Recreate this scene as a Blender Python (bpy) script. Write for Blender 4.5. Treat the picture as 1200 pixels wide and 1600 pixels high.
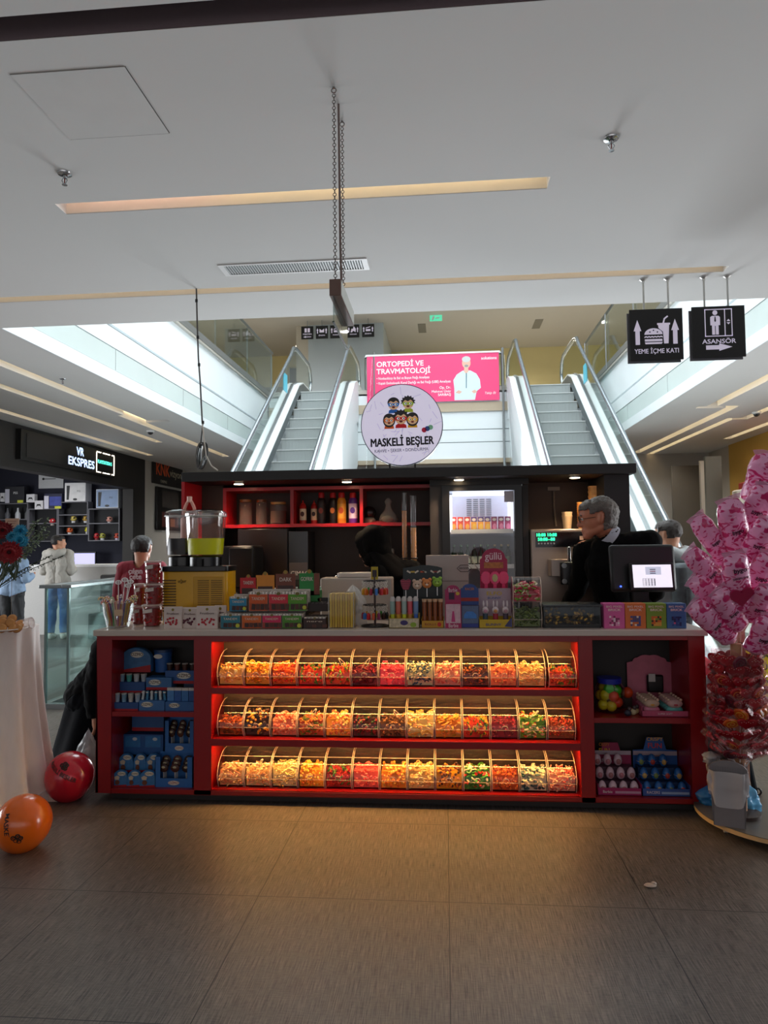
import bpy, bmesh, math, random
from math import sin, cos, pi, radians as R
from mathutils import Vector as V, Matrix, noise
random.seed(7)
sc = bpy.context.scene
COL = sc.collection
for o in list(bpy.data.objects): bpy.data.objects.remove(o)

# ---------------------------------------------------------------- camera
FPX = 1100.0; EYE = V((0, 0, 1.6))
PSI, TH, RO = 0.08554286, 0.04639421, 0.0113
_f = V((-sin(PSI)*cos(TH), cos(PSI)*cos(TH), sin(TH)))
_r0 = V((cos(PSI), sin(PSI), 0)); _u0 = _r0.cross(_f)
_r = _r0*cos(RO) - _u0*sin(RO); _u = _r0*sin(RO) + _u0*cos(RO)
cd = bpy.data.cameras.new('camera'); cam = bpy.data.objects.new('camera', cd); COL.objects.link(cam)
cam.matrix_world = Matrix(((_r.x, _u.x, -_f.x, EYE.x), (_r.y, _u.y, -_f.y, EYE.y), (_r.z, _u.z, -_f.z, EYE.z), (0, 0, 0, 1)))
cd.sensor_width = 36; cd.sensor_fit = 'AUTO'; cd.lens = 36*FPX/1600; cd.clip_start = .05; cd.clip_end = 200
sc.camera = cam
def ray(px, py): return _f + _r*((px-600)/FPX) - _u*((py-800)/FPX)
def at(px, py, Y):                       # the point at depth Y seen at that pixel
    d = ray(px, py); return EYE + d*(Y/d.y)
def atz(px, py, Z):
    d = ray(px, py); return EYE + d*((Z-EYE.z)/d.z)

# ---------------------------------------------------------------- light
w = bpy.data.worlds.new('surroundings'); sc.world = w; w.use_nodes = True
bg = w.node_tree.nodes['Background']; bg.inputs[0].default_value = (.86, .92, 1, 1); bg.inputs[1].default_value = .30
sc.view_settings.view_transform = 'Standard'; sc.view_settings.look = 'None'; sc.view_settings.gamma = 1
sc.view_settings.exposure = 0.3; sc.view_settings.use_curve_mapping = False
sc.cycles.transparent_max_bounces = 40; sc.cycles.max_bounces = 10; sc.cycles.use_denoising = True
sc.cycles.sample_clamp_indirect = 6; sc.cycles.caustics_reflective = False; sc.cycles.caustics_refractive = False
def area(name, loc, size, power, col=(1, 1, 1), rot=(0, 0, 0), spread=None):
    l = bpy.data.lights.new(name, 'AREA'); l.shape = 'RECTANGLE'; l.size, l.size_y = size; l.energy = power; l.color = col
    if spread: l.spread = R(spread)
    o = bpy.data.objects.new(name, l); COL.objects.link(o); o.location = loc; o.rotation_euler = rot
    o.visible_camera = True
    return o
def spot(name, loc, power, col, ang=110, blend=.6, rot=(0, 0, 0), rad=.03):
    l = bpy.data.lights.new(name, 'SPOT'); l.energy = power; l.color = col; l.spot_size = R(ang); l.spot_blend = blend; l.shadow_soft_size = rad
    o = bpy.data.objects.new(name, l); COL.objects.link(o); o.location = loc; o.rotation_euler = rot; return o
area('skylight', (-.4, 11.7, 11.5), (7.4, 10.5), 1350, (.88, .96, 1))
area('rear_fill_light', (0, -6.5, 1.9), (12, 3.0), 46, (1, .90, .86), (R(90), 0, 0))  # unseen fill light added behind the camera
area('ceiling_fill_light', (-.2, 13.9, 1.35), (3.3, 2.3), 680, (.88, .95, 1), (R(-90), 0, 0))  # added fill behind the kiosk that brightens the front ceiling; no real window
area('right_fill_light', (8.8, 7, 1.35), (8, 2.2), 340, (.94, .97, 1), (R(90), 0, R(90)))  # out-of-view fill light added on the right for ceiling and floor
area('left_fill_light', (-11.5, 7, 1.5), (8, 2.4), 400, (.92, .96, 1), (R(90), 0, R(-90)))  # matching fill light added out of view on the left
for x_, y_, p_ in ((-9.2, 14.6, 50), (-8.6, 13.2, 40), (-5.5, 8.5, 60), (-5.5, 13, 60), (5.4, 8.5, 50), (5.4, 13, 60), (4.6, 16, 60), (-5.2, 18.5, 150), (-8.3, 14.0, 60)):
    spot('gallery_fill_spot', (x_, y_, 3.66), p_*.8, (1, .97, .93), 150, .9)  # spots added to lift the side galleries; no fittings belong to them

for x_, y_ in ((-7, 19), (-2.5, 21.5), (2, 21.5), (6.5, 19), (-8, 11), (7.5, 11)):
    spot('upper_fill_spot', (x_, y_, 8.25), 330, (1, .95, .86), 160, .9)  # spots added to brighten the upper storey, apart from its visible lights

# ---------------------------------------------------------------- helpers
def srgb(h):
    if isinstance(h, (tuple, list)): return (*h[:3], 1)
    h = h.lstrip('#'); c = [int(h[i:i+2], 16)/255 for i in (0, 2, 4)]
    return (*[x/12.92 if x <= .04045 else ((x+.055)/1.055)**2.4 for x in c], 1)
_M = {}
def mat(col, rough=.5, metal=0, emit=0, noise_amt=.06, scale=40, spec=.5, bump=0, coat=0, ecol=None, sss=0, stretch=None, alpha=None, trans=0):
    key = (str(col), rough, metal, emit, noise_amt, scale, spec, bump, coat, str(ecol), sss, stretch, alpha, trans)
    if key in _M: return _M[key]
    m = bpy.data.materials.new('surface_' + str(len(_M))); m.use_nodes = True; nt = m.node_tree; b = nt.nodes['Principled BSDF']
    c = srgb(col); b.inputs['Base Color'].default_value = c
    b.inputs['Roughness'].default_value = rough; b.inputs['Metallic'].default_value = metal
    b.inputs['Specular IOR Level'].default_value = spec
    if coat: b.inputs['Coat Weight'].default_value = coat; b.inputs['Coat Roughness'].default_value = .08
    if sss: b.inputs['Subsurface Weight'].default_value = sss; b.inputs['Subsurface Radius'].default_value = (.01, .005, .003)
    if alpha: b.inputs['Alpha'].default_value = alpha
    if trans: b.inputs['Transmission Weight'].default_value = trans
    if emit:
        b.inputs['Emission Color'].default_value = srgb(ecol or col); b.inputs['Emission Strength'].default_value = emit
    if noise_amt or bump:
        tc = nt.nodes.new('ShaderNodeTexCoord'); n = nt.nodes.new('ShaderNodeTexNoise'); n.inputs['Scale'].default_value = scale; n.inputs['Detail'].default_value = 3
        src = tc.outputs['Object']
        if stretch:
            mp = nt.nodes.new('ShaderNodeMapping'); mp.inputs['Scale'].default_value = stretch; nt.links.new(src, mp.inputs[0]); src = mp.outputs[0]
        nt.links.new(src, n.inputs['Vector'])
        if noise_amt:
            mx = nt.nodes.new('ShaderNodeMix'); mx.data_type = 'RGBA'
            mx.inputs[6].default_value = (*[x*(1-noise_amt) for x in c[:3]], 1); mx.inputs[7].default_value = (*[min(1, x*(1+noise_amt)) for x in c[:3]], 1)
            nt.links.new(n.outputs['Fac'], mx.inputs[0]); nt.links.new(mx.outputs[2], b.inputs['Base Color'])
        if bump:
            bp = nt.nodes.new('ShaderNodeBump'); bp.inputs['Strength'].default_value = bump; bp.inputs['Distance'].default_value = .01
            nt.links.new(n.outputs['Fac'], bp.inputs['Height']); nt.links.new(bp.outputs[0], b.inputs['Normal'])
    _M[key] = m; return m
def clear(tint=(1, 1, 1), gloss=.08, edge=.45, rough=.03, key=None):    # thin clear sheet: see-through, shinier at a glancing angle
    k = ('clear', tint, gloss, edge, rough)
    if k in _M: return _M[k]
    m = bpy.data.materials.new('clear_sheet_' + str(len(_M))); m.use_nodes = True; nt = m.node_tree; nt.nodes.clear()
    out = nt.nodes.new('ShaderNodeOutputMaterial'); t = nt.nodes.new('ShaderNodeBsdfTransparent'); g = nt.nodes.new('ShaderNodeBsdfGlossy')
    t.inputs[0].default_value = (*tint, 1); g.inputs['Roughness'].default_value = rough
    lw = nt.nodes.new('ShaderNodeLayerWeight'); lw.inputs[0].default_value = .5
    mr = nt.nodes.new('ShaderNodeMapRange'); mr.inputs[1].default_value = .3; mr.inputs[2].default_value = 1; mr.inputs[3].default_value = gloss; mr.inputs[4].default_value = edge
    mx = nt.nodes.new('ShaderNodeMixShader')
    L = nt.links.new; L(lw.outputs['Facing'], mr.inputs[0]); L(mr.outputs[0], mx.inputs[0]); L(t.outputs[0], mx.inputs[1]); L(g.outputs[0], mx.inputs[2]); L(mx.outputs[0], out.inputs[0])
    _M[k] = m; return m
def frosted(col, fac=.5, rough=.25):     # cloudy plastic: part see-through, part diffuse
    k = ('frosted', str(col), fac, rough)
    if k in _M: return _M[k]
    m = bpy.data.materials.new('cloudy_plastic_' + str(len(_M))); m.use_nodes = True; nt = m.node_tree
    b = nt.nodes['Principled BSDF']; b.inputs['Base Color'].default_value = srgb(col); b.inputs['Roughness'].default_value = rough
    out = nt.nodes['Material Output']; t = nt.nodes.new('ShaderNodeBsdfTransparent'); mx = nt.nodes.new('ShaderNodeMixShader'); mx.inputs[0].default_value = fac
    nz = nt.nodes.new('ShaderNodeTexNoise'); nz.inputs['Scale'].default_value = 25; bp = nt.nodes.new('ShaderNodeBump'); bp.inputs['Strength'].default_value = .4
    L = nt.links.new; L(nz.outputs['Fac'], bp.inputs['Height']); L(bp.outputs[0], b.inputs['Normal'])
    L(t.outputs[0], mx.inputs[1]); L(b.outputs[0], mx.inputs[2]); L(mx.outputs[0], out.inputs[0])
    _M[k] = m; return m

def translucent(col, rough=.4):
    k = ('translucent', str(col))
    if k in _M: return _M[k]
    m = bpy.data.materials.new('translucent_liquid'); m.use_nodes = True; nt = m.node_tree; b = nt.nodes['Principled BSDF']; b.inputs['Base Color'].default_value = srgb(col); b.inputs['Roughness'].default_value = rough
    t = nt.nodes.new('ShaderNodeBsdfTranslucent'); t.inputs[0].default_value = srgb(col); mx = nt.nodes.new('ShaderNodeMixShader'); mx.inputs[0].default_value = .3
    L = nt.links.new; L(b.outputs[0], mx.inputs[1]); L(t.outputs[0], mx.inputs[2]); L(mx.outputs[0], nt.nodes['Material Output'].inputs[0]); _M[k] = m; return m
class MB:
    """collects shapes for ONE mesh object; m is the material slot"""
    def __init__(s): s.v = []; s.f = []; s.m = []
    def add(s, vs, fs, m=0):
        n = len(s.v); s.v += [tuple(v) for v in vs]; s.f += [tuple(i+n for i in f) for f in fs]; s.m += [m]*len(fs); return s
    def box(s, x0, x1, y0, y1, z0, z1, m=0, rot=None, piv=None):
        vs = [V((x, y, z)) for z in (z0, z1) for x, y in ((x0, y0), (x1, y0), (x1, y1), (x0, y1))]
        if rot is not None:
            p = V(piv) if piv is not None else V(((x0+x1)/2, (y0+y1)/2, (z0+z1)/2)); vs = [p + rot @ (v-p) for v in vs]
        return s.add(vs, [(3, 2, 1, 0), (4, 5, 6, 7), (0, 1, 5, 4), (1, 2, 6, 5), (2, 3, 7, 6), (3, 0, 4, 7)], m)
    def rbox(s, x0, x1, y0, y1, z0, z1, r, m=0, seg=3):    # rounded in plan
        pts = []
        for cx, cy, a0 in ((x1-r, y1-r, 0), (x0+r, y1-r, 90), (x0+r, y0+r, 180), (x1-r, y0+r, 270)):
            for k in range(seg+1): a = R(a0+90*k/seg); pts.append((cx+r*cos(a), cy+r*sin(a)))
        return s.prism(pts, z0, z1, m)
    def prism(s, pts, z0, z1, m=0, T=None):
        n = len(pts); vs = [V((x, y, z)) for z in (z0, z1) for x, y in pts]
        if T is not None: vs = [T @ v for v in vs]
        return s.add(vs, [tuple(range(n-1, -1, -1)), tuple(range(n, 2*n))] + [(i, (i+1) % n, n+(i+1) % n, n+i) for i in range(n)], m)
    def fprism(s, pts, y0, y1, m=0, T=None):               # outline in x,z pushed along y (front y0)
        n = len(pts); vs = [V((x, y, z)) for y in (y0, y1) for x, z in pts]
        if T is not None: vs = [T @ v for v in vs]
        return s.add(vs, [tuple(range(n)), tuple(range(2*n-1, n-1, -1))] + [((i+1) % n, i, n+i, n+(i+1) % n) for i in range(n)], m)
    def sprism(s, pts, x0, x1, m=0):                       # outline in y,z pushed along x
        n = len(pts); vs = [V((x, y, z)) for x in (x0, x1) for y, z in pts]
        return s.add(vs, [tuple(range(n-1, -1, -1)), tuple(range(n, 2*n))] + [(i, (i+1) % n, n+(i+1) % n, n+i) for i in range(n)], m)
    def cone(s, a, b, ra, rb, n=16, m=0, cap=True):
        a = V(a); b = V(b); d = (b-a).normalized(); u = d.orthogonal().normalized(); w_ = d.cross(u)
        vs = [p + (u*cos(2*pi*k/n) + w_*sin(2*pi*k/n))*r for p, r in ((a, ra), (b, rb)) for k in range(n)]
        fs = [(k, (k+1) % n, n+(k+1) % n, n+k) for k in range(n)]
        if cap: fs += [tuple(range(n-1, -1, -1)), tuple(range(n, 2*n))]
        return s.add(vs, fs, m)
    def cyl(s, a, b, r, n=16, m=0): return s.cone(a, b, r, r, n, m)
    def tube(s, pts, r, n=8, m=0, closed=False):
        pts = [V(p) for p in pts]; k = len(pts); vs = []; up = None
        for i, p in enumerate(pts):
            q0 = pts[i-1] if (i or closed) else p; q1 = pts[(i+1) % k] if (i < k-1 or closed) else p
            d = (q1-q0).normalized()
            if up is None: up = d.orthogonal().normalized()
            else:
                up = up - d*up.dot(d); up = up.normalized() if up.length > 1e-6 else d.orthogonal().normalized()
            w_ = d.cross(up); rr = r[i] if isinstance(r, (list, tuple)) else r
            vs += [p + (up*cos(2*pi*j/n) + w_*sin(2*pi*j/n))*rr for j in range(n)]
        fs = []
        for i in range(k if closed else k-1):
            a, b = i*n, ((i+1) % k)*n
            fs += [(a+j, a+(j+1) % n, b+(j+1) % n, b+j) for j in range(n)]
        if not closed: fs += [tuple(range(n-1, -1, -1)), tuple(range((k-1)*n, k*n))]
        return s.add(vs, fs, m)
    def lathe(s, prof, c=(0, 0, 0), n=24, m=0, T=None, sx=1, sy=1):   # profile of (r, z)
        c = V(c); vs = []; fs = []
        for r, z in prof:
            for k in range(n):
                v = V((r*cos(2*pi*k/n)*sx, r*sin(2*pi*k/n)*sy, z)); vs.append(c + (T @ v if T is not None else v))
        for i in range(len(prof)-1): fs += [(i*n+k, i*n+(k+1) % n, (i+1)*n+(k+1) % n, (i+1)*n+k) for k in range(n)]
        if prof[0][0] > 1e-5: fs.append(tuple(range(n-1, -1, -1)))
        if prof[-1][0] > 1e-5: fs.append(tuple(range((len(prof)-1)*n, len(prof)*n)))
        return s.add(vs, fs, m)
    def ball(s, c, r, n=14, m=0, T=None, k=None):
        rx, ry, rz = (r, r, r) if not isinstance(r, (tuple, list)) else r
        k = k or max(6, n//2); c = V(c); vs = []; fs = []
        for i in range(k+1):
            t = pi*i/k
            for j in range(n):
                v = V((rx*sin(t)*cos(2*pi*j/n), ry*sin(t)*sin(2*pi*j/n), -rz*cos(t))); vs.append(c + (T @ v if T is not None else v))
        for i in range(k): fs += [(i*n+j, i*n+(j+1) % n, (i+1)*n+(j+1) % n, (i+1)*n+j) for j in range(n)]
        return s.add(vs, fs, m)
    def torus(s, c, r0, r1, n=14, k=7, m=0, T=None):
        c = V(c); vs = []; fs = []
        for i in range(n):
            a = 2*pi*i/n
            for j in range(k):
                b = 2*pi*j/k; v = V(((r0+r1*cos(b))*cos(a), (r0+r1*cos(b))*sin(a), r1*sin(b))); vs.append(c + (T @ v if T is not None else v))
        for i in range(n):
            for j in range(k): fs.append((i*k+j, ((i+1) % n)*k+j, ((i+1) % n)*k+(j+1) % k, i*k+(j+1) % k))
        return s.add(vs, fs, m)
    def grid(s, fn, nu, nv, m=0, cu=False):
        vs = [fn(i/nu, j/nv) for j in range(nv+1) for i in range(nu+(0 if cu else 1))]; w_ = nu if cu else nu+1
        fs = [(j*w_+i, j*w_+(i+1) % w_, (j+1)*w_+(i+1) % w_, (j+1)*w_+i) for j in range(nv) for i in range(nu)]
        return s.add(vs, fs, m)
    def build(s, name, mats, parent=None, smooth=35, bevel=0, solid=0, loc=None):
        me = bpy.data.meshes.new(name); me.from_pydata(s.v, [], s.f)
        if not isinstance(mats, (list, tuple)): mats = [mats]
        for q in mats: me.materials.append(q)
        if len(mats) > 1: me.polygons.foreach_set('material_index', s.m)
        bm = bmesh.new(); bm.from_mesh(me); bmesh.ops.remove_doubles(bm, verts=bm.verts, dist=1e-6); bmesh.ops.recalc_face_normals(bm, faces=bm.faces); bm.to_mesh(me); bm.free()
        if smooth: me.shade_smooth(); me.set_sharp_from_angle(angle=R(smooth))
        o = bpy.data.objects.new(name, me); COL.objects.link(o)
        if parent is not None: o.parent = parent
        if loc is not None: o.location = loc
        if bevel:
            b = o.modifiers.new('bevel', 'BEVEL'); b.width = bevel; b.segments = 2; b.limit_method = 'ANGLE'
        if solid:
            b = o.modifiers.new('thickness', 'SOLIDIFY'); b.thickness = solid; b.offset = 0
        return o
def tag(o, label, cat, group=None, kind=None):
    o['label'] = label; o['category'] = cat
    if group: o['group'] = group
    if kind: o['kind'] = kind
    return o
def thing(name, label, cat, loc=(0, 0, 0), rz=0, group=None):
    o = bpy.data.objects.new(name, None); COL.objects.link(o); o.location = loc; o.rotation_euler = (0, 0, rz); o.empty_display_size = .05
    return tag(o, label, cat, group)
def solo(name, mb, mats, label, cat, loc=(0, 0, 0), group=None, **k):
    o = mb.build(name, mats, **k); o.location = loc; return tag(o, label, cat, group)
def struct(name, mb, mats, **k):
    o = mb.build(name, mats, **k)
    if o.parent is None: o['kind'] = 'structure'
    return o
def dup(root, loc, rz=None, label=None, group=None):
    r = root.copy(); COL.objects.link(r); r.location = loc
    if rz is not None: r.rotation_euler = (0, 0, rz)
    if label: r['label'] = label
    if group: r['group'] = group
    for ch in list(root.children):
        c = ch.copy(); COL.objects.link(c); c.parent = r
        for g in list(ch.children):
            d = g.copy(); COL.objects.link(d); d.parent = c
    return r
_FW = V((0, 0, 0))
def text(s, size, loc, m, parent, **k):
    ls = s.split('\n')
    if len(ls) == 1: return text1(s, size, loc, m, parent, **k)
    e = k.pop('lead', 1.0)*size; rx = k.get('rot', (90, 0, 0))
    for i, l in enumerate(ls):
        d = ((len(ls)-1)/2-i)*e; Rm = Matrix.Rotation(R(rx[2]), 3, 'Z') @ Matrix.Rotation(R(rx[1]), 3, 'Y') @ Matrix.Rotation(R(rx[0]), 3, 'X')
        text1(l, size, V(loc) + Rm @ V((0, d, 0)), m, parent, **k)
def text1(s, size, loc, m, parent, name='lettering', rot=(90, 0, 0), align='CENTER', bold=0, ext=.0006, sx=1, shear=0, width=None):
    c = bpy.data.curves.new(name, 'FONT'); c.body = s; c.size = size; c.align_x = align; c.align_y = 'CENTER'; c.extrude = ext; c.shear = shear; c.resolution_u = 3
    t = bpy.data.objects.new(name, c); me = bpy.data.meshes.new_from_object(t)
    bpy.data.objects.remove(t); bpy.data.curves.remove(c); me.name = name
    xs = [v.co.x for v in me.vertices] or [0, 1]
    if width: sx = width/max(1e-6, max(xs)-min(xs))
    if sx != 1:
        for v in me.vertices: v.co.x *= sx
    if bold:                                          # heavier strokes: the letters laid over themselves, slightly shifted
        e = bold*size; vs = [v.co.copy() for v in me.vertices]; fs = [tuple(q.vertices) for q in me.polygons]; n = len(vs); V2 = []; F2 = []
        for k, (dx, dy) in enumerate(((0, 0), (e, 0), (-e, 0), (0, e), (0, -e), (e*.7, e*.7), (-e*.7, -e*.7), (e*.7, -e*.7), (-e*.7, e*.7))):
            V2 += [(v.x+dx, v.y+dy, v.z+k*.00002) for v in vs]; F2 += [tuple(i+k*n for i in f) for f in fs]
        bpy.data.meshes.remove(me); me = bpy.data.meshes.new(name); me.from_pydata(V2, [], F2)
    me.materials.clear(); me.materials.append(m)
    o = bpy.data.objects.new(name, me); COL.objects.link(o); o.parent = parent; o.location = loc; o.rotation_euler = tuple(R(a) for a in rot); return o
def circle_pts(cx, cz, rx, rz=None, n=28, a0=0, a1=360):
    rz = rx if rz is None else rz
    full = abs(a1-a0) >= 360
    return [(cx+rx*cos(R(a0+(a1-a0)*k/(n if full else n-1))), cz+rz*sin(R(a0+(a1-a0)*k/(n if full else n-1)))) for k in range(n)]
WHITE = mat('#f2f2f2', .6); BLACK = mat('#0c0c0d', .45); CHROME = mat('#c9cbcd', .18, 1, noise_amt=0); STEEL = mat('#a9abad', .35, 1, noise_amt=.03)
# ---------------------------------------------------------------- setting
CZ = 3.7                                             # underside of the lower ceiling
AX0, AX1, AY0, AY1 = -4.18, 3.42, 6.28, 16.6         # the atrium void
def floor_mat():
    m = bpy.data.materials.new('woven_vinyl_tile'); m.use_nodes = True; nt = m.node_tree; b = nt.nodes['Principled BSDF']; N = nt.nodes.new; L = nt.links.new
    tc = N('ShaderNodeTexCoord'); mp = N('ShaderNodeMapping'); mp.inputs['Scale'].default_value = (260, 9, 1); L(tc.outputs['Object'], mp.inputs[0])
    n1 = N('ShaderNodeTexNoise'); n1.inputs['Scale'].default_value = 1; n1.inputs['Detail'].default_value = 4; L(mp.outputs[0], n1.inputs['Vector'])
    mp2 = N('ShaderNodeMapping'); mp2.inputs['Scale'].default_value = (30, 160, 1); L(tc.outputs['Object'], mp2.inputs[0])
    n2 = N('ShaderNodeTexNoise'); n2.inputs['Scale'].default_value = 1; n2.inputs['Detail'].default_value = 2; L(mp2.outputs[0], n2.inputs['Vector'])
    n3 = N('ShaderNodeTexNoise'); n3.inputs['Scale'].default_value = 1.3; n3.inputs['Detail'].default_value = 4; L(tc.outputs['Object'], n3.inputs['Vector'])
    a = N('ShaderNodeMath'); a.operation = 'ADD'; L(n1.outputs['Fac'], a.inputs[0])
    s2 = N('ShaderNodeMath'); s2.operation = 'MULTIPLY'; s2.inputs[1].default_value = .35; L(n2.outputs['Fac'], s2.inputs[0]); L(s2.outputs[0], a.inputs[1])
    cr = N('ShaderNodeValToRGB'); cr.color_ramp.elements[0].position = .45; cr.color_ramp.elements[0].color = srgb('#302a27'); cr.color_ramp.elements[1].position = .95; cr.color_ramp.elements[1].color = srgb('#7d736b')
    L(a.outputs[0], cr.inputs[0])
    # seams every .87 m
    sx = N('ShaderNodeSeparateXYZ'); L(tc.outputs['Object'], sx.inputs[0])
    seams = []
    for k, off in ((0, .0), (1, .63)):
        ad = N('ShaderNodeMath'); ad.operation = 'ADD'; ad.inputs[1].default_value = 87+off*0 - (3.237 if k else -.005) + .435; L(sx.outputs[k], ad.inputs[0])
        mo = N('ShaderNodeMath'); mo.operation = 'MODULO'; mo.inputs[1].default_value = .87; L(ad.outputs[0], mo.inputs[0])
        sb = N('ShaderNodeMath'); sb.operation = 'SUBTRACT'; sb.inputs[1].default_value = .435; L(mo.outputs[0], sb.inputs[0])
        ab = N('ShaderNodeMath'); ab.operation = 'ABSOLUTE'; L(sb.outputs[0], ab.inputs[0])
        lt = N('ShaderNodeMath'); lt.operation = 'LESS_THAN'; lt.inputs[1].default_value = .0022; L(ab.outputs[0], lt.inputs[0]); seams.append(lt)
    mxs = N('ShaderNodeMath'); mxs.operation = 'MAXIMUM'; L(seams[0].outputs[0], mxs.inputs[0]); L(seams[1].outputs[0], mxs.inputs[1])
    mx = N('ShaderNodeMix'); mx.data_type = 'RGBA'; mx.inputs[7].default_value = srgb('#0c0a09'); L(mxs.outputs[0], mx.inputs[0]); L(cr.outputs[0], mx.inputs[6]); L(mx.outputs[2], b.inputs['Base Color'])
    rr = N('ShaderNodeMapRange'); rr.inputs[3].default_value = .30; rr.inputs[4].default_value = .5; L(n3.outputs['Fac'], rr.inputs[0]); L(rr.outputs[0], b.inputs['Roughness'])
    bp = N('ShaderNodeBump'); bp.inputs['Strength'].default_value = .25; bp.inputs['Distance'].default_value = .002; L(a.outputs[0], bp.inputs['Height']); L(bp.outputs[0], b.inputs['Normal'])
    b.inputs['Specular IOR Level'].default_value = .55
    return m
struct('floor', MB().box(-13, 13, -7, 32, -.2, 0), floor_mat(), smooth=0)
CEIL = mat('#dcdcda', .9, noise_amt=.015, scale=2); COVE = mat('#ece4d6', .8, noise_amt=.02); FASC = mat('#e6ecee', .55, noise_amt=.02, scale=3)
LED = mat('#ffeccb', .5, emit=4.2, noise_amt=0); LEDP = mat('#ffdcd2', .5, emit=4, noise_amt=0)
def slab(x0, x1, y0, y1, z0, z1, holes, b):          # a slab with rectangular openings
    xs = sorted({x0, x1, *[h[0] for h in holes], *[h[1] for h in holes]}); ys = sorted({y0, y1, *[h[2] for h in holes], *[h[3] for h in holes]})
    xs = [x for x in xs if x0 <= x <= x1]; ys = [y for y in ys if y0 <= y <= y1]
    for j in range(len(ys)-1):
        i = 0
        while i < len(xs)-1:
            cx, cy = (xs[i]+xs[i+1])/2, (ys[j]+ys[j+1])/2
            if any(h[0] < cx < h[1] and h[2] < cy < h[3] for h in holes): i += 1; continue
            k = i
            while k+1 < len(xs)-1 and not any(h[0] < (xs[k+1]+xs[k+2])/2 < h[1] and h[2] < cy < h[3] for h in holes): k += 1
            b.box(xs[i], xs[k+1], ys[j], ys[j+1], z0, z1); i = k+1
    return b
strips = [(-2.34, .636, 4.02, 4.155), (-9, 2.2, 5.50, 5.62), (-9, .62, 2.55, 2.68)]      # lit, lit, dark slot
def side_strips():                                    # coves of the two side galleries, as (x0,x1,y0,y1)
    L_ = [(-5.05, -4.88, 4.0, 11.2), (-5.05, -4.55, 11.2, 11.38), (-5.15, -4.98, 10.7, 16), (-5.75, -5.6, 4.5, 13.6), (-6.75, -6.6, 4.5, 15.5)]
    R_ = [(4.1, 4.27, 5, 11.3), (3.98, 4.27, 11.3, 11.45), (4.27, 4.62, 11.3, 11.45), (4.45, 4.62, 11.45, 17), (5.1, 5.25, 5, 12.6), (5.0, 5.1, 12.45, 12.6), (4.86, 5.0, 12.45, 17.5), (5.75, 5.9, 5, 15)]
    return L_, R_
sl, sr = side_strips()
b = slab(-13, 13, -7, AY0, CZ, CZ+.10, strips, MB())
struct('ceiling', b, CEIL, smooth=0)
struct('ceiling_2', slab(-13, AX0, AY0, 26, CZ, CZ+.10, sl, MB()), CEIL, smooth=0)
struct('ceiling_3', slab(AX1, 13, AY0, 26, CZ, CZ+.10, sr, MB()), CEIL, smooth=0)
struct('ceiling_4', MB().box(AX0, AX1, AY1+.3, 26, CZ, CZ+.1), CEIL, smooth=0)
def cove(name, s, led, h=.22, lit=True):              # box recess above a ceiling opening with an LED profile hidden on the near ledge
    x0, x1, y0, y1 = s; g = .03; q = .13
    b = MB(); b.box(x0-q, x1+q, y0-q, y1+g, CZ+h, CZ+h+.02); b.box(x0-q-.02, x0-q, y0-q, y1+g, CZ+.1, CZ+h); b.box(x1+q, x1+q+.02, y0-q, y1+g, CZ+.1, CZ+h)
    b.box(x0-q, x1+q, y1+.0, y1+g, CZ+.1, CZ+h); b.box(x0, x1, y1-.004, y1, CZ+.002, CZ+.1); b.box(x0-q, x1+q, y0-q-.02, y0-q, CZ+.1, CZ+h)
    o = struct(name, b, COVE if lit else mat('#6d5d61', .9), smooth=0)
    if lit:
        xs = [x0, x0+1.0, x1] if led is LEDP else [x0, x1]
        for k in range(len(xs)-1): MB().box(xs[k], xs[k+1], y0-.06, y0-.02, CZ+.11, CZ+.125).build('led_profile', led if k+1 < len(xs)-1 or led is not LEDP else LED, o)
    return o
# ceiling thickness is .10, so the coves start inside it
cove('trim_1', strips[0], LEDP); cove('trim_2', strips[1], mat('#ffe9c8', .5, emit=2.2, noise_amt=0)); cove('trim_3', strips[2], LED, lit=False)
n = 4
def side_cove(s):
    global n
    x0, x1, y0, y1 = s; b = MB(); h = .14; b.box(x0-.03, x1+.03, y0, y1, CZ+h, CZ+h+.02); b.box(x0-.03, x0, y0, y1, CZ+.1, CZ+h); b.box(x1, x1+.03, y0, y1, CZ+.1, CZ+h)
    o = struct('trim_%d' % n, b, COVE, smooth=0); n += 1
    l = MB()
    l.box(x0+.01, x0+.03, y0, y1, CZ+h-.012, CZ+h-.001); l.build('led_profile', mat('#ffe6ba', .5, emit=5.5, noise_amt=0), o)
for s in sl + sr: side_cove(s)
# atrium fascias: stacked white bands with shadow joints and a glass edge above
def fascia(name, X, sgn):
    b = MB(); d = lambda a: (min(X, X+sgn*a), max(X, X+sgn*a))
    if sgn < 0: b.box(X, X+.015, AY0, AY1+.3, CZ-.004, 3.86, 0)
    else: b.box(X-.015, X, AY0, AY1+.3, CZ-.004, 3.86, 0)
    for z0, z1, inset, m in ((3.86, 3.875, .03, 1), (3.875, 4.15, .006, 2), (4.15, 4.16, .03, 1), (4.16, 4.40, 0, 0), (4.40, 4.48, .10, 1), (4.48, 5.2, .05, 0)):
        if sgn < 0: b.box(X-.3, X-inset, AY0, AY1+.3, z0, z1, m)
        else: b.box(X+inset, X+.3, AY0, AY1+.3, z0, z1, m)
    for k in range(1, 5):
        y = AY0 + k*2.35
        if sgn < 0: b.box(X-.05, X-.004, y, y+.008, 3.88, 4.15, 1)
        else: b.box(X+.004, X+.05, y, y+.008, 3.88, 4.15, 1)
    return struct(name, b, [FASC, mat('#8d9496', .6), mat('#c9d5d2', .35, noise_amt=.05, scale=2)], smooth=0)
fascia('wall_left_atrium', AX0, -1); fascia('wall_right_atrium', AX1, 1)
b = MB()
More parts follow.
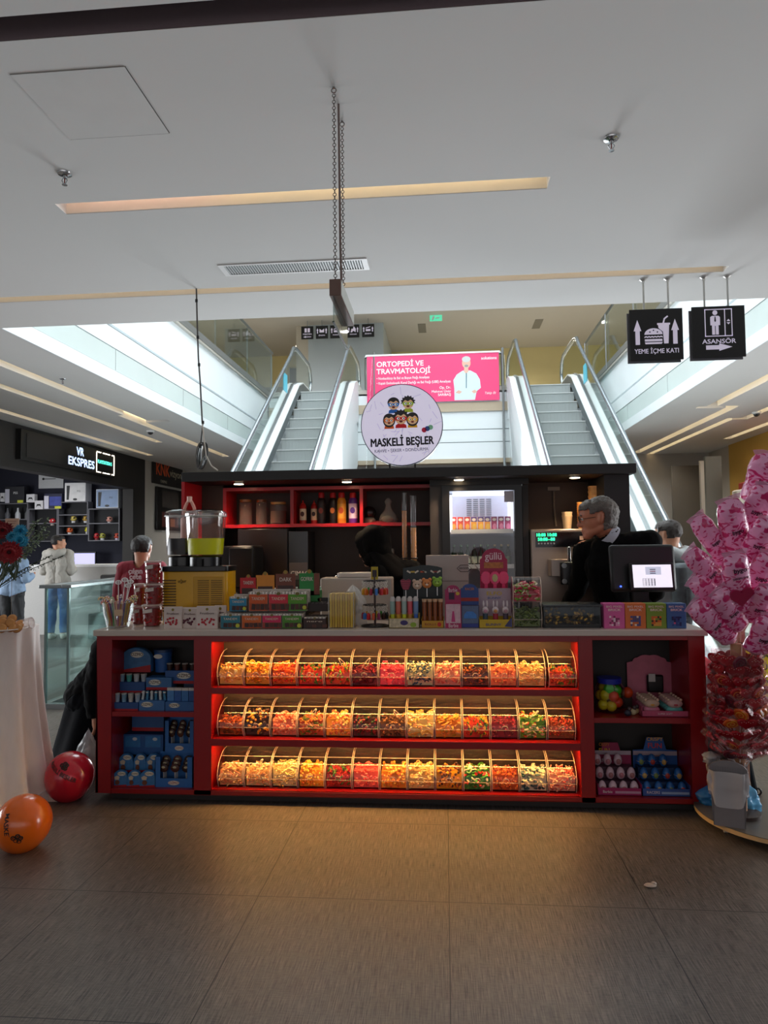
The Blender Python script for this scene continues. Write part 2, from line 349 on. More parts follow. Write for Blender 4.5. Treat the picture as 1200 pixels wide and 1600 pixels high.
for z0, z1, y, m in ((CZ-.1, 3.98, 0, 0), (3.98, 4.0, .03, 1), (4.0, 4.28, .0, 0), (4.28, 4.3, .03, 1), (4.3, 4.72, 0, 0), (4.72, 4.93, -.03, 2), (4.93, 5.2, 0, 0)): b.box(AX0, AX1, AY1+y, AY1+.3, z0, z1, m)
b.box(AX0, AX1, AY1-.02, AY1+.3, CZ-.2, CZ-.1, 2)
struct('wall_back_atrium', b, [FASC, mat('#9aa0a2', .6), mat('#b9a992', .6)], smooth=0)
struct('wall_front_atrium', MB().box(AX0-.3, AX1+.3, AY0-.25, AY0, CZ+.1, 5.2), FASC, smooth=0)
# upper storey
UP = mat('#cfcac2', .8, noise_amt=.02); UZ = 8.3
struct('floor_upper', slab(-13, 13, 2, 26, 5.16, 5.3, [(AX0, AX1, AY0-.25, AY1)], MB()), mat('#b9b4aa', .5), smooth=0)
struct('ceiling_upper', slab(-13, 13, 2, 26, UZ, UZ+.2, [(AX0-.6, AX1+.6, AY0-.3, AY1+1.0)], MB()), UP, smooth=0)
struct('wall_left', MB().box(-13.2, -13, -7, 26, 0, 8.5), mat('#c9c4bb', .8), smooth=0)
struct('wall_right', MB().box(13, 13.2, -7, 26, 0, 8.5), mat('#c9c4bb', .8), smooth=0)
YEL = mat('#e6d79e', .7, noise_amt=.03, scale=3)
b = MB()                                              # far upper wall: yellow bands with a grey band between
b.box(-1.75, 13, 24.2, 24.4, 5.3, 6.2, 0); b.box(-1.75, 13, 24.2, 24.4, 6.2, 6.75, 1); b.box(-1.75, 13, 24.2, 24.4, 6.75, UZ, 0)
b.box(-13, -5.4, 24.2, 24.4, 5.3, 6.6, 0); b.box(-13, -5.4, 24.2, 24.4, 6.6, 7.2, 1); b.box(-13, -5.4, 24.2, 24.4, 7.2, UZ, 0)
b.box(-5.4, -4.4, 24.2, 24.4, 7.9, UZ, 0)
struct('wall_back_upper', b, [YEL, mat('#a5a4a0', .6)], smooth=0)
struct('wall_corridor', MB().box(-5.6, -4.3, 25.6, 25.8, 5.3, UZ), mat('#6a6055', .8), smooth=0)
struct('trim_40', MB().box(-4.42, -4.05, 20.9, 24.2, 5.3, UZ), mat('#cfc6b6', .7), smooth=0)
struct('trim_41', MB().box(-4.05, -1.75, 20.9, 24.2, 5.3, UZ, 0), mat('#c3cdd3', .6), smooth=0)
struct('wall_back', MB().box(-13, 13, 25.8, 26, 0, 8.5), mat('#6b655e', .8), smooth=0)
# ground floor left: dark shop front with an open bay, then a light wall
SX = -7.15
DK = mat('#2a2725', .65, noise_amt=.12, scale=4, stretch=(1, 1, .2)); NAVY = mat('#12142a', .7, noise_amt=.05)
b = MB(); b.box(SX-.25, SX, 2, 16.3, 2.95, CZ); b.box(SX-.25, SX, 15.66, 16.3, 0, 2.95)
struct('wall_left_shopfront', b, DK, smooth=0)
b = MB(); b.box(SX-5.5, SX-.25, 16.1, 16.3, 0, CZ)
struct('wall_left_shop_back', b, NAVY, smooth=0)
struct('wall_left_plaster', MB().box(SX-.25, SX, 16.3, 25.8, 0, CZ), mat('#b8b1a6', .8, noise_amt=.02), smooth=0)
# ground floor right
b = MB(); b.box(3.4, 6.5, 17.3, 17.5, 0, CZ, 0)
struct('wall_right_plaster', b, mat('#a39d94', .8, noise_amt=.03), smooth=0)
struct('wall_right_lobby', MB().box(6.3, 6.5, 16, 17.5, 0, CZ), mat('#b9ad9c', .8, noise_amt=.03), smooth=0)
struct('wall_right_yellow', MB().box(6.25, 6.45, 9.5, 16, 2.75, CZ).box(6.25, 6.45, 14.6, 16, 0, 2.75), mat('#d0a24a', .75, noise_amt=.03), smooth=0)
struct('wall_right_lining', MB().box(9, 9.2, 2, 17, 0, CZ), mat('#8c8276', .8), smooth=0)
# ---------------------------------------------------------------- escalators
GL = clear((.93, .985, .965), .05, .5)
def escalator(xl, xr, label, cap):
    root = thing('escalator', label, 'escalator', ((xl+xr)/2, 0, 0))
    cx = (xl+xr)/2; hw = (xr-xl)/2; sl_ = .70
    nose = lambda y: 1.9 + sl_*(y-11.35)
    yb, yt = 11.35-1.9/sl_, 16.2
    sw = hw-.17
    stp = MB(); run = .40; k = 0; y = yb+.2
    z = 0
    while y < yt+.2:                                  # one moving band of steps: riser face, ribbed tread
        z1 = min(5.3, nose(y)); stp.box(-sw, sw, y, y+run+.02, max(-.1, z1-.5), z1, 0); stp.box(-sw, sw, y-.012, y, z1-.018, z1, 1)
        for q in range(14): xx = -sw + (q+.5)*2*sw/14; stp.box(xx-.006, xx+.006, y-.006, y, max(0, z1-.27), z1-.03, 0)
        y += run
    stp.build('step_band', [mat('#a7adac', .45, noise_amt=.08, scale=80, stretch=(6, 1, .3)), mat('#d9dcda', .4)], root, smooth=0)
    for s in (-1, 1):
        X = s*hw; inn = s*sw
        path = [(yb-1.6, .0), (yb-.1, .0), (yb+.4, nose(yb+.4)), (yt-.3, nose(yt-.3)), (yt+.15, 5.24), (yt+2.0, 5.24)]
        def band(off0, off1, x0, x1, m, b):
            lo = [(p, q+off0) for p, q in path]; hi = [(p, q+off1) for p, q in path]
            b.sprism(lo + hi[::-1], min(x0, x1), max(x0, x1), m); return b
        b = MB(); band(-.02, .20, inn, inn+s*.012, 0, b); b.build('skirt_panel', mat('#70777a', .4, .6), root, smooth=0)
        b = MB()
        band(.20, .23, inn, X-s*.03, 0, b); band(.225, .255, X-s*.035, X+s*.035, 1, b); band(.20, .23, X+s*.03, X+s*.17, 0, b)
        b.build('deck_cover', [mat('#e9edee', .35, .3, noise_amt=.03), mat('#8b9092', .3, .8)], root, smooth=0)
        b = MB(); band(-.75, .20, X+s*.15, X+s*.17, 0, b); b.build('truss_cladding', FASC, root, smooth=0)
        # handrail and glass
        rail = []
        hz = .98
        bot = [(yb-1.5, .35), (yb-1.62, .55), (yb-1.55, .85), (yb-1.3, hz+.02), (yb-.5, hz+.02), (yb-.1, hz+.03), (yb+.35, nose(yb+.35)+hz-.02)]
        top = [(yt-.45, nose(yt-.45)+hz), (yt-.15, 5.3+hz-.06), (yt+.15, 5.3+hz+.01), (yt+.6, 5.3+hz+.02), (yt+1.6, 5.3+hz+.02), (yt+1.85, 5.3+hz-.1), (yt+1.98, 5.3+.62), (yt+1.9, 5.3+.36), (yt+1.8, 5.3+.26)]
        prof = bot + top
        b = MB(); b.tube([(X, p, q) for p, q in prof], .042, 10); b.build('handrail', mat('#9aa4aa', .25, .85, noise_amt=.02), root, smooth=60)
        b = MB(); b.tube([(X, p, q-.05) for p, q in prof[2:-2]], .022, 8); b.build('rail_guide', mat('#e3e8ea', .2, .8), root, smooth=60)
        lo = [(p, q+.25) for p, q in path]
        lo[0] = (yb-1.5, .25); lo[-1] = (yt+1.85, 5.5)
        up = [(p, q-.06) for p, q in prof[2:-2]]
        b = MB(); b.sprism(lo + up[::-1], X-.005, X+.005); b.build('glass_panel', GL, root, smooth=0)
    b = MB(); b.sprism([(yb-1.6, -.02), (yb+.3, -.02), (yt+1.9, 4.2), (yt+1.9, 5.1), (yt-.2, 4.6), (yb+.2, .0)], -hw-.14, hw+.14); b.build('truss', FASC, root, smooth=0)
    st = MB(); st.prism([(-.06, -.08), (.06, -.08), (.06, .08), (-.06, .08)], 0, .002)
    b = MB(); y = yt-1.2; b.box(cap*hw-.009, cap*hw+.009, y, y+.35, nose(y)+.55, nose(y)+.95); b.build('sticker', mat('#5fc4dc', .5), root)
    return root
escalator(-3.46, -2.17, 'grey escalator with glass sides left of the round sign', -1)
escalator(1.68, 3.04, 'grey escalator with glass sides right of the round sign', 1)
# clear guard between each escalator and the balcony
for x, lab in ((-1.62, 'clear guard sheet beside the left escalator behind the round sign'), (1.42, 'clear guard sheet beside the right escalator, right of the pink banner')):
    t = thing('guard_panel', lab, 'panel', (x, 15.9, 3.0))
    MB().sprism([(-1.3, .1), (.65, .1), (.65, 1.9), (.45, 2.9), (.2, 2.9)], -.006, .006).build('acrylic_sheet', clear((.97, .99, .99), .06, .4), t, smooth=0)
    MB().tube([(0, .66, .15), (0, .66, 3.2)], .03, 8).build('steel_post', STEEL, t)
# glass balustrades of the upper floor
def balustrade(x0, y0, x1, y1, label, n=4, h=1.02):
    d = V((x1-x0, y1-y0, 0)); ln = d.length; t = thing('glass_balustrade', label, 'balustrade', (x0, y0, 5.3), math.atan2(d.y, d.x))
    for k in range(n):
        MB().box(ln*k/n+.01, ln*(k+1)/n-.01, -.006, .006, -.08, h).build('glass_pane', clear((.90, .97, .94), .06, .5), t)
    MB().tube([(0, 0, h+.06), (ln, 0, h+.06)], .03, 8).build('handrail', mat('#7e8484', .3, .8), t)
    for k in range(n+1): MB().cyl((ln*k/n, .03, -.1), (ln*k/n, .03, h+.04), .016, 8).build('post', STEEL, t)
    MB().box(0, ln, -.03, .03, -.1, .02).build('base_channel', mat('#8b8f8e', .4, .6), t)
    return t
balustrade(AX0-.02, AY0, AX0-.02, AY1+.4, 'long glass balustrade above the left white fascia of the void', 5)
balustrade(AX1+.02, AY0, AX1+.02, AY1+.4, 'long glass balustrade above the right white fascia of the void', 5)
balustrade(-1.85, AY1+.05, 1.4, AY1+.05, 'short glass balustrade carrying the pink banner between the escalators', 3, .74)
# pink banner
t = thing('banner', 'pink hospital advertising banner with white lettering and a man in a white coat', 'banner', (-.22, 16.55, 4.96))
MB().box(-1.57, 1.55, -.012, .0, 0, 1.13).build('sheet', mat('#f2497f', .6, noise_amt=.05, scale=1.2), t)
MB().box(-1.6, 1.58, -.02, .0, 1.13, 1.17).build('top_bar', WHITE, t)
TW = mat('#fff6f8', .6, noise_amt=0)
text('ORTOPEDİ VE\nTRAVMATOLOJİ', .175, (-1.34, -.014, .84), TW, t, align='LEFT', bold=.02)
text('• Nonbackloty ile Bel ve Boyun Fıtığı Ameliyatı', .085, (-1.34, -.014, .59), TW, t, align='LEFT', bold=.008, width=1.25)
text('• Kapalı Endoskopik Kanal Darlığı ve Bel Fıtığı (UBE) Ameliyatı', .085, (-1.34, -.014, .475), TW, t, align='LEFT', bold=.008, width=1.75)
text('Op. Dr.', .085, (.42, -.014, .33), TW, t, align='RIGHT', bold=.01); text('Mehmet Ünür', .08, (.42, -.014, .24), TW, t, align='RIGHT', bold=.01); text('SARIBAŞ', .08, (.42, -.014, .16), TW, t, align='RIGHT', bold=.015)
text('solutions', .1, (1.32, -.014, 1.0), TW, t, bold=.015); text('Takip Et', .08, (1.33, -.014, .17), TW, t, shear=.3)
b = MB()                                              # the printed figure
coat = [(.5, .02), (.5, .3), (.48, .5), (.56, .63), (.7, .72), (.88, .72), (1.02, .64), (1.1, .5), (1.12, .3), (1.02, .22), (.98, .02)]
b.fprism(coat, -.0145, -.012, 0); b.fprism(circle_pts(.79, .9, .1, .13), -.0145, -.012, 1); b.fprism(circle_pts(.79, .99, .1, .07), -.015, -.012, 2)
b.fprism([(.73, .7), (.78, .64), (.84, .7), (.83, .8), (.74, .8)], -.0155, -.012, 1); b.fprism([(.775, .66), (.80, .66), (.79, .3), (.77, .3)], -.016, -.012, 3); b.fprism(circle_pts(.79, .83, .045, .03), -.0155, -.012, 4)
b.fprism([(.52, .2), (.6, .26), (.68, .22), (.62, .17)], -.0155, -.012, 1); b.fprism([(.9, .22), (.98, .26), (1.04, .2), (.96, .17)], -.0155, -.012, 1)
b.build('printed_figure', [mat('#d9edf4', .6), mat('#e7b9a4', .6), mat('#cfd2d0', .6), mat('#5b7d8a', .6), mat('#9b9a98', .6)], t, smooth=0)
# ---------------------------------------------------------------- candy kiosk counter
Y0 = 4.35; CT = 1.077
RED = mat('#8f0811', .32, noise_amt=.03, scale=6, coat=.2); PANEL = mat('#3a2f28', .55, noise_amt=.05, scale=3, stretch=(1, 1, 6)); PLINTH = mat('#2d2726', .6); CARC = mat('#231d1b', .6)
ACR = clear((.985, .98, .975), .03, .35, .04); ACE = frosted('#ffe9d6', .42, .12)
K0, K1 = -2.222, 1.525
counter = thing('candy_counter', 'long red candy counter with warm lit shelves of clear bins', 'counter', (0, 0, 0))
D1 = 4.86
b = MB(); b.box(K0, K1, D1-.02, D1, .055, 1.04); b.box(K0, K0+.02, Y0+.3, D1, .055, 1.04); b.box(K1-.02, K1, Y0+.3, D1, .055, 1.04)
b.build('carcass', CARC, counter, smooth=0)
MB().box(K0-.015, K1+.015, Y0-.02, D1+.03, 1.04, CT).build('worktop', mat('#cdbfb4', .3, noise_amt=.03), counter, bevel=.004)
MB().box(K0+.07, K1-.07, Y0+.07, D1-.05, 0, .055).build('plinth', PLINTH, counter, smooth=0)
b = MB()                                              # front frame: posts and rails
for x0, x1 in ((K0, -2.12), (-1.585, -1.473), (.79, .872), (1.43, K1)): b.box(x0, x1, Y0, Y0+.018, .055, 1.04)
b.box(-2.12, -1.585, Y0, Y0+.018, 1.013, 1.04); b.box(-1.473, .79, Y0, Y0+.018, 1.002, 1.04); b.box(.872, 1.43, Y0, Y0+.018, 1.013, 1.04)
b.box(-2.12, 1.43, Y0, Y0+.018, .055, .084)
b.box(K0, K0+.018, Y0, Y0+.3, .055, 1.04); b.box(K1-.018, K1, Y0, Y0+.3, .055, 1.04)
b.build('front_frame', RED, counter, bevel=.0015)
for x0, x1, d_ in ((-2.138, -2.12, .36), (-1.585, -1.567, .36), (.854, .872, .36), (1.43, 1.448, .36), (-1.491, -1.473, .26), (.79, .808, .26)):
    MB().box(x0, x1, Y0+.018, Y0+d_, .084, 1.04).build('partition_panel', RED, counter, smooth=0)
b = MB(); b.box(-1.49, .81, Y0+.26, Y0+.27, .07, 1.04); b.build('back_panel', PANEL, counter, smooth=0)
for x0, x1 in ((-2.13, -1.57), (.86, 1.44)): MB().box(x0, x1, Y0+.36, Y0+.37, .07, 1.04).build('back_panel', mat('#2c2624', .6), counter, smooth=0)
SH = [(.655, .69), (.332, .371), (.055, .084)]        # candy shelf boards: underside, top
SH = [(.679, .717), (.357, .400), (.055, .084)]
for z0, z1 in SH: MB().box(-1.473, .79, Y0+.001, Y0+.02, z0, z1).box(-1.473, .79, Y0+.02, Y0+.26, max(z0+.016, z1-.02), z1).build('shelf', RED, counter, bevel=.001)
for x0, x1, z0, z1 in ((-2.12, -1.585, .532, .562), (.872, 1.43, .522, .552)):
    MB().box(x0, x1, Y0+.002, Y0+.36, z0, z1).build('shelf', RED, counter, bevel=.001)
    MB().box(x0, x1, Y0+.018, Y0+.36, .06, .084).build('shelf', RED, counter, smooth=0)
for z in (1.0, .679, .357):                           # warm LED profile behind the front edge of every board
    MB().box(-1.46, .78, Y0+.0205, Y0+.032, z+.006, z+.014).build('led_strip', mat('#ffb85a', .5, emit=18, noise_amt=0), counter, smooth=0)
    area('shelf_led', (-.34, Y0+.036, z+.003), (2.2, .010), 6.9, (1, .56, .17), (R(12), 0, 0))

# acrylic bins
BW = .166
PROF = [(.030, 0), (.0, .062)] + [(.19-.19*cos(R(a))*1.0, .062+.143*sin(R(a))) for a in range(0, 91, 9)][1:] + [(.205, .205), (.205, 0)]
def make_bin(w_, label, prof=PROF, lid_at=(1, 8), handle=True):
    t = thing('candy_bin', label, 'bin'); h = w_/2 - .002; e = .003
    for s in (-1, 1):
        q_ = MB().sprism(prof, s*h-e/2, s*h+e/2).build('side_panel', ACR, t, smooth=0)
        MB().tube([(s*h, p, q) for p, q in prof[:-1]], .0026, 5).build('polished_edge', ACE, q_)
    def strip(pts, nm):
        b = MB(); k = len(pts)
        vs = [(x, p, q) for x in (-h+.002, h-.002) for p, q in pts]
        b.add(vs, [(i, i+1, k+i+1, k+i) for i in range(k-1)]); return b.build(nm, ACR, t, smooth=30)
    strip(prof[0:2], 'front_panel'); lid = strip(prof[1:lid_at[1]], 'lid'); strip(prof[lid_at[1]-1:-1], 'top_panel')
    strip([prof[-1], prof[-2]], 'back_panel'); strip([prof[0], prof[-1]], 'base')
    for i in (1, lid_at[1]-1): MB().tube([(-h, prof[i][0]-.001, prof[i][1]), (h, prof[i][0]-.001, prof[i][1])], .0018, 5).build('lid_edge', ACE, lid)
    if handle:
        p, q = prof[2]
        b = MB(); b.tube([(-.017, p-.002, q-.012), (-.015, p-.016, q+.0), (-.008, p-.022, q+.007), (.008, p-.022, q+.007), (.015, p-.016, q), (.017, p-.002, q-.012)], .0028, 6)
        b.build('handle', ACE, lid)
    return t
CAN = {}
def pal(*cs): return [mat(c, .32, noise_amt=.08, sss=0, spec=.45, coat=.15) for c in cs]
def candy_pile(kind, mats, label, fill, w_=BW, seed=0, n=105, prof_front=.03, depth=.2):
    rnd = random.Random(seed); b = MB(); h = w_/2-.006; nm = len(mats)
    top = lambda x, y: fill*(1.0 + .10*sin(9*x*10+seed) - .25*max(0, y-.12)/.08)
    fr = lambda z: .033 - .030*min(1, z/.062) if z < .062 else .003 + max(0, (z-.062))**2*5.0
    # solid heart of the pile, hidden under the loose pieces
    def sf(u, v):
        x = -h + 2*h*u; y = .045+.15*v; return (x, y, max(.02, top(x, y)-.018))
    g = MB(); nu = 6
    b.box(-h, h, .045, .195, .004, fill*.80, 0)
    for i in range(n):
        r_ = rnd.random(); m = rnd.randrange(nm)
        x = rnd.uniform(-h+.008, h-.008)
        if i < n*.5: y = rnd.uniform(.03, .19); z = max(.012, top(x, y)-rnd.uniform(0, .014))
        else: z = rnd.uniform(.010, fill*.97); y = fr(z)+.012+rnd.uniform(0, .012)
        T = Matrix.Rotation(rnd.uniform(0, 6.28), 3, 'Z') @ Matrix.Rotation(rnd.uniform(-.9, .9), 3, 'X') @ Matrix.Rotation(rnd.uniform(-.7, .7), 3, 'Y')
        c = V((x, y, z))
        if kind == 'ring': b.torus(c, .0092, .0038, 10, 5, m, T)
        elif kind == 'ball': b.ball(c, rnd.uniform(.0075, .0105), 8, m)
        elif kind == 'bear':
            b.ball(c, (.0058, .0048, .0082), 8, m, T); b.ball(c + T @ V((0, 0, .0102)), .0048, 7, m)
            for s in (-1, 1): b.ball(c + T @ V((s*.0052, -.002, -.005)), .0031, 5, m); b.ball(c + T @ V((s*.0055, -.002, .003)), .0028, 5, m)
        elif kind == 'worm':
            pts = [c + T @ V((t*.042-.021, .006*sin(t*9+i), .004*cos(t*7))) for t in (0, .17, .33, .5, .67, .83, 1)]
            b.tube(pts, [.003, .0045, .0048, .0048, .0048, .0045, .003], 6, m)
        elif kind == 'stick':
            d = T @ V((.021, 0, 0)); b.cyl(c-d, c+d, .0042, 7, m)
        elif kind == 'slice':
            pts = circle_pts(0, 0, .0145, .0145, 9, 0, 180); T4 = Matrix.Translation(c) @ T.to_4x4(); b.prism(pts, -.0035, .0035, m, T4); 
        elif kind == 'hook':
            pts = [c + T @ V((.011*cos(a), .011*sin(a), .003*a)) for a in (0, .7, 1.4, 2.1, 2.8, 3.5)]
            b.tube(pts, .0046, 6, m)
        elif kind == 'bean': b.ball(c, (.0095, .0058, .0055), 8, m, T)
        elif kind == 'disc': b.lathe([(.0, -.003), (.0095, -.003), (.011, 0), (.0095, .003), (0, .003)], c, 10, m, T)
        elif kind == 'roll': b.lathe([(.003, -.005), (.011, -.005), (.012, 0), (.011, .005), (.003, .005), (.003, -.005)], c, 10, m, T)
        else: b.box(c.x-.008, c.x+.008, c.y-.006, c.y+.006, c.z-.006, c.z+.006, m, T)
    o = b.build('candy_pile', mats, None, smooth=50); tag(o, label, 'candy', None, 'stuff'); return o
rows = [
 [('bean', '#e8b45a #d98c3a #efd9a8', .12, 'brown and cream candy beans'), ('ring', '#f5a318 #f7c34a #f28a1a', .13, 'orange gummy rings'), ('ring', '#f26a1a #f7a130 #e23a1c', .13, 'red and orange gummy rings'), ('bear', '#d8301e #e86a20 #4f8a28', .11, 'red and green gummy pieces'), ('bear', '#e0461c #5f9a2a #e8b024 #b52222', .115, 'mixed gummy bears'), ('stick', '#7c1622 #8c2030 #6a0f1c', .11, 'dark red candy strips'), ('bean', '#f0506a #ff7f8e #e8354f', .13, 'bright pink candy beans'), ('hook', '#e8dcae #3a5a74 #d8cfa0 #20405c', .125, 'blue and cream gummy hooks'), ('hook', '#f2a48c #f7d8a8 #e86a5a', .125, 'pink and cream gummy hooks'), ('bean', '#5a2418 #8c3a1c #c86a22 #3a1612', .11, 'dark cola gummies'), ('bear', '#f08a5a #f7b070 #e86a4a', .12, 'peach coloured gummies'), ('ring', '#f7c070 #f9d890 #f0a860', .13, 'pale peach gummy rings'), ('bear', '#d84a1c #c8301c #6f8a22 #e07a1c', .11, 'red and orange gummy shapes')],
 [('slice', '#b8541c #d86a20 #8c3a18', .10, 'amber gummy pieces'), ('ball', '#3a1c12 #e0a02c #5a2a16 #c8741c #24100c', .15, 'black and gold candy balls'), ('ball', '#f08a6a #f7a884 #e8603c', .13, 'salmon coloured candy balls'), ('worm', '#d85a2c #6f8a2c #f0a04a', .12, 'orange and green gummy worms'), ('ball', '#f7a83c #e87a4a #f7c878', .135, 'peach and yellow candy balls'), ('ball', '#5a1414 #8c1c1c #2c4a1c', .11, 'dark red berry gummies'), ('ball', '#7a4a24 #a8703c #5a3018', .12, 'brown chocolate drops'), ('stick', '#f0d890 #e8b84a #f7ecc0 #e89a6a', .14, 'cream and yellow candy sticks'), ('slice', '#f0982c #f7b04a #c8a834', .12, 'orange fruit slices'), ('bear', '#c8301c #e8b02c #3a7a24', .11, 'mixed red and yellow gummies'), ('bean', '#8c1c2c #b8304a #6a1020', .12, 'cherry red gummies'), ('slice', '#6aa02c #d85a2c #f0e0a0 #3a7a1c', .135, 'green fruit slices'), ('bear', '#a84a1c #c86a24 #d8482c', .11, 'caramel coloured gummies')],
 [('stick', '#e8b478 #f7d8a0 #d8946a', .12, 'beige candy sticks, left end'), ('stick', '#f0c080 #e8a060 #f7dca8', .12, 'beige and tan candy sticks'), ('stick', '#f7e0a0 #e8c878 #d8b060', .135, 'pale yellow candy sticks'), ('ball', '#f7a82c #f0c04a #f08a2c', .13, 'yellow orange candy balls'), ('bear', '#c82c20 #a81c1c #4a7a24', .11, 'red gummies with some green'), ('bean', '#f0605a #f7847a #e84040', .13, 'coral red candy beans'), ('ball', '#f7a030 #f7c050 #f07a2c', .13, 'orange candy balls'), ('ring', '#f7c878 #f9e0a0 #f0b060', .135, 'pale yellow gummy rings'), ('ball', '#e8a01c #7a3a18 #c87a1c #4a2412', .125, 'gold and brown candy nuggets'), ('slice', '#3a8a2c #e8d8b0 #c82c20 #5aa83c', .13, 'green and white gummy pieces'), ('bear', '#c85a24 #e07a2c #a8401c', .12, 'orange brown gummies'), ('roll', '#e8e0c0 #4a6a6a #d8d0b0 #345454', .13, 'grey and cream candy wheels'), ('stick', '#f0a890 #f7d8b8 #d85a4a', .12, 'pink and white striped sticks')]]
ORD = ['first', 'second', 'third', 'fourth', 'fifth', 'sixth', 'seventh', 'eighth', 'ninth', 'tenth', 'eleventh', 'twelfth', 'last']
RN = ['top', 'middle', 'bottom']
BX0, PITCH = -1.368, .1715
first = None
for r_, row in enumerate(rows):
    for c_, (kind, cols, fill, desc) in enumerate(row):
        x = BX0 + PITCH*c_ + (.012 if (r_ == 0 and c_ == 12) else 0); z = SH[r_][1]; y = Y0+.043
        lab = 'bin of %s, %s from left, %s shelf' % (desc.split(',')[0], ORD[c_] if c_ < 12 else 'thirteenth', RN[r_])
        if first is None: first = make_bin(BW, lab); bn = first; bn.location = (x, y, z); bn['group'] = 'clear candy bins on the lit shelves'
        else: bn = dup(first, (x, y, z), 0, lab, 'clear candy bins on the lit shelves')
        p = candy_pile(kind, pal(*cols.split()), 'heap of %s in a bin, %s shelf' % (desc.split(',')[0], RN[r_]), fill, seed=r_*20+c_)
        p.location = (x, y, z+.002); p['group'] = 'candy heaps in the bins'
# tongs left in some bins
tg = thing('candy_tongs', 'clear tongs', 'tongs')
for s in (-1, 1): MB().tube([(s*.004, 0, .02), (s*.011, .004, -.03), (s*.007, .006, -.07), (s*.004, .006, -.085)], [.003, .0034, .0034, .005], 6).build('arm', ACE, tg)
MB().ball((0, 0, .021), .007, 8).build('hinge', ACE, tg)
TL = [(0, 5, 'dark red strips'), (1, 1, 'black and gold balls'), (1, 3, 'orange and green worms'), (1, 6, 'brown chocolate drops'), (2, 1, 'tan candy sticks'), (0, 4, 'mixed gummy bears'), (1, 11, 'green fruit slices')]
for i, (r_, c_, d_) in enumerate(TL):
    o = tg if i == 0 else dup(tg, (0, 0, 0))
    o.location = (BX0+PITCH*c_ + .02, Y0+.075, SH[r_][1]+.155); o.rotation_euler = (R(25), R(-35 if i % 2 else 30), R(10))
    o['label'] = 'clear plastic tongs stuck in the bin of %s' % d_; o['group'] = 'tongs in the candy bins'
# ---------------------------------------------------------------- back unit of the kiosk
struct('floor_kiosk', MB().box(-2.0, 1.4, 4.9, 6.4, 0, .07), mat('#3a3431', .6), smooth=0)
CANO = mat('#1d1a19', .5, noise_amt=.05); BRN = mat('#3d2b22', .55, noise_amt=.06, scale=3, stretch=(8, 1, 1)); REDB = mat('#b3121c', .35, noise_amt=.03)
unit = thing('back_bar_unit', 'dark canopied back bar unit with red open shelves under the round sign', 'cabinet', (0, 0, 0))
b = MB().box(-2.07, 1.44, 5.4, 6.4, 2.115, 2.19); cp = b.build('canopy', CANO, unit, bevel=.003)
MB().box(-2.07, -2.045, 5.4, 6.4, .07, 2.115).build('side_panel', REDB, unit, smooth=0)
MB().box(1.222, 1.41, 5.5, 6.4, .07, 2.115).build('side_panel', CANO, unit, smooth=0)
MB().box(-2.045, -1.862, 5.8, 5.83, .07, 2.115).build('front_panel', BRN, unit, smooth=0)
MB().box(-2.045, -.115, 6.1, 6.13, .07, 2.115).build('back_panel', BRN, unit, smooth=0)
MB().box(.62, 1.222, 6.1, 6.13, .07, 2.115).build('back_panel', mat('#4a3527', .55, noise_amt=.05), unit, smooth=0)
MB().box(-.115, -.0185, 5.7, 6.13, .07, 2.115).build('column_panel', mat('#4b4542', .55), unit, smooth=0)
MB().box(.625, .672, 5.72, 6.1, .07, 2.115).build('column_panel', mat('#2e2624', .55), unit, smooth=0)
sx0, sx1 = -1.862, -.115
MB().box(sx0, sx1, 5.8, 6.1, 1.755, 1.783).build('shelf', REDB, unit, smooth=0)
MB().box(sx0, sx1, 5.8, 6.1, 2.066, 2.094).build('top_rail', REDB, unit, smooth=0)
for x in (sx0, -1.285, -.7): MB().box(x, x+.028, 5.8, 6.1, 1.783, 2.066).build('divider', REDB, unit, smooth=0)
MB().box(-1.95, -.13, 5.55, 6.1, .98, 1.02).build('bar_top', mat('#57504b', .4), unit, smooth=0)
MB().box(-1.95, -.13, 5.6, 6.1, .07, .98).build('bar_base', BRN, unit, smooth=0)
for i, (px, py) in enumerate(((373, 752), (542, 749), (717, 746), (898, 741))):
    p = at(px, py, 5.6); w_ = ['left end', 'second from left', 'third from left', 'right end'][i]
    t = thing('downlight', 'round warm downlight in the dark canopy, %s' % w_, 'light', (p.x, 5.6, 2.115), 0, 'canopy downlights')
    MB().lathe([(.052, 0), (.052, -.006), (.040, -.009), (.040, -.004)], n=24).build('bezel', CHROME, t); MB().lathe([(0, -.006), (.040, -.006), (.036, -.012), (0, -.013)], n=24).build('lens', mat('#ffe2b4', .4, emit=14, noise_amt=0), t)
    spot('canopy_spot', (p.x, 5.6, 2.095), 17, (1, .72, .45), 130, .7)
# bottles and jars on the red shelf
SZ = 1.783
def jar(px0, px1, pyt, label, lidcol, ribs=False, body='#c9b6a4'):
    a = at(px0, 818, 5.93); c = at(px1, 818, 5.93); r = abs(c.x-a.x)/2; zt = at(px0, pyt, 5.93).z; h = zt-SZ
    t = thing('storage_jar', label, 'jar', ((a.x+c.x)/2, 5.93, SZ), 0, 'jars on the red shelf')
    MB().lathe([(0, .002), (r*.96, .002), (r, .01), (r, h*.86), (r*.86, h*.92)], n=24).build('glass_body', frosted('#a98f86', .25, .1), t)
    MB().lathe([(r*.9, h*.9), (r*.92, h), (0, h)], n=24).build('lid', mat(lidcol, .4, noise_amt=.08), t)
    if ribs: MB().lathe([(0, .012), (r*.9, .012), (r*.9, h*.6), (0, h*.62)], n=24).build('contents', mat('#6a4a3c', .7, noise_amt=.4, scale=90), t)
    return t
